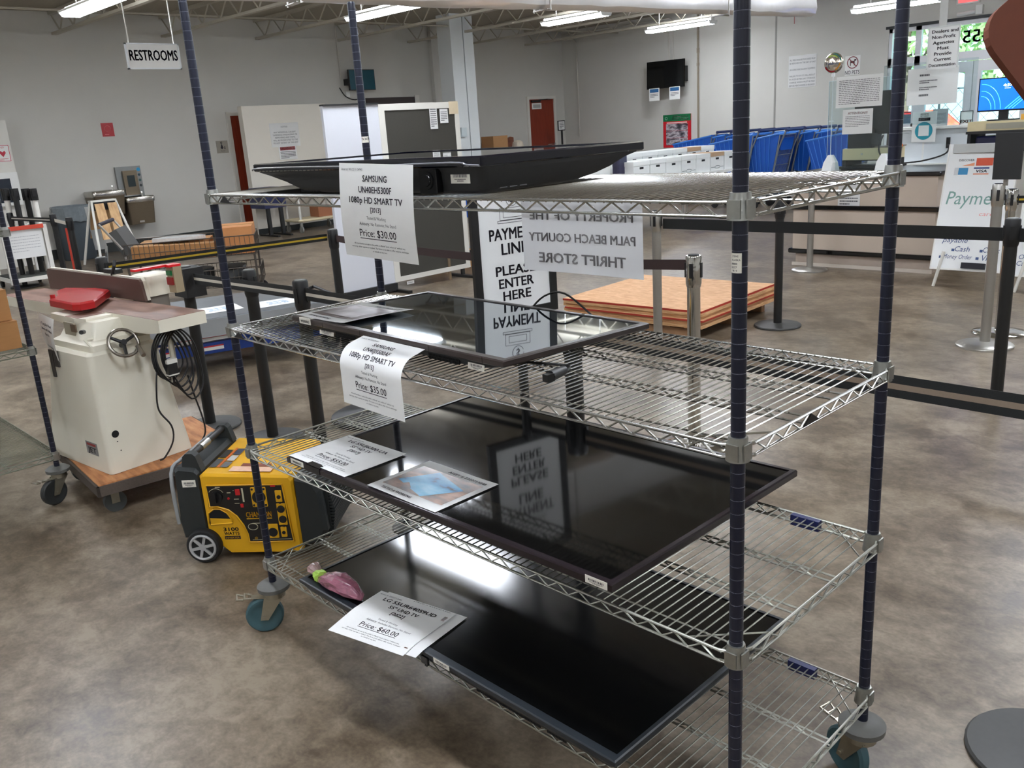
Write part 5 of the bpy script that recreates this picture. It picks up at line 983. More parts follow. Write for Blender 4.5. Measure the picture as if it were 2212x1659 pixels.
# ================================================================ hanging restrooms sign, wall notices
EX, EY, EZ = Vector((1, 0, 0)), Vector((0, 1, 0)), Vector((0, 0, 1))
rs = thing('hanging_sign', 'white restrooms sign hanging on two cords from the roof', 'sign', (-8.0, 3.45, 2.54))
MB().box((-8.015, 3.15, 2.54), (-8.0, 3.755, 2.80)).build('panel', WHITE, rs)
fr = MB()
for (a, b) in (((-8.018, 3.135, 2.528), (-7.994, 3.77, 2.543)), ((-8.018, 3.135, 2.798), (-7.994, 3.77, 2.812)), ((-8.018, 3.135, 2.528), (-7.994, 3.152, 2.812)), ((-8.018, 3.753, 2.528), (-7.994, 3.77, 2.812))): fr.box(a, b)
fr.build('frame', mat('frosted_frame', (220, 224, 226), 0.3), rs)
for yy in (3.19, 3.72): MB().cyl((-8.005, yy, 2.80), (-8.005, yy, ZC-0.01), 0.007, 6).build('cord', mat('white_cord', (214, 212, 204), 0.7), rs)
MB().text('RESTROOMS', flat((-7.998, 0, 0), EY, EZ), 3.455, 2.625, 0.112, 0.565, 'C', 0.03).build('lettering', mat('navy_lettering', (26, 32, 56), 0.5), rs)
def wall_sheet(name, label, x, y0, y1, z0, z1, m, cat='notice', draw=None, ink=GREYINK, t=0.004, group=None, axis='x'):
    """a flat notice fixed to a wall facing +x, or facing -y when axis is 'y'"""
    f = flat((x, 0, 0), EY, EZ) if axis == 'x' else flat((0, x, 0), EX, EZ)
    o = board(MB(), f, y1-y0, z1-z0, t, y0, z0).build(name, m); tag(o, label, cat, group)
    g = flat((x+0.0012, 0, 0), EY, EZ) if axis == 'x' else flat((0, x-0.0012, 0), EX, EZ)
    if draw:
        mb = MB(); draw(mb, g, y0, y1, z0, z1); mb.build('printed_text', ink, o)
    return o, g
o, g = wall_sheet('wall_sign', 'small red instruction sign on the left wall above the fountains', XW+0.006, 4.66, 4.86, 1.91, 2.13, mat('red_sign', (172, 32, 40), 0.4), 'sign', lambda m, g, a, b, c, d: (m.tube([g((a+b)/2+0.05*math.cos(k*0.42), c+0.125+0.05*math.sin(k*0.42)) for k in range(15)], 0.003, 4), lines_of_print(m, g, a+0.04, b-0.03, c+0.02, c+0.05, 1, 3)), mat('pink_ink', (226, 130, 130), 0.6))
o, g = wall_sheet('restroom_plaque', 'square grey restroom plaque beside the half hidden red brown door', XW+0.006, 6.665, 6.895, 1.51, 1.73, mat('grey_plaque', (150, 144, 132), 0.4), 'sign', lambda m, g, a, b, c, d: (m.text('Women', g, (a+b)/2, c+0.03, 0.018), m.quad(g(a+0.075, c+0.09), g(a+0.105, c+0.07), g(a+0.135, c+0.09), g(a+0.105, c+0.17)), m.tube([g(a+0.105+0.014*math.cos(k*0.7), c+0.185+0.014*math.sin(k*0.7)) for k in range(9)], 0.006, 4), m.quad(g(a+0.15, c+0.07), g(a+0.17, c+0.07), g(a+0.165, c+0.12), g(a+0.155, c+0.12))), INK)
NT = ('NOTICE', '', 'ANY INDIVIDUAL CAUGHT', 'TAMPERING VANDALIZING OR', 'REMOVING ANY ITEMS,', 'WILL BE PROSECUTED TO THE', 'FULLEST EXTENT OF THE LAW')
wall_sheet('wall_notice', 'large white notice sheet on the cream partition, above the attention notice', -12.594, 7.46, 8.07, 1.55, 1.98, PAPER, 'notice', lambda m, g, a, b, c, d: [m.text(s_, g, (a+b)/2, d-0.085-0.048*k, 0.028, min(0.52, 0.0225*len(s_)) if s_ else None) for k, s_ in enumerate(NT) if s_], t=0.003)
o, g = wall_sheet('wall_notice', 'smaller red headed attention notice on the cream partition', -12.590, 7.59, 7.97, 1.315, 1.56, PAPER, 'notice', lambda m, g, a, b, c, d: lines_of_print(m, g, a+0.03, b-0.03, c+0.02, d-0.09, 5, 4), t=0.003)
bd_ = board(MB(), flat((-12.5895, 0, 0), EY, EZ), 0.32, 0.06, 0.0005, 7.62, 1.485).build('heading_band', mat('dull_red_band', (150, 52, 56), 0.5), o); MB().text('ATTENTION', flat((-12.589, 0, 0), EY, EZ), 7.78, 1.497, 0.036, 0.29, 'C', 0.03).build('heading', WHITE, bd_)
# white cabinet block at the far left of the left wall
struct('trim_5', MB().box((XW, 1.2, 0), (XW+0.35, 3.12, 2.22)), OFFW)
for k, (ya, yb, lb) in enumerate(((2.60, 2.86, 'white heart sign cut by the left edge of the view'), (2.88, 3.09, 'white heart sign with red border on the white wall block'))):
    o, g = wall_sheet('defibrillator_sign', lb, XW+0.357, ya, yb, 1.61, 1.86, WHITE, 'sign', lambda m, g, a, b, c, d: (m.add([g((a+b)/2+q[0], c+0.12+q[1]) for q in ((0, -0.05), (0.045, 0.01), (0.03, 0.045), (0, 0.02), (-0.03, 0.045), (-0.045, 0.01))], [(0, 1, 2, 3, 4, 5)]), outl(m, g, a+0.005, c+0.005, b-0.005, d-0.005, 0.008), m.text('AED', g, (a+b)/2, d-0.05, 0.025), lines_of_print(m, g, a+0.04, b-0.04, c+0.02, c+0.055, 2, 2)), mat('sign_red', (190, 40, 60), 0.5), group='heart signs on the white block')
wc = thing('wall_cabinet', 'white framed wall cabinet with a dark opening low on the white block', 'cabinet', (XW+0.40, 2.75, 0.95))
MB().box((XW+0.352, 2.30, 0.95), (XW+0.45, 3.10, 1.45)).build('frame', WHITE, wc); MB().box((XW+0.445, 2.36, 1.0), (XW+0.454, 2.98, 1.36)).build('dark_opening', mat('dark_screen_blue', (40, 46, 56), 0.25), wc)
# ---------------------------------------------------------------- drinking fountains
DF = thing('drinking_fountain', 'double bronze and steel drinking fountain with a bottle filler on the left wall', 'drinking fountain', (XW+0.2, 4.8, 0.42))
BRNZ = mat('bronze_stainless', (128, 116, 98), 0.32, 0.85, 0.12, 14, stretch=(1, 1, 10)); SSB = mat('stainless_basin', (176, 172, 164), 0.2, 1.0, 0.1, 10)
for (y0, y1, z0, z1) in ((4.17, 4.68, 0.64, 1.04), (4.70, 5.16, 0.44, 0.90)):
    MB().loft([rr(XW+0.005, XW+0.40, y0+0.02, y1-0.02, 0.03, z0), rr(XW+0.005, XW+0.44, y0, y1, 0.03, z1-0.09)]).build('body', BRNZ, DF, None, 40)
    b_o = MB().loft([rr(XW+0.005, XW+0.46, y0-0.015, y1+0.015, 0.05, z1-0.09), rr(XW+0.005, XW+0.47, y0-0.02, y1+0.02, 0.06, z1-0.02), rr(XW+0.005, XW+0.46, y0-0.01, y1+0.01, 0.06, z1), rr(XW+0.05, XW+0.40, y0+0.05, y1-0.05, 0.06, z1-0.008), rr(XW+0.10, XW+0.33, y0+0.12, y1-0.12, 0.05, z1-0.04)]).build('basin', SSB, DF, 'shiny steel basin', 40)
    MB().tube([(XW+0.10, y1-0.06, z1-0.02), (XW+0.11, y1-0.06, z1+0.05), (XW+0.16, y1-0.08, z1+0.06)], 0.013, 8).build('bubbler', STEEL, b_o)
MB().box((XW+0.44, 4.85, 0.47), (XW+0.446, 4.93, 0.50)).build('badge', STEEL, DF)
bf = MB().box((XW+0.004, 4.74, 0.90), (XW+0.06, 5.17, 1.40)).build('filler_panel', mat('grey_steel_panel', (140, 142, 140), 0.35, 0.7), DF, 'grey bottle filler panel')
MB().box((XW+0.06, 4.84, 0.92), (XW+0.10, 5.08, 1.33)).build('filler_housing', BRNZ, bf); MB().box((XW+0.10, 4.90, 1.06), (XW+0.103, 5.03, 1.25)).build('filler_niche', mat('dark_teal_niche', (28, 44, 44), 0.4), bf)
for k, (zz, c) in enumerate(((1.34, (40, 150, 200)), (1.25, (40, 70, 80)), (1.16, (60, 90, 90)), (1.07, (50, 56, 60)))): MB().cyl((XW+0.06, 5.13, zz), (XW+0.064, 5.13, zz), 0.032 if k == 0 else 0.022, 14).build('sticker', mat('filler_sticker_%s' % 'abcd'[k], c, 0.4), bf, 'blue round sticker' if k == 0 else None)
# ---------------------------------------------------------------- litter bin, folded barricade, stanchion trolley
TB = thing('trash_can', 'grey trash can with a clear liner under the drinking fountain', 'trash can', (-12.75, 3.78, 0))
MB().lathe((-12.75, 3.78, 0), [(0.001, 0), (0.235, 0), (0.25, 0.03), (0.29, 0.80), (0.305, 0.80), (0.305, 0.84), (0.28, 0.84), (0.24, 0.06), (0.001, 0.06)], 28).build('bin', mat('slate_bin_plastic', (72, 80, 86), 0.5, 0, 0.06, 20), TB, None, 40)
ln = []; rnd = random.Random(6)
for (r_, z) in ((0.302, 0.62), (0.312, 0.74), (0.318, 0.845), (0.30, 0.862), (0.27, 0.80)): ln.append([(-12.75+(r_+rnd.uniform(-0.008, 0.012))*math.cos(2*PI*k/28), 3.78+(r_+rnd.uniform(-0.008, 0.012))*math.sin(2*PI*k/28), z+(rnd.uniform(-0.05, 0.03) if z < 0.7 else 0)) for k in range(28)])
MB().loft(ln, cap=False).build('liner', mat('grey_clear_liner', (120, 128, 132), 0.15, 0, 0.2, 20, coat=0.3), TB, 'clear plastic liner')
AF = thing('folding_barricade', 'white legged folding barricade with tan boards near the fountains', 'barricade', (-11.4, 3.77, 0))
WP = mat('white_pvc', (220, 218, 210), 0.4); TANB = ramp_mat('tan_board', [(0.3, (176, 136, 92)), (0.6, (206, 168, 122))], 4, (0.6, 0.7), stretch=(6, 6, 0.7))
for sgn in (-1, 1):
    for yy in (3.55, 4.06): MB().tube([(-11.4+sgn*0.36, yy-(0.06 if yy < 3.7 else -0.06), 0.012), (-11.4+sgn*0.03, yy+(0.08 if yy < 3.7 else -0.08), 0.955)], 0.02, 8).build('leg', WP, AF)
    for k in range(2):
        y0 = 3.65+k*0.19; MB().loft([[(-11.4+sgn*(0.03+0.04), y0, 0.92), (-11.4+sgn*(0.03+0.04), y0+0.13, 0.92), (-11.4+sgn*0.09, y0+0.13, 0.92), (-11.4+sgn*0.09, y0, 0.92)], [(-11.4+sgn*(0.25), y0-0.03, 0.40), (-11.4+sgn*0.25, y0+0.12, 0.40), (-11.4+sgn*0.27, y0+0.12, 0.40), (-11.4+sgn*0.27, y0-0.03, 0.40)]]).build('board', TANB, AF)
MB().box((-11.46, 3.61, 0.945), (-11.34, 3.99, 0.97)).build('top_bar', WP, AF); MB().box((-11.45, 3.63, 0.82), (-11.35, 3.97, 0.942)).build('hinge_block', BLKP, AF); MB().box((-11.62, 3.62, 0.22), (-11.61, 3.80, 0.88), Matrix.Rotation(-0.2, 3, 'Y')).build('grey_panel', mat('pale_grey_board', (160, 162, 160), 0.5), AF)
GL = 'queue stanchions in the far left corner'
for (px, py, lb) in ((113, 463, 'middle black queue stanchion in front of the white trolley'), (148, 470, 'black queue stanchion in front of the trash can'), (20, 460, 'black queue stanchion nearest the left edge of the view')):
    q = PZ(px, py, 0.97); t = stanchion(q.x, q.y, lb); t['group'] = GL
    if px == 20: belt(t, (q.x+0.03, q.y), (PZ(113, 463, 0.97).x-0.03, PZ(113, 463, 0.97).y), 0.90, 0.90, 0.055, BELT, WSTR)
    if px == 113: belt(t, (q.x+0.03, q.y), (PZ(148, 470, 0.97).x-0.03, PZ(148, 470, 0.97).y), 0.90, 0.90, 0.04, WSTR); 
    if px == 148: MB().box((q.x-0.005, q.y-0.06, 0.35), (q.x+0.005, q.y-0.04, 0.86)).build('red_strap', mat('orange_red_strap', (196, 64, 44), 0.6), t, 'orange red strap')
TR = thing('stanchion_trolley', 'white framed trolley storing spare stanchions by the left edge', 'trolley', (-10.3, 2.25, 0))
fr = MB()
for (xx, yy) in ((-10.6, 2.00), (-10.6, 2.50), (-10.0, 2.00), (-10.0, 2.50)): fr.box((xx-0.025, yy-0.025, 0.08), (xx+0.025, yy+0.025, 0.80))
for zz in (0.10, 0.74): fr.box((-10.62, 1.98, zz), (-9.98, 2.02, zz+0.05)).box((-10.62, 2.48, zz), (-9.98, 2.52, zz+0.05)).box((-10.62, 1.98, zz), (-10.58, 2.52, zz+0.05)).box((-10.02, 1.98, zz), (-9.98, 2.52, zz+0.05))
fr.build('frame', WP, TR); MB().box((-10.6, 2.00, 0.15), (-10.0, 2.50, 0.165)).build('deck', mat('dark_rubber_deck', (60, 62, 58), 0.8), TR)
for (xx, yy) in ((-10.58, 2.02), (-10.58, 2.48), (-10.02, 2.02), (-10.02, 2.48)): MB().cyl((xx, yy-0.015, 0.05), (xx, yy+0.015, 0.05), 0.05, 14).build('wheel', RUBBER, TR)
MB().box((-9.972, 2.03, 0.40), (-9.968, 2.45, 0.76)).build('paper_sign', PAPER, TR, 'white paper sign'); MB().box((-9.985, 2.01, 0.76), (-9.95, 2.48, 0.81)).build('red_strip', mat('orange_red_tape', (200, 70, 48), 0.6), TR, 'orange red strip')
lines_of_print(MB(), flat((-9.967, 0, 0), EY, EZ), 2.07, 2.41, 0.48, 0.70, 6, 7, 0.2).build('sign_print', mat('faint_ink', (190, 190, 192), 0.8), TR)
for k, (px, wh) in enumerate(((10, True), (30, False), (54, False), (70, True))):
    q = PX(px, 410, -10.3+0.12*(k % 2)); x_, y_ = q.x, q.y
    t = thing('belt_stanchion', ('white' if wh else 'black')+' stored stanchion with a black head, '+('nearest the left edge of' if k == 0 else 'rightmost on' if k == 3 else 'left of two black ones on' if k == 1 else 'right of two black ones on')+' the trolley', 'stanchion', (x_, y_, 0.166), 0, 'stored stanchions on the trolley'); M = Matrix.Translation((x_, y_, 0.166))
    MB(M).cyl((0, 0, 0), (0, 0, q.z-0.30), 0.035, 14).build('pole', WP if wh else BLKT, t); MB(M).cyl((0, 0, q.z-0.30), (0, 0, q.z-0.15), 0.05, 14).box((0.02, -0.03, q.z-0.25), (0.07, 0.03, q.z-0.17)).build('head', BLKP, t)
# ---------------------------------------------------------------- wire stock cart with cartons
KA = math.radians(58)
KC = thing('wire_cart', 'long wire stock cart loaded with brown cartons behind the yellow striped belt', 'cart', (-6.75, 2.95, 0), KA); MK = PM[KC]
KW = mat('grey_cart_wire', (96, 90, 84), 0.4, 0.7, 0.15, 30)
def wire_tray(x0, x1, y0, y1, z0, z1, name, nx=26, ny=11):
    m = MB(MK)
    for z in (z0, (z0+z1)/2, z1): m.tube([(x0, y0, z), (x1, y0, z), (x1, y1, z), (x0, y1, z)], 0.006 if z == z1 else 0.004, 5, True)
    for k in range(nx+1): x = x0+(x1-x0)*k/nx; m.tube([(x, y0, z1), (x, y0, z0), (x, y1, z0), (x, y1, z1)], 0.0028, 4)
    for k in range(ny+1): y = y0+(y1-y0)*k/ny; m.tube([(x0, y, z1), (x0, y, z0), (x1, y, z0), (x1, y, z1)], 0.0028, 4)
    return m.build(name, KW, KC)
wire_tray(-0.62, 0.70, -0.33, 0.33, 0.50, 0.70, 'upper_tray'); wire_tray(-0.50, 0.72, -0.31, 0.31, 0.17, 0.36, 'lower_tray')
for (x, y) in ((-0.60, -0.32), (-0.60, 0.32), (0.68, -0.32), (0.68, 0.32)): MB(MK).tube([(x, y, 0.12), (x, y, 0.50)], 0.012, 7).build('leg', KW, KC); MB(MK).cyl((x, y-0.015, 0.06), (x, y+0.015, 0.06), 0.06, 16).build('wheel', RUBBER, KC)
MB(MK).tube([(-0.62, -0.33, 0.66), (-0.80, -0.34, 0.93), (-0.80, 0.34, 0.93), (-0.62, 0.33, 0.66)], 0.012, 7).build('push_bar', STEEL, KC); MB(MK).cyl((-0.80, -0.33, 0.93), (-0.80, 0.33, 0.93), 0.019, 10).build('handle_grip', mat('purple_black_grip', (40, 36, 52), 0.5), KC)
MB(MK).box((-0.70, -0.26, 0.58), (-0.60, 0.26, 0.86), Matrix.Rotation(-0.45, 3, 'Y')).build('child_seat', mat('grey_seat_plastic', (78, 78, 76), 0.6), KC, 'grey folded seat flap')
GK = 'cartons in the wire cart'
def in_cart(x0, y0, z0, x1, y1, z1, lb, tilt=0.0, m=CARD):
    t = thing('cardboard_box', lb, 'box', MK @ Vector(((x0+x1)/2, (y0+y1)/2, z0)), KA, GK); M = PM[t]; a, b, h = (x1-x0)/2, (y1-y0)/2, z1-z0
    MB(M).box((-a, -b, 0.001), (a, b, h), Matrix.Rotation(tilt, 3, 'Y')).build('box_body', m, t)
    MB(M).box((-a-0.002, -0.025, h), (a+0.002, 0.025, h+0.002), Matrix.Rotation(tilt, 3, 'Y'), (0, 0, h/2)).build('packing_tape', mat('tan_tape', (0, 0, 0)), t)
OR = mat('orange_cardboard', (188, 128, 78), 0.8, 0, 0.06, 20)
in_cart(0.30, -0.29, 0.51, 0.68, 0.29, 0.79, 'largest orange brown carton, at the far end of the wire cart', 0, OR); in_cart(-0.55, -0.30, 0.51, 0.28, -0.10, 0.66, 'long low carton along the near side of the wire cart', 0.03); in_cart(-0.5, -0.06, 0.51, 0.22, 0.26, 0.68, 'flat brown carton along the far side of the wire cart', 0.0)
for k, (x, c, lb) in enumerate(((-0.3, (196, 198, 202), 'white bag of oddments in the lower tray of the wire cart'), (0.05, (40, 42, 44), 'black bag in the lower tray of the wire cart'), (0.42, (28, 30, 30), 'black case at the far end of the lower cart tray'))):
    lm = MB(MK); rnd = random.Random(k+3); lm.loft([[(x+(0.15 if i else 0.13)*math.cos(a*0.7)*rnd.uniform(0.8, 1.1), 0.24*math.sin(a*0.7)*rnd.uniform(0.85, 1.05), z) for a in range(9)] for i, z in enumerate((0.178, 0.26, 0.33, 0.36))]); tag(lm.build('bag', mat('cart_bag_%s' % 'abc'[k], c, 0.45, 0, 0.2, 20)), lb, 'bag', 'bags in the wire cart')
tag(MB(MK).loft([[(-0.1+0.28*math.cos(a*0.7), -0.05+0.14*math.sin(a*0.7), z) for a in range(9)] for z in (0.682, 0.72)]).build('plastic_sheet', mat('clear_crumpled_plastic', (200, 200, 198), 0.15, 0, 0.2, 40, 0.6)), 'crumpled clear plastic on the cartons in the wire cart', 'plastic')
tag(board(MB(), flat(MK @ Vector((-0.88, -0.16, 0.30)), MK.to_3x3() @ Vector((0.25, -0.9, 0)), (0, 0.15, 1)), 0.34, 0.42, 0.004).build('chrome_letter_board', mat('mirror_sheet', (214, 216, 220), 0.12, 0.8, 0.3, 12)), 'shiny silver wrapped sheet leaning under the cart handle', 'sheet')
# ---------------------------------------------------------------- beige utility cart, navy table
UC = thing('utility_cart', 'beige plastic utility cart against the cream partition', 'cart', (-12.0, 7.75, 0)); BG = mat('beige_cart_plastic', (206, 192, 158), 0.5)
for zz in (0.20, 0.72): MB().rbox((-12.32, 7.34, zz), (-11.78, 8.35, zz+0.045), 0.05, 4).build('tray', BG, UC)
for (x, y) in ((-12.28, 7.40), (-12.28, 8.29), (-11.82, 7.40), (-11.82, 8.29)): MB().cyl((x, y, 0.22), (x, y, 0.74), 0.022, 10).build('upright', WP, UC); MB().cyl((x, y-0.014, 0.062), (x, y+0.014, 0.062), 0.062, 16).box((x-0.02, y-0.02, 0.06), (x+0.02, y+0.02, 0.2)).build('wheel', mat('grey_caster', (130, 128, 122), 0.5), UC)
carton(-12.2, 7.85, 0.246, -11.9, 8.22, 0.43, 'reddish brown carton on the lower tray of the beige cart', 0, None, False, mat('red_brown_card', (150, 96, 66), 0.8))
NVT = thing('folding_table', 'navy folded table on black legs beside the beige cart', 'table', (-12.25, 6.95, 0)); MB().box((-12.50, 6.80, 0.50), (-11.98, 7.24, 0.86)).build('tabletop', mat('navy_laminate', (34, 40, 78), 0.5), NVT)
for yy in (6.88, 7.14): MB().box((-12.06, yy-0.03, 0.02), (-12.0, yy+0.03, 0.52)).box((-12.4, yy-0.025, 0), (-11.75, yy+0.025, 0.03)).build('leg', BLKT, NVT)
# ---------------------------------------------------------------- things on the far left wall
WT = thing('wall_television', 'small teal television on an arm high on the left wall', 'television', (-12.95, 10.0, 2.74))
a_ = PX(752, 150, -12.95); b_w = PX(812, 194, -12.95)
MB().box((-13.0, a_.y, b_w.z), (-12.95, b_w.y, a_.z)).build('casing', BLKP, WT); MB().box((-12.952, a_.y+0.012, b_w.z+0.012), (-12.947, b_w.y-0.012, a_.z-0.012)).build('screen', mat('dull_teal_screen', (38, 84, 98), 0.2, 0, 0.1, 3), WT, 'dull teal screen')  # dull teal is the screen's base colour, with no emission
MB().box((-13.19, 9.62, 2.66), (-13.02, 9.72, 2.78)).tube([(-13.18, 9.66, 2.72), (-13.05, 9.72, 2.72), (-13.0, 9.95, 2.72)], 0.02, 6).build('wall_arm', BLKM, WT)
MB().tube([(-13.18, 9.50, 2.62), (-13.17, 9.62, 2.45), (-13.17, 9.85, 2.38), (-13.17, 10.02, 2.46), (-13.1, 10.0, 2.6)], 0.010, 6, smooth=5).build('cable', BLKP, WT)
for k, (pts, lb) in enumerate(((((723, 50), (727, 90), (738, 170)), 'pale wall conduit dropping to the small wall television'),)):
    P = [PX(*q, XW+0.02) for q in pts]; P = [P[0]+Vector((0, 0.6, 0.02)), P[0]+Vector((0, 0.05, 0.02))]+[Vector((P[0].x, P[0].y, z)) for z in (P[0].z-0.05, P[2].z)]
    tag(MB().tube(P, 0.016, 8).build('conduit', mat('pale_conduit', (196, 192, 182), 0.4)), lb, 'conduit', 'wall conduits')
q = PX(753, 203, XW+0.01); tag(MB().box((XW, q.y-0.06, q.z-0.06), (XW+0.012, q.y+0.03, q.z+0.05)).build('wall_outlet', WHITE), 'white wall outlet under the small wall television', 'outlet')
q0 = PX(790, 214, XW+0.01); q1 = PX(905, 216, XW+0.01); struct('window_2', MB().box((XW, q0.y, 1.2), (XW+0.02, q1.y-0.12, q0.z+0.02)), mat('dark_hatch', (56, 46, 44), 0.6)); struct('trim_6', MB().box((XW, q1.y-0.12, 1.2), (XW+0.03, q1.y, q0.z+0.05)), OFFW)
q = PX(961, 203, -11.9); tag(MB().tube([(q.x, q.y+0.06, q.z-0.22), (q.x, q.y+0.04, q.z-0.05), (q.x, q.y-0.01, q.z+0.02)], 0.012, 6, smooth=4).box((q.x-0.02, q.y-0.05, q.z+0.0), (q.x+0.02, q.y+0.0, q.z+0.08)).cyl((q.x, q.y+0.06, 1.0), (q.x, q.y+0.06, q.z-0.2), 0.02, 6).cyl((q.x, q.y+0.06, 0), (q.x, q.y+0.06, 0.03), 0.15, 16).cyl((q.x, q.y+0.06, 0.02), (q.x, q.y+0.06, 1.02), 0.02, 8).build('cord_plug', mat('brown_cord', (96, 64, 48), 0.6)), 'brown cord end with a plug sticking up behind the felt board', 'cord')
q = PX(998, 286, -11.34); tag(MB().box((-11.35, q.y-0.05, q.z-0.09), (-11.29, q.y+0.09, q.z+0.09)).box((-11.35, q.y-0.16, q.z-0.08), (-11.335, q.y-0.08, q.z+0.08)).build('switch_box', mat('pale_blue_box', (190, 200, 202), 0.4)), 'pale switch box on the grey column', 'switch')
# dresser with cartons by the red door
DR = thing('dresser', 'brown wooden dresser with a curved back rail near the red brown door', 'dresser', (-12.75, 13.5, 0)); DW = ramp_mat('brown_dresser_wood', [(0.3, (96, 54, 38)), (0.6, (132, 78, 54))], 5, (0.4, 0.5), stretch=(6, 1, 6))
MB().box((-13.15, 12.75, 0), (-12.4, 14.35, 1.15)).build('body', DW, DR); y0_ = 13.62
MB().prism([(y0_, 1.15), (14.30, 1.15), (14.30, 1.40), (14.20, 1.42), (14.05, 1.36), (13.75, 1.34), (y0_, 1.36)], -13.15, -13.10, 0).build('back_rail', DW, DR)
carton(-12.85, 13.00, 1.152, -12.45, 13.46, 1.46, 'brown carton with a printed smile on the dresser', 0, None, False, mat('tan_carton', (176, 132, 88), 0.8)); carton(-13.1, 12.78, 1.152, -12.88, 12.98, 1.38, 'plain brown carton half hidden by the grey column', 0, None, False)
tag(MB().lathe((-12.55, 13.88, 1.152), [(0.001, 0.0), (0.13, 0.0), (0.14, 0.05), (0.12, 0.14), (0.06, 0.18), (0.001, 0.19)], 20).build('plaster_dome', mat('cream_plaster', (216, 204, 184), 0.6)), 'cream round ornament on the dresser beside the carton', 'ornament')
q = PX(1214, 272, -12.6); SH_ = thing('sign_holder', 'small black framed sign holder on a stem right of the red brown door', 'sign', (q.x, q.y-0.25, 0)); cy_ = q.y-0.0
MB().box((-12.62, q.y-0.14, q.z-0.11), (-12.60, q.y+0.11, q.z+0.13)).build('frame', BLKP, SH_); MB().box((-12.60, q.y-0.12, q.z-0.09), (-12.596, q.y+0.09, q.z+0.11)).build('paper', PAPER, SH_); MB().box((-12.62, q.y-0.03, 0.03), (-12.60, q.y+0.02, q.z-0.11)).build('stem', BLKP, SH_); MB().cyl((-12.61, q.y, 0), (-12.61, q.y, 0.03), 0.15, 20).build('base', BLKP, SH_)
lines_of_print(MB(), flat((-12.5955, 0, 0), EY, EZ), q.y-0.09, q.y+0.06, q.z-0.06, q.z+0.09, 4, 5).build('sign_print', GREYINK, SH_)
# ---------------------------------------------------------------- back wall: television, poster, notices, conduits
YT = YB-0.42
T5 = thing('wall_television', 'black television with two tags hanging from it on the back wall', 'television', (PY(1440, 160, YT).x, YT, PY(1440, 160, YT).z))
tl, tr, br, bl = PY(1396, 136, YT), PY(1476, 125, YT+0.1), PY(1481, 186, YT+0.1), PY(1401, 194, YT)
xl, xr = tl.x, tr.x; zt5, zb5 = (tl.z+tr.z)/2, (bl.z+br.z)/2
MB().loft([[(xl, YT, zb5), (xr, YT+0.1, zb5), (xr, YT+0.15, zb5), (xl, YT+0.05, zb5)], [(xl, YT+0.02, zt5), (xr, YT+0.12, zt5), (xr, YT+0.17, zt5), (xl, YT+0.07, zt5)]]).build('casing', BLKG, T5)
MB().loft([[(xl+0.03, YT+0.001, zb5+0.03), (xr-0.03, YT+0.094, zb5+0.03), (xr-0.03, YT+0.099, zb5+0.03), (xl+0.03, YT+0.006, zb5+0.03)], [(xl+0.03, YT+0.021, zt5-0.02), (xr-0.03, YT+0.114, zt5-0.02), (xr-0.03, YT+0.119, zt5-0.02), (xl+0.03, YT+0.026, zt5-0.02)]]).build('screen', SCRD, T5)
MB().box((xr-0.45, YT+0.15, zb5+0.12), (xr-0.1, YB, zb5+0.45)).build('wall_mount', BLKM, T5)
for k, (px, py, lb) in enumerate(((1413, 191, 'left one of two white tags with blue headings under the wall television'), (1457, 187, 'right one of two white tags with blue headings under the wall television'))):
    yy = YT-0.03; q = PY(px, py, yy); o = tag(MB().box((q.x-0.14, yy, q.z-0.27), (q.x+0.14, yy+0.008, q.z)).box((q.x-0.01, yy+0.008, q.z-0.04), (q.x+0.01, YT+0.06, q.z)).build('hanging_tag', WHITE), lb, 'tag', 'tags under the wall television')
    f = flat((0, yy-0.001, 0), EX, EZ); board(MB(), f, 0.24, 0.075, 0.0006, q.x-0.12, q.z-0.09).build('tag_heading', mat('blue_heading', (40, 92, 140), 0.5), o); lines_of_print(MB(), f, q.x-0.11, q.x+0.11, q.z-0.20, q.z-0.11, 3, 4).build('tag_print', GREYINK, o)
PSX0, PSX1, PSZ0, PSZ1 = -10.11, -9.35, 0.95, 1.68
po, g = wall_sheet('auction_poster', 'red and green public auction poster with car photographs on the back wall', YB-0.03, PSX0, PSX1, PSZ0, PSZ1, mat('poster_red', (200, 28, 40), 0.4), 'poster', None, t=0.02, axis='y')
f = flat((0, YB-0.031, 0), EX, EZ); bd_ = board(MB(), f, PSX1-PSX0, 0.15, 0.001, PSX0, PSZ1-0.15).build('poster_header', mat('poster_green', (14, 108, 66), 0.4), po, 'green header'); f2 = flat((0, YB-0.0325, 0), EX, EZ)
MB().text('Palm Beach County', f2, PSX0+0.48, PSZ1-0.065, 0.035, 0.42, 'C', 0.03).text('Public Auction', f2, PSX0+0.48, PSZ1-0.12, 0.045, 0.46, 'C', 0.03).tube([f2(PSX0+0.09+0.03*math.cos(k*0.45), PSZ1-0.08+0.03*math.sin(k*0.45)) for k in range(14)], 0.003, 4).build('header_lettering', WHITE, bd_)
CARPH = ramp_mat('car_lot_photograph', [(0.38, (44, 44, 52)), (0.48, (120, 110, 118)), (0.56, (196, 190, 196)), (0.66, (84, 60, 62))], 5, (0.4, 0.4), stretch=(1, 1, 3))
for k in range(3): board(MB(), f, 0.60, 0.155, 0.001, PSX0+0.08, PSZ1-0.36-0.16*k).build('car_photograph', CARPH, po)
board(MB(), f, 0.56, 0.025, 0.001, PSX0+0.10, PSZ1-0.195).build('poster_strip', mat('pale_pink_strip', (236, 200, 196), 0.5), po)
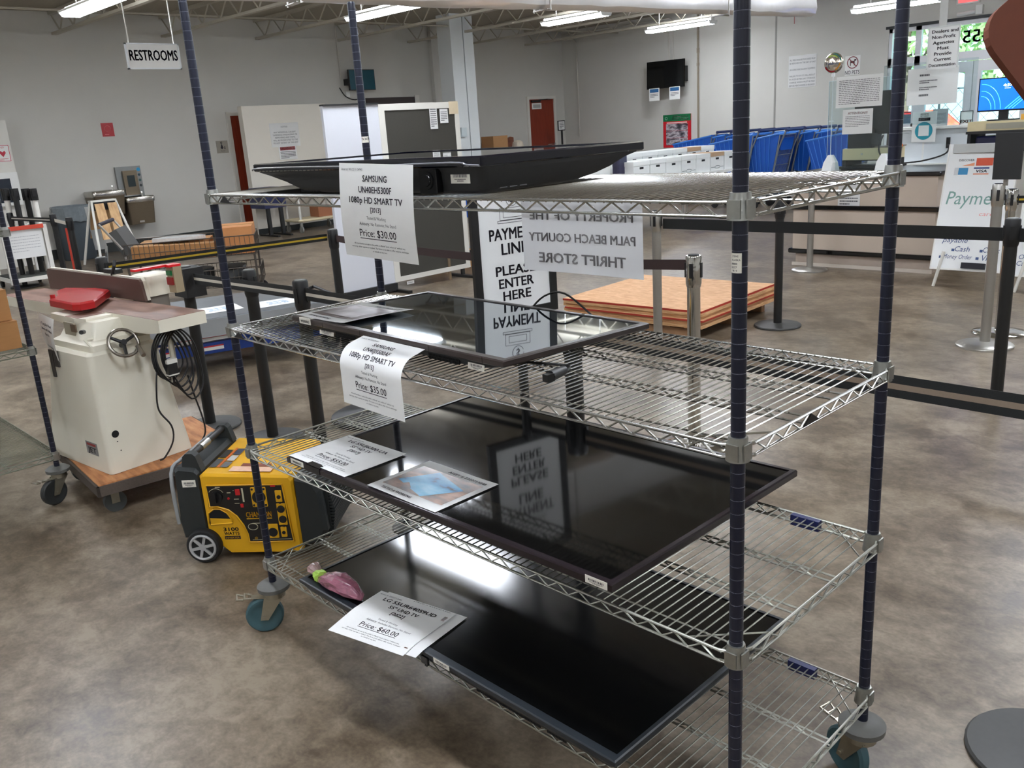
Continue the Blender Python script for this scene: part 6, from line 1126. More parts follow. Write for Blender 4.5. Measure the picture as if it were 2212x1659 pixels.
AM = ('ALL MERCHANDISE PURCHASED MUST', 'BE REMOVED ON THE DAY OF SALE', '', '(INCLUDING VEHICLES & HEAVY EQUIPMENT)', '', 'FAILURE TO DO SO WILL RESULT', 'IN A $25.00 PER DAY STORAGE', 'CHARGE WHICH MUST BE PAID', 'BEFORE MERCHANDISE IS RELEASED')
def q4(px, py, y=YB-0.01): return PY(px, py, y)
a_, b_n = q4(1704, 122), q4(1762, 186); wall_sheet('wall_notice', 'large merchandise removal notice on the back wall left of the balloon', YB-0.006, a_.x, b_n.x, b_n.z, a_.z, PAPER, 'notice', lambda m, g, a, b, c, d: [m.text(s_, g, (a+b)/2, d-0.10-0.062*k, 0.032, (b-a)*0.92) for k, s_ in enumerate(AM) if s_], t=0.003, axis='y')
a_, b_n = q4(1826, 122), q4(1857, 161)
o, g = wall_sheet('no_pets_sign', 'white no pets sign with a crossed out dog on the back wall', YB-0.006, a_.x, b_n.x, b_n.z, a_.z, WHITE, 'sign', lambda m, g, a, b, c, d: m.text('NO PETS', g, (a+b)/2, c+0.02, 0.07, (b-a)*0.95, 'C', 0.01), INK, t=0.003, axis='y')
cx_, cz_ = (a_.x+b_n.x)/2, b_n.z+0.235; R9 = 0.105; rg = MB().tube([g(cx_+R9*math.cos(k*PI/12), cz_+R9*math.sin(k*PI/12)) for k in range(24)], 0.009, 5, True); rg.tube([g(cx_-R9*0.7, cz_+R9*0.7), g(cx_+R9*0.7, cz_-R9*0.7)], 0.008, 5); rg.build('prohibition_ring', mat('dark_red_ring', (130, 34, 40), 0.5), o)
MB().quad(g(cx_-0.05, cz_-0.01), g(cx_+0.04, cz_-0.01), g(cx_+0.04, cz_+0.03), g(cx_-0.05, cz_+0.03)).quad(g(cx_-0.05, cz_-0.06), g(cx_-0.035, cz_-0.06), g(cx_-0.035, cz_), g(cx_-0.05, cz_)).quad(g(cx_+0.025, cz_-0.06), g(cx_+0.04, cz_-0.06), g(cx_+0.04, cz_), g(cx_+0.025, cz_)).quad(g(cx_+0.03, cz_+0.02), g(cx_+0.075, cz_+0.035), g(cx_+0.07, cz_+0.06), g(cx_+0.03, cz_+0.06)).build('dog_figure', mat('dark_red_figure', (70, 30, 34), 0.5), o)
YC = YB-0.03
def wpipe(pts, r, m, lb, y=YC): P = [PY(px, py, y) for px, py in pts]; return tag(MB().tube(P, r, 7).build('conduit', m), lb, 'conduit', 'wall conduits')
PALEC = mat('pale_conduit', (0, 0, 0)); BRC = mat('brownish_pipe', (134, 122, 104), 0.5)
z1_ = PY(1440, 45, YC).z; xx1 = PY(1445, 100, YC).x; xx2 = PY(1454, 100, YC).x; xx3 = PY(1247, 150, YC).x
for (x, dz, lb) in ((xx1, 0.0, 'left of two pale conduits dropping to the wall television'), (xx2, 0.05, 'right of two pale conduits dropping to the wall television')):
    tag(MB().tube([(XW+0.05, YC, z1_+dz), (x-0.12, YC, z1_+dz), (x-0.03, YC, z1_+dz-0.03), (x, YC, z1_+dz-0.13), (x, YC, zt5)], 0.014, 7).build('conduit', PALEC), lb, 'conduit', 'wall conduits')
tag(MB().tube([(XW+0.1, YC, z1_-0.07), (xx3-0.1, YC, z1_-0.07), (xx3, YC, z1_-0.17), (xx3, YC, 1.3)], 0.016, 7).build('conduit', PALEC), 'pale conduit near the corner left of the wall television', 'conduit', 'wall conduits')
xp = PY(1508, 200, YC).x; tag(MB().cyl((xp, YC, 1.1), (xp, YC, ZC-0.05), 0.022, 8).cyl((xp, YC, 2.95), (xp, YC, 3.05), 0.03, 8).cyl((xp, YC, 2.68), (xp, YC, 2.74), 0.03, 8).build('conduit', BRC), 'brownish wall pipe right of the wall television', 'conduit', 'wall conduits')
xs_ = PY(1675, 150, YB-0.002).x; struct('trim_7', MB().box((xs_-0.02, YB-0.006, 0.12), (xs_+0.02, YB, ZC)), mat('wall_joint', (146, 144, 138), 0.8))
q = PY(2110, 22, YB-0.02); em = thing('emergency_light', 'white emergency light high above the glass doors', 'emergency light', (q.x, YB-0.05, q.z)); MB().box((q.x+0.0, YB-0.08, q.z-0.07), (q.x+0.11, YB, q.z+0.08)).build('housing', WHITE, em); MB().cyl((q.x-0.30, YB-0.08, q.z-0.04), (q.x, YB-0.07, q.z-0.02), 0.035, 10).build('lamp_head', WHITE, em)
q = PY(2092, 2, YB-0.02); ex = thing('exit_light', 'red lit exit light above the emergency light, cut by the top edge', 'exit sign', (q.x, YB-0.05, q.z)); MB().box((q.x-0.18, YB-0.07, q.z-0.05), (q.x+0.2, YB, q.z+0.22)).build('housing', WHITE, ex); MB().box((q.x-0.15, YB-0.072, q.z-0.02), (q.x+0.17, YB-0.07, q.z+0.19)).build('lit_panel', mat('lit_red_panel', (230, 60, 60), 0.4, emit=1.2), ex)

# ================================================================ file boxes on the folding table
FT = thing('folding_table', 'long white folding table holding two rows of file boxes', 'table', (-5.75, 10.55, 0))
MB().box((-6.45, 8.75, 0.725), (-5.28, 11.80, 0.765)).build('tabletop', WHITE, FT)
for yy in (8.95, 10.25, 11.65):
    for xx in (-6.3, -5.42): MB().cyl((xx, yy, 0), (xx, yy, 0.725), 0.018, 8).build('leg', STEEL, FT)
FB = 'file boxes on the long white table'
def file_box(x0, y, w, h, lb, z0=0.766, d=0.38, lidm=None, label=True, lift=0.0):
    t = thing('file_box', lb, 'file box', (x0-d/2, y, z0), 0, FB); M = PM[t]
    MB(M).box((-d/2, -w/2, 0), (d/2, w/2, h)).build('box_body', CARDW, t)
    MB(M).box((-d/2-0.006, -w/2-0.006, h-0.055+lift), (d/2+0.006, w/2+0.006, h+0.006+lift)).build('lid', lidm or CARDW, t)
    MB(M).box((d/2-0.002, -0.045, h-0.105), (d/2+0.001, 0.045, h-0.075)).build('hand_hole', dk, t)
    if label:
        m = MB(M); pts = [(d/2+0.0012, 0.075*math.cos(k*0.45), 0.055+0.02*math.sin(k*0.45)) for k in range(14)]; m.tube(pts, 0.003, 4)
        m.box((d/2, -w/2+0.01, 0.052), (d/2+0.001, -0.08, 0.058)).box((d/2, 0.08, 0.052), (d/2+0.001, w/2-0.01, 0.058)); m.build('printed_label', mat('green_grey_ink', (74, 92, 92), 0.7), t)
    return t
ordn = ('first', 'second', 'third', 'fourth', 'fifth', 'sixth', 'seventh', 'eighth')
TANL = mat('tan_card_lid', (176, 146, 116), 0.8)
for k in range(7):
    y = 9.13+k*0.392; file_box(-5.34, y, 0.37, 0.27+(0.004 if k % 2 else 0), 'white file box, %s from the left in the front row on the table' % ordn[k] if k != 5 else 'white file box with a tan lid in the front row on the table', lidm=TANL if k == 5 else None, label=k in (0, 1, 3, 5))
for k in range(7):
    y = 9.2+k*0.392; file_box(-5.82, y, 0.375, 0.36, 'taller white file box, %s from the left in the back row on the table' % ordn[k], lidm=TANL if k == 5 else None, label=False)
tag(MB().rbox((-5.62, 8.80, 0.80), (-5.50, 9.02, 1.17), 0.03, 4).box((-5.60, 8.82, 0.766), (-5.52, 9.0, 0.80)).build('striped_bag', mat('navy_white_bag', (40, 40, 64), 0.5, 0, 0.4, 12)), 'dark striped bag at the left end of the file box table', 'bag')
# ================================================================ nested shopping carts
CBL = mat('cart_blue_plastic', (22, 84, 178), 0.4, 0, 0.08, 8); CWR = mat('cart_grey_wire', (138, 146, 152), 0.35, 0.7, 0.1, 20)
def shopping_cart(label):
    t = thing('shopping_cart', label, 'shopping cart', (0, 0, 0), 0, 'nested blue shopping carts'); y1, y2 = -0.27, 0.27
    b = MB(); 
    # tapering basket: open top, front toward -x
    T = [(-0.80, -0.21, 0.98), (0.02, y1, 1.10), (0.02, y2, 1.10), (-0.80, 0.21, 0.98)]; B_ = [(-0.70, -0.17, 0.58), (-0.12, -0.23, 0.50), (-0.12, 0.23, 0.50), (-0.70, 0.17, 0.58)]
    b.loft([B_, T], cap=False); b.add(B_, [(0, 1, 2, 3)]); b.build('basket', CBL, t)
    r_ = MB().tube(T, 0.016, 6, True); n = 9
    for k in range(1, n):
        for (i, j) in ((0, 1), (3, 2)):
            s_ = -0.004 if i == 0 else 0.004
            p0 = Vector(B_[i]).lerp(Vector(B_[j]), k/n); p1 = Vector(T[i]).lerp(Vector(T[j]), max(0, (k-0.8)/n)); r_.tube([p0+Vector((0, s_, 0)), p1+Vector((0, s_, 0))], 0.006, 4)
    r_.build('basket_ribs', mat('cart_light_blue_plastic', (52, 118, 204), 0.4), t)
    g_ = MB(); g0, g1 = Vector((0.03, y1, 1.08)), Vector((-0.10, y1+0.03, 0.50)); w_ = Vector((0, y2-y1, 0))
    g_.tube([g1, g0, g0+w_, g1+w_-Vector((0, 0.06, 0))], 0.010, 6, True)
    for k in range(1, 4): q = g0.lerp(g1, k/4); g_.tube([q, q+w_-Vector((0, 0.015*k, 0))], 0.006, 4)
    for k in range(1, 12): g_.tube([g0+w_*(k/12), g1+w_*(k/12)*0.9], 0.0035, 4)
    g_.build('rear_gate', CWR, t)
    f_ = MB()
    for s_ in (-1, 1):
        f_.tube([(0.12, s_*0.25, 1.14), (0.0, s_*0.25, 0.9), (-0.10, s_*0.24, 0.47), (0.06, s_*0.26, 0.16)], 0.014, 6); f_.tube([(0.06, s_*0.26, 0.17), (-0.72, s_*0.20, 0.17), (-0.60, s_*0.2, 0.55)], 0.013, 6)
    f_.build('chassis', CWR, t)
    MB().cyl((0.13, y1, 1.15), (0.13, y2, 1.15), 0.022, 10).build('handle', mat('cart_dark_blue_handle', (24, 36, 84), 0.45), t)
    MB().box((-0.02, -0.2, 0.86), (0.02, 0.2, 1.04), Matrix.Rotation(0.22, 3, 'Y')).build('seat_flap', CBL, t)
    for (x, y) in ((0.06, -0.26), (0.06, 0.26), (-0.70, -0.20), (-0.70, 0.20)): MB().cyl((x, y-0.015, 0.065), (x, y+0.015, 0.065), 0.065, 14).build('wheel', RUBBER, t)
    return t
SC0 = shopping_cart('blue shopping cart at the right end of the nested row, its grey wire gate showing')
SC0.location = (-4.55, 13.55, 0); SC0.scale = (1.1, 1.0, 1.13)
nc = 10
names = ('second', 'third', 'fourth', 'fifth', 'sixth', 'seventh', 'eighth', 'ninth')
for k in range(8): dup(SC0, (-4.86-0.29*k, 13.55, 0), 0, 'blue shopping cart, %s from the right in the nested row' % names[k])
dup(SC0, (-5.12, 12.85, 0), 0, 'blue shopping cart standing in front of the nested row with an open grey gate'); dup(SC0, (-5.62, 12.85, 0), 0, 'blue shopping cart pushed into the one in front of the nested row')
_c = dup(SC0, (-6.1, 6.35, 0), PI/2, 'blue shopping cart glimpsed between the felt board and the payment sign'); dup(SC0, (-3.72, 12.75, 0), 0, 'blue shopping cart standing apart at the right, behind the clear shield')
# ================================================================ beige service counter
CT = thing('service_counter', 'beige panelled service counter with black bumper strips', 'counter', (-1.38, 7.95, 0))
LAM = mat('beige_laminate', (196, 180, 164), 0.45, 0, 0.03, 8); cx0, cx1, cy0, cy1 = -2.12, -0.66, 7.52, 8.45
MB().box((cx0, cy0, 0.15), (cx1, cy1, 0.93)).build('body', LAM, CT); MB().box((cx0+0.03, cy0+0.02, 0), (cx1-0.01, cy1-0.02, 0.15)).build('plinth', mat('beige_plinth', (176, 160, 146), 0.5), CT)
MB().rbox((cx0-0.04, cy0-0.04, 0.93), (cx1+0.04, cy1+0.02, 0.97), 0.03, 3).build('worktop', mat('black_laminate_top', (30, 28, 28), 0.3), CT, 'black edged top')
for z in (0.595, 0.135): MB().rbox((cx0-0.04, cy0-0.035, z), (cx1+0.04, cy1, z+0.045), 0.02, 3).build('bumper_strip', BLKG, CT, 'black bumper strip')
MB().box((cx0-0.002, cy0-0.002, 0.0), (cx1, cy0+0.004, 0.035)).build('kick_strip', mat('pale_kick', (206, 196, 184), 0.5), CT)
C2 = thing('service_counter', 'tall white service counter behind the whiteboards', 'counter', (0.9, 8.6, 0)); MB().box((-0.58, 8.02, 0), (2.6, 9.0, 1.12)).build('body', OFFW, C2); MB().box((-0.62, 7.80, 1.12), (2.65, 9.05, 1.16)).build('worktop', mat('black_laminate_top', (0, 0, 0)), C2, 'black top')
o, g = wall_sheet('taped_notice', 'white notice sheet taped to the front of the beige counter', cy0-0.005, -1.63, -1.40, 0.625, 0.86, PAPER, 'notice', lambda m, g, a, b, c, d: lines_of_print(m, g, a+0.02, b-0.02, c+0.02, d-0.13, 3, 4), t=0.002, axis='y')
CAS = mat('putty_cash_drawer', (206, 192, 152), 0.45)
ca = thing('cash_drawer', 'putty coloured cash drawer on the beige counter behind the clear shield', 'cash drawer', (-1.58, 8.1, 1.06)); MB().box((-1.83, 8.0, 1.06), (-1.34, 8.40, 1.175)).build('case', CAS, ca); MB().cyl((-1.62, 7.995, 1.12), (-1.62, 8.0, 1.12), 0.012, 10).build('lock', STEEL, ca)
st_ = tag(MB().box((-1.86, 8.0, 0.97), (-1.32, 8.42, 0.995)).box((-1.84, 8.02, 0.995), (-1.80, 8.4, 1.058)).box((-1.38, 8.02, 0.995), (-1.34, 8.4, 1.058)).box((-1.84, 8.02, 1.05), (-1.34, 8.4, 1.058)).build('monitor_riser', BLKM), 'black riser under the putty cash drawer', 'riser')
mo = thing('monitor', 'dark monitor seen from behind the clear shield on the beige counter', 'monitor', (-1.45, 8.2, 1.176)); q0, q1 = PY(1848, 200, 8.2), PY(1927, 288, 8.2)
MB().box((q0.x, 8.2, q1.z), (q1.x, 8.24, q0.z)).build('casing', BLKM, mo); MB().box((-1.46, 8.22, 1.18), (-1.38, 8.25, q1.z+0.05)).box((-1.54, 8.12, 1.176), (-1.30, 8.34, 1.188)).build('stand', mat('grey_stand', (120, 112, 104), 0.5), mo); MB().box((-1.42, 8.196, q1.z+0.13), (-1.37, 8.2, q1.z+0.20)).build('sticker', WHITE, mo)
tag(MB().box((-1.80, 8.05, 1.176), (-1.55, 8.3, 1.32)).box((-1.70, 8.02, 1.32), (-1.58, 8.2, 1.36)).build('receipt_printer', BLKP), 'black receipt printer on the putty cash drawer', 'printer')
tag(MB().box((-1.36, 8.04, 1.176), (-1.28, 8.2, 1.20)).box((-1.355, 8.05, 1.20), (-1.30, 8.18, 1.27)).build('orange_box', mat('orange_box', (226, 110, 40), 0.5)), 'small orange box beside the dark monitor', 'box')
tag(MB().tube([(-1.42, 8.03, 1.30), (-1.44, 7.99, 1.16), (-1.36, 7.97, 1.03), (-1.30, 7.95, 0.985)], 0.008, 6, smooth=5).build('cable', BLKP), 'black cable drooping over the putty cash drawer', 'cable')
# clear shield with papers taped to it
SHD = thing('clear_shield', 'clear acrylic shield on white feet on the beige counter', 'shield', (-1.55, 7.70, 0.97)); ACR = glass_mat('clear_acrylic', (240, 247, 248), 0.06)
q0, q1 = PY(1793, 150, 7.7), PY(1930, 150, 7.7); sx0, sx1 = q0.x, q1.x
MB().box((sx0, 7.70, 0.985), (sx1, 7.705, 1.86)).build('acrylic_sheet', ACR, SHD)
ed = MB().box((sx0-0.003, 7.699, 0.985), (sx0, 7.706, 1.86)).box((sx0-0.003, 7.699, 1.86), (sx1, 7.706, 1.863)); ed.build('polished_edge', mat('pale_blue_edge', (206, 224, 228), 0.3), SHD)
for (px, x_) in ((1792, None), (1907, None)):
    x_ = PY(px, 360, 7.68).x; MB().loft([[(x_-0.05, 7.60, 0.971), (x_+0.05, 7.60, 0.971), (x_+0.05, 7.80, 0.971), (x_-0.05, 7.80, 0.971)], [(x_-0.05, 7.64, 1.06), (x_+0.05, 7.64, 1.06), (x_+0.05, 7.76, 1.06), (x_-0.05, 7.76, 1.06)], [(x_-0.018, 7.67, 1.135), (x_+0.018, 7.67, 1.135), (x_+0.018, 7.73, 1.135), (x_-0.018, 7.73, 1.135)]]).build('foot', mat('milky_plastic', (222, 224, 222), 0.4), SHD)
wall_sheet('shield_notice', 'large white notice taped to the clear shield', 7.696, -1.78, -1.305, 1.595, 1.895, PAPER, 'notice', lambda m, g, a, b, c, d: lines_of_print(m, g, a+0.03, b-0.03, c+0.03, d-0.03, 14, 11, 0.3), t=0.001, group=None, axis='y')
o, g = wall_sheet('shield_notice', 'smaller attention notice taped low on the clear shield', 7.694, -1.70, -1.39, 1.335, 1.575, PAPER, 'notice', lambda m, g, a, b, c, d: lines_of_print(m, g, a+0.03, b-0.03, c+0.07, d-0.06, 7, 12, 0.3), t=0.001, axis='y')
MB().text('ATTENTION!!!', g, -1.545, 1.525, 0.024, 0.20, 'C', 0.01).build('heading', mat('dull_red_ink', (160, 90, 96), 0.6), o)
BA = thing('foil_balloon', 'round silver foil balloon with celebration lettering beside the clear shield', 'balloon', (-1.92, 7.9, 1.94)); BM = mat('silver_foil', (206, 198, 184), 0.15, 0.85, 0.1, 6); bx, by, bz = -1.915, 7.9, 2.045
def bsph(r, sx=1, n=24, m=14): return [[(bx+r*math.sin(PI*j/m)*math.cos(2*PI*k/n), by+0.45*r*math.cos(PI*j/m), bz+r*math.sin(PI*j/m)*math.sin(2*PI*k/n)) for k in range(n)] for j in range(1, m)]
MB().loft(bsph(0.103)).build('foil', BM, BA, None, 60)
def bsf(u, v): d_ = min(1, (u*u+v*v)/0.0106); return Vector((bx+u, by-0.45*0.103*math.sqrt(max(0.0, 1-d_))-0.003, bz+v))
MB().text('Celebrate', bsf, 0, -0.018, 0.026, 0.14, 'C', 0.03, 0.2).build('lettering', mat('grey_blue_ink', (90, 96, 120), 0.5), BA)
for (c, a0, a1, r0, nm) in (((20, 104, 84), 0.2, 1.5, 0.088, 'green'), ((170, 200, 90), 0.7, 2.2, 0.07, 'lime'), ((140, 30, 40), 3.6, 5.0, 0.085, 'red'), ((190, 130, 40), 5.2, 6.2, 0.08, 'gold')):
    MB().tube([bsf(r0*math.cos(a0+(a1-a0)*k/8), r0*math.sin(a0+(a1-a0)*k/8)) for k in range(9)], 0.007, 5).build('printed_swirl', mat('balloon_'+nm, c, 0.25), BA)
MB().tube([(bx, by, bz-0.10), (bx, by, bz-0.17), (bx+0.004, by-0.01, 1.36)], 0.005, 6).cyl((bx, by, bz-0.135), (bx, by, bz-0.10), 0.018, 10).box((bx-0.025, by-0.02, 1.46), (bx+0.03, by, 1.475)).cyl((bx+0.004, by-0.01, 0.97), (bx+0.004, by-0.01, 1.37), 0.004, 6).cyl((bx+0.004, by-0.01, 0.971), (bx+0.004, by-0.01, 0.985), 0.04, 12).build('stick', mat('milky_plastic', (0, 0, 0)), BA)
# ---------------------------------------------------------------- white reception desk, signs by the doors
RDk = thing('reception_desk', 'white reception desk wall behind the beige counter', 'desk', (-1.2, 9.7, 0)); MB().box((-2.02, 9.5, 0), (0.4, 9.62, 1.30)).box((-2.02, 9.5, 0), (-1.92, 10.6, 1.30)).build('panel', mat('white_desk', (216, 222, 226), 0.4, 0, 0.02, 5), RDk); MB().box((-2.06, 9.44, 1.30), (0.45, 9.80, 1.325)).box((-2.0, 9.35, 0.90), (-0.9, 9.5, 0.92)).build('top', WHITE, RDk)
MB().box((-1.32, 9.488, 1.08), (-1.28, 9.5, 1.2)).tube([(-1.30, 9.47, 1.12), (-1.26, 9.42, 1.10), (-1.30, 9.40, 1.02), (-1.55, 9.38, 0.95), (-1.9, 9.38, 0.925)], 0.009, 6, smooth=5).build('desk_cable', BLKP, RDk)
o, g = wall_sheet('scan_poster', 'white scan me poster with a teal bubble standing at the reception desk', 9.42, PY(1972, 245, 9.42).x, PY(2024, 245, 9.42).x, PY(1970, 308, 9.42).z, PY(2000, 241, 9.42).z, PAPER, 'poster', None, t=0.006, axis='y')
pcx = (PY(1972, 245, 9.42).x+PY(2024, 245, 9.42).x)/2; pz0 = PY(1970, 308, 9.42).z; gp2 = flat((0, 9.4185, 0), EX, EZ); gp3 = flat((0, 9.417, 0), EX, EZ)
tq = MB(); tq.add([gp2(pcx+0.098*math.cos(k*PI/16), pz0+0.125+0.098*math.sin(k*PI/16)) for k in range(32)], [tuple(range(32))]); tq.build('teal_bubble', mat('teal_print', (24, 140, 158), 0.5), o); board(MB(), gp3, 0.115, 0.115, 0.0005, pcx-0.0575, pz0+0.07).build('blank_square', PAPER, o)
board(MB(), gp2, 0.13, 0.035, 0.0006, pcx-0.065, pz0+0.235).build('heading_band', INK, o); MB().text('SCAN ME', gp3, pcx, pz0+0.243, 0.018, 0.10, 'C', 0.03).build('heading', WHITE, o); MB().text('REVIEW', gp3, pcx+0.0, pz0+0.30, 0.016, 0.09, 'C', 0.03, 0.2).text('US TODAY', gp3, pcx, pz0+0.28, 0.014, 0.09, 'C', 0.03, 0.2).build('upper_lettering', GREYINK, o)
tag(MB().box((pcx-0.01, 9.428, 0.0), (pcx+0.01, 9.436, pz0+0.1)).box((pcx-0.1, 9.40, 0), (pcx+0.1, 9.46, 0.01)).build('poster_stand', mat('milky_plastic', (0, 0, 0))), 'thin plastic stand holding the scan me poster', 'stand')
DL = thing('hanging_sign', 'white dealers and non-profit sign hanging on a wide pale strap', 'sign', (-1.25, 9.0, 1.94)); dx0, dx1, dz0, dz1 = -1.395, -1.095, 1.93, 2.345
MB().box((dx0, 9.0, dz0), (dx1, 9.006, dz1)).build('sheet', PAPER, DL); MB().box((dx0-0.012, 8.996, dz0), (dx0, 9.01, dz1+0.01)).box((dx1, 8.996, dz0), (dx1+0.012, 9.01, dz1+0.01)).box((dx0, 8.996, dz1), (dx1, 9.01, dz1+0.012)).build('sleeve', mat('clear_sleeve_edge', (200, 204, 200), 0.3), DL); MB().box((-1.305, 9.002, dz1), (-1.225, 9.008, ZC)).build('strap', mat('pale_grey_strap', (190, 190, 186), 0.6), DL, 'wide pale strap')
gd = flat((0, 8.9985, 0), EX, EZ); m = MB()
for k, (s_, w_) in enumerate((('Dealers and', 0.265), ('Non-Profit', 0.235), ('Agencies', 0.215), ('Must', 0.115), ('Provide', 0.175), ('Current', 0.175), ('Documentation', 0.27))): m.text(s_, gd, -1.245+(0.01 if k == 0 else 0), 2.29-0.056*k, 0.032, w_, 'C', 0.02)
m.build('lettering', INK, DL)
q0, q1 = PY(1962, 155, 9.2), PY(2066, 222, 9.2); o, g = wall_sheet('policy_sheet', 'large white policy sheet behind the right hand rack post near the doors', 9.2, q0.x, q1.x, q1.z, q0.z+0.02, PAPER, 'notice', lambda m, g, a, b, c, d: [lines_of_print(m, g, a+0.13, a+0.32, d-0.09-0.07*k, d-0.05-0.07*k, 1 if k in (0, 3) else 2, k+2, 0.5) for k in range(4)], t=0.001, axis='y')
S2 = thing('clear_shield', 'second clear acrylic shield near the glass doors', 'shield', (-1.4, 9.21, 0)); MB().box((-1.95, 9.205, 1.36), (-0.95, 9.21, 2.02)).build('acrylic_sheet', ACR, S2); MB().box((-1.9, 9.2, 0), (-1.88, 9.22, 1.36)).box((-1.0, 9.2, 0), (-0.98, 9.22, 1.36)).build('leg', mat('milky_plastic', (0, 0, 0)), S2)
q0, q1 = PY(2016, 236, 9.6), PY(2046, 274, 9.6); wall_sheet('grey_notice', 'grey translucent notice standing on the white reception desk', 9.6, q0.x, q1.x, 1.326, q0.z, mat('grey_paper', (170, 176, 178), 0.8), 'notice', lambda m, g, a, b, c, d: lines_of_print(m, g, a+0.02, b-0.02, c+0.02, d-0.04, 9, 6, 0.35), t=0.002, axis='y')
q0, q1 = PY(2075, 240, 9.66), PY(2101, 268, 9.66); ES = thing('exit_sign', 'small white framed sign with red exit lettering on the reception desk', 'sign', (q0.x+0.07, 9.66, 1.326)); ex0, ex1 = q0.x, q1.x
MB().box((ex0, 9.66, 1.326), (ex1, 9.67, q0.z)).build('panel', WHITE, ES); fr = MB(); outl2 = ((ex0, 1.326, ex0+0.008, q0.z), (ex1-0.008, 1.326, ex1, q0.z), (ex0, q0.z-0.008, ex1, q0.z)); [fr.box((a, 9.655, b), (c, 9.66, d)) for a, b, c, d in outl2]; fr.build('frame', mat('grey_frame', (70, 72, 76), 0.5), ES); MB().text('EXIT', flat((0, 9.6545, 0), EX, EZ), (ex0+ex1)/2, 1.345, 0.032, 0.12, 'C', 0.04).build('lettering', mat('dark_red_letters', (140, 30, 40), 0.5), ES)
# lit monitor, drawer and oddments on the tall white counter
LM = thing('monitor', 'monitor lit with a blue wallpaper at the right edge', 'monitor', (-0.2, 8.1, 1.40)); mx0, mx1, mz0, mz1 = -0.525, 0.10, 1.475, 1.775
MB().box((mx0, 8.0, mz0), (mx1, 8.03, mz1)).build('casing', BLKG, LM); MB().box((mx0+0.01, 7.998, mz0+0.014), (mx1-0.01, 8.0, mz1-0.01)).build('lit_screen', mat('lit_blue_screen', (14, 84, 224), 0.3, 0, 0.25, 4, emit=1.0), LM, 'lit blue screen'); MB().box((-0.34, 8.01, 1.40), (-0.26, 8.04, mz0)).box((-0.42, 7.96, 1.392), (-0.18, 8.1, 1.402)).build('stand', BLKP, LM)
gm = flat((0, 7.9965, 0), EX, EZ); sw_ = MB()
for k, r_ in enumerate((0.10, 0.14, 0.19)): sw_.tube([gm(mx0+0.03+r_*math.cos(a*0.16)*0.9, mz0+0.02+r_*1.2*math.sin(a*0.16)) for a in range(11)], 0.0028, 4)
for k in range(3): sw_.tube([gm(mx0+0.24+k*0.03, mz0+0.02), gm(mx0+0.40+k*0.03, mz0+0.16), gm(mx0+0.56, mz0+0.22-k*0.02)], 0.004, 4)
sw_.build('wallpaper_swirl', mat('lit_pale_blue', (60, 150, 250), 0.3, emit=1.0), LM); MB().text('4:37', gm, -0.275, 1.692, 0.024, 0.075, 'C', 0.01).quad(gm(-0.30, 1.675), gm(-0.25, 1.675), gm(-0.25, 1.679), gm(-0.30, 1.679)).build('clock_digits', mat('lit_white', (235, 240, 250), 0.3, emit=1.4), LM)
cd2 = thing('cash_drawer', 'putty cash drawer under the blue lit monitor', 'cash drawer', (-0.2, 8.1, 1.305)); MB().box((-0.565, 7.9, 1.305), (0.15, 8.30, 1.39)).build('case', CAS, cd2); MB().box((-0.40, 7.895, 1.32), (0.15, 7.90, 1.372)).build('drawer_front', mat('grey_drawer_front', (150, 146, 130), 0.45), cd2)
tag(MB().box((-0.57, 7.88, 1.28), (0.2, 8.32, 1.304)).box((-0.56, 7.9, 1.161), (-0.53, 8.3, 1.28)).box((0.16, 7.9, 1.161), (0.19, 8.3, 1.28)).build('monitor_riser', BLKM), 'black riser under the cash drawer of the blue lit monitor', 'riser')
tag(MB().rbox((-0.50, 7.92, 1.161), (-0.25, 8.15, 1.255), 0.03, 3).build('card_terminal', mat('navy_black_plastic', (24, 28, 60), 0.3)), 'dark card terminal under the black riser', 'terminal'); tag(MB().box((-0.22, 7.93, 1.161), (0.02, 8.12, 1.20)).build('paper_pile', PAPER), 'small pile of white papers under the black riser', 'papers'); tag(MB().box((-0.12, 7.92, 1.392), (0.06, 8.05, 1.44)).build('yellow_box', mat('yellow_box', (226, 170, 70), 0.6)), 'small orange yellow box in front of the blue lit monitor', 'box')
# ---------------------------------------------------------------- whiteboards on easels
def easel(label, x0, x1, y0, y1, z0, z1, draws, legs=True):
    t = thing('easel_whiteboard', label, 'whiteboard', ((x0+x1)/2, y0, 0)); up = Vector((0, y1-y0, z1-z0)); H = up.length; f = flat((x0, y0, z0), EX, up); f1 = flat(f(0, 0)+Vector((0, -0.002, 0)), EX, up)
    board(MB(), f, x1-x0, H, 0.02).build('board', mat('whiteboard_face', (228, 230, 230), 0.22, 0, 0.015, 6), t)
    fr = MB(); W = x1-x0; [board(fr, flat(f(0, 0)+Vector((0, -0.004, 0)), EX, up), w_, h_, 0.026, u, v) for (u, v, w_, h_) in ((-0.008, -0.008, W+0.016, 0.016), (-0.008, 0, 0.012, H), (W-0.004, 0, 0.012, H))]; fr.build('rim', WHITE, t)
    board(MB(), flat(f(0, 0)+Vector((0, -0.03, 0)), EX, up), W*0.86, 0.075, 0.03, W*0.07, H-0.075).build('pad_clamp', mat('grey_clamp', (176, 178, 176), 0.35, 0.3), t, 'grey paper clamp')
    for (xa, dx) in ((x0+0.10, -0.10), (x1-0.06, 0.03)): MB().cyl((xa+dx*0.6, y0-0.02, 0.0), (xa, y0+0.015, z0+0.15), 0.014, 8).build('leg', WP, t)
    MB().cyl(((x0+x1)/2, y0+0.75, 0.0), ((x0+x1)/2, y1+0.03, z1-0.1), 0.014, 8).build('leg', WP, t)
    for (nm, m_, dr) in draws: q = MB(); dr(q, f1, W, H); q.build(nm, m_, t)
    return t
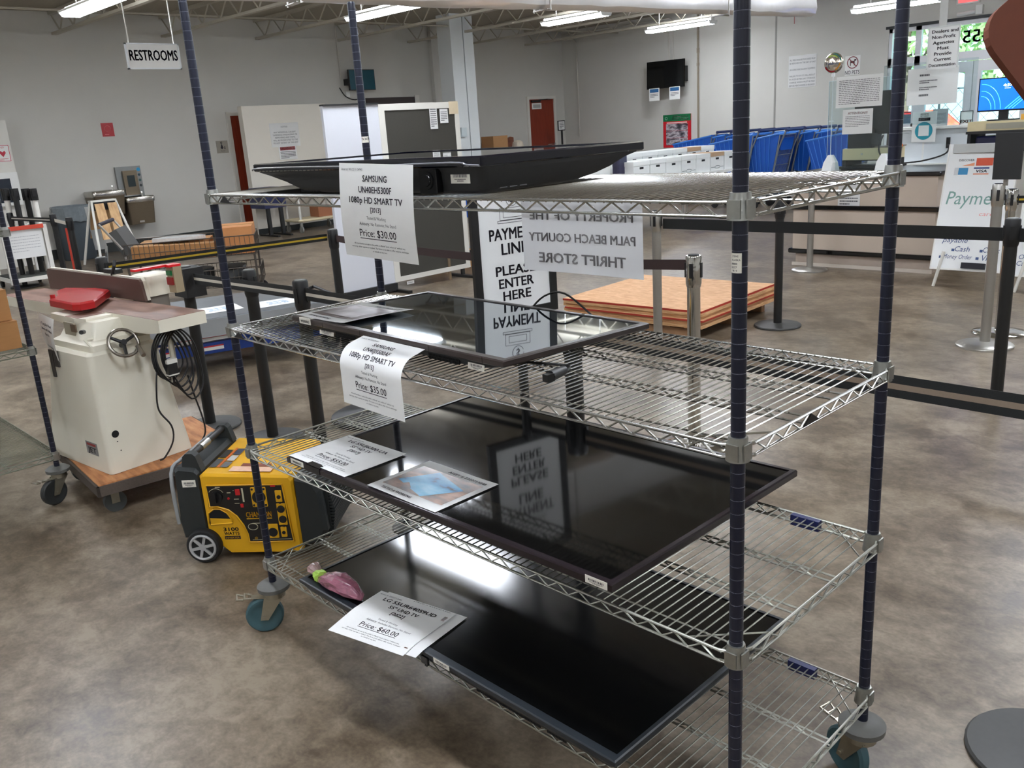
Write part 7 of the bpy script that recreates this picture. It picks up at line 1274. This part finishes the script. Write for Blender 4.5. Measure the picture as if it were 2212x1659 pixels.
bl, br_, tl = PY(2010, 578, 6.95), PY(2158, 588, 6.95), PY(2070, 315, 7.22)
MARK = mat('blue_marker', (60, 82, 128), 0.6); TMARK = mat('faint_teal_marker', (120, 158, 150), 0.6)
def d_pay(m, f, W, H): m.text('Payment', f, W*0.50, H*0.52, H*0.105, W*0.86, 'C', -0.008, 0.15)
def d_list(m, f, W, H):
    m.text('payable', f, W*0.30, H*0.215, H*0.04, W*0.36, 'C', 0, 0.3); m.text('Cash', f, W*0.42, H*0.145, H*0.042, W*0.22, 'C', 0, 0.2); m.text('Check', f, W*0.84, H*0.145, H*0.042, W*0.24, 'C', 0, 0.2); m.text('Money Order', f, W*0.37, H*0.085, H*0.036, W*0.42, 'C', 0, 0.2); m.text('Visa', f, W*0.80, H*0.08, H*0.045, W*0.18, 'C', 0, 0.2)
    m.text('Accepted', f, W*0.24, H*0.285, H*0.03, W*0.28, 'C', 0, 0.3)
    for (u, v) in ((0.27, 0.145), (0.68, 0.145), (0.10, 0.085), (0.64, 0.085)): m.quad(f(W*u, H*v), f(W*u+0.025, H*v), f(W*u+0.025, H*v+0.022), f(W*u, H*v+0.022))
def blk(u0, v0, u1, v1): return lambda m, f, W, H: m.quad(f(W*u0, H*v0), f(W*u1, H*v0), f(W*u1, H*v1), f(W*u0, H*v1))
E1 = easel('whiteboard on white legs with payment writing and card marks, left of two', bl.x, br_.x, 6.95, 7.22, 0.16, 1.225, [
    ('handwriting', TMARK, d_pay), ('list_handwriting', MARK, d_list), ('red_handwriting', mat('faint_red_marker', (226, 150, 150), 0.6), lambda m, f, W, H: m.text('card', f, W*0.68, H*0.43, H*0.035, W*0.2, 'C', 0, 0.2)),
    ('card_mark', mat('card_red_orange', (206, 82, 50), 0.5), blk(0.42, 0.825, 0.66, 0.885)), ('card_mark', mat('card_blue', (46, 130, 178), 0.5), blk(0.18, 0.755, 0.32, 0.81)), ('card_mark', mat('card_grey', (196, 198, 200), 0.5), blk(0.12, 0.752, 0.175, 0.812)), ('card_mark', mat('card_navy', (44, 66, 124), 0.5), blk(0.40, 0.80, 0.62, 0.812)), ('card_mark', mat('card_orange', (218, 140, 110), 0.5), blk(0.40, 0.755, 0.62, 0.765)),
    ('card_mark', mat('card_salmon', (224, 150, 110), 0.5), lambda m, f, W, H: m.add([f(W*0.22, H*0.825), f(W*0.40, H*0.825), f(W*0.40, H*0.85)], [(0, 1, 2)])), ('card_lettering', INK, lambda m, f, W, H: (m.text('VISA', f, W*0.51, H*0.772, H*0.022, W*0.16, 'C', 0.03, 0.2), m.text('DISCOVER', f, W*0.28, H*0.862, H*0.016, W*0.22, 'C', 0.01))),
    ('eraser', mat('black_eraser', (28, 28, 36), 0.7), lambda m, f, W, H: board(m, flat(f(0, 0)+Vector((0, -0.03, 0)), EX, f(0, 1)-f(0, 0)), W*0.34, 0.05, 0.03, W*0.46, 0.02))])
b2l = PY(2184, 600, 6.95)
E2 = easel('whiteboard on white legs cut by the right edge, right of two', b2l.x, b2l.x+0.62, 6.95, 7.22, 0.14, 1.225, [('list_handwriting', MARK, lambda m, f, W, H: (m.text('Check', f, 0.06, H*0.19, 0.045, None, 'L', 0, 0.2), m.text('Order', f, 0.03, H*0.125, 0.04, None, 'L', 0, 0.2), m.text('Card', f, 0.02, H*0.075, 0.04, None, 'L', 0, 0.2), m.text('29', f, 0.03, H*0.36, 0.06, None, 'L', 0, 0.2))),
    ('poster_picture', mat('maroon_poster', (92, 40, 48), 0.5), lambda m, f, W, H: board(m, f, 0.4, 0.06, 0.001, 0.03, H-0.24)), ('poster_heading', mat('dull_red_band', (0, 0, 0)), lambda m, f, W, H: board(m, f, 0.4, 0.07, 0.001, 0.03, H-0.145)), ('heading_lettering', WHITE, lambda m, f, W, H: m.text('ENTRANCE', flat(f(0, 0)+Vector((0, -0.003, 0)), EX, f(0, 1)-f(0, 0)), 0.05, H-0.135, 0.05, None, 'L', 0.04))])
# ================================================================ foil wrapped duct overhead
FOIL = mat('crinkled_foil', (240, 240, 240), 0.3, 0.4, 0.03, 16, 0.9)
DU = thing('foil_duct', 'foil wrapped air duct hanging overhead across the top of the view', 'duct', (-1.75, 4.0, 2.38))
p0, p1 = PZ(390, 0, 2.38), PZ(1740, 37, 2.38); d = (p1-p0).normalized(); nrm = Vector((d.y, -d.x, 0)); DL_ = (p1-p0).length; m = MB(); N = 46; rnd = random.Random(12); R = []
for k in range(N+1):
    s_ = -1.6+(DL_+1.6)*k/N; c = p0+d*s_; j = lambda a=0.006: Vector((rnd.uniform(-a, a), rnd.uniform(-a, a), rnd.uniform(-a, a)))
    R.append([c+j(), c+nrm*0.05+Vector((0, 0, -0.004))+j(0.003), c+nrm*0.10+Vector((0, 0, 0.02))+j(), c+nrm*0.115+Vector((0, 0, 0.07))+j(0.01), c+nrm*0.10+Vector((0, 0, 0.13))+j(0.012), c+nrm*0.115+Vector((0, 0, 0.22))+j(0.01), c+nrm*0.11+Vector((0, 0, 0.34))+j(), c+nrm*0.09+Vector((0, 0, 0.42))+j(), c+nrm*0.02+Vector((0, 0, 0.42))+j(), c+Vector((0, 0, 0.2))+j()])
m.loft(R); m.build('wrapped_duct', FOIL, DU, None, 40)
for s_ in (0.6, 2.4, 4.2): 
    c = p0+d*s_; st_m = MB()
    for (a, b) in ((c-nrm*0.02-Vector((0, 0, 0.015)), c+nrm*0.14-Vector((0, 0, 0.015))),): st_m.loft([[a, b, b+Vector((0, 0, 0.006)), a+Vector((0, 0, 0.006))], [a+d*0.04, b+d*0.04, b+d*0.04+Vector((0, 0, 0.006)), a+d*0.04+Vector((0, 0, 0.006))]])
    for q in (c-nrm*0.03+d*0.02, c+nrm*0.15+d*0.02): st_m.cyl(q-Vector((0, 0, 0.02)), (q.x, q.y, ZC), 0.006, 5)
    st_m.build('strap_hanger', STEEL, DU)
MB().cyl(p1-d*0.18+nrm*0.02-Vector((0, 0, 0.06)), p1-d*0.18+nrm*0.02, 0.004, 5).build('loose_wire', mat('reddish_wire', (150, 90, 84), 0.5), DU)
# ================================================================ diamond sign close at the right edge, seen from behind
c0 = CP+ray(2104, 64).normalized()*1.32; ex_, uz_ = CR.col[0], CR.col[2]; vw = ray(2122, 66).normalized()
e1 = (Vector(ex_)*math.cos(math.radians(41))+Vector(uz_)*math.sin(math.radians(41))); e2 = (Vector(ex_)*math.cos(math.radians(-53))+Vector(uz_)*math.sin(math.radians(-53)))
DS = thing('diamond_sign', 'rust brown diamond shaped board close at the upper right edge', 'sign', (0, 0, 0)); L_ = 0.46; rcn = 0.038; nn = e1.cross(e2).normalized()
def dpt(u, v): return c0+e1*u+e2*v
ring = []
for (cu, cv, st) in ((L_-rcn, L_-rcn, 0), (rcn, L_-rcn, 1), (rcn, rcn, 2), (L_-rcn, rcn, 3)):
    for k in range(7): a = (st+k/6)*PI/2; ring.append((cu+rcn*math.cos(a), cv+rcn*math.sin(a)))
cen = dpt(L_/2, L_/2); DS.location = (cen.x, cen.y, 0); PM[DS] = Matrix.Translation((cen.x, cen.y, 0))
MB().loft([[dpt(*q)-nn*0.006 for q in ring], [dpt(*q)+nn*0.006 for q in ring]]).build('panel', mat('rust_brown_board', (100, 46, 22), 0.7, 0, 0.1, 60, 0.1), DS)
MB().cyl((cen.x, cen.y, 0.02), (cen.x, cen.y, cen.z), 0.016, 10).build('post', BLKT, DS); MB().cyl((cen.x, cen.y, 0), (cen.x, cen.y, 0.025), 0.17, 24).build('base', BLKT, DS)
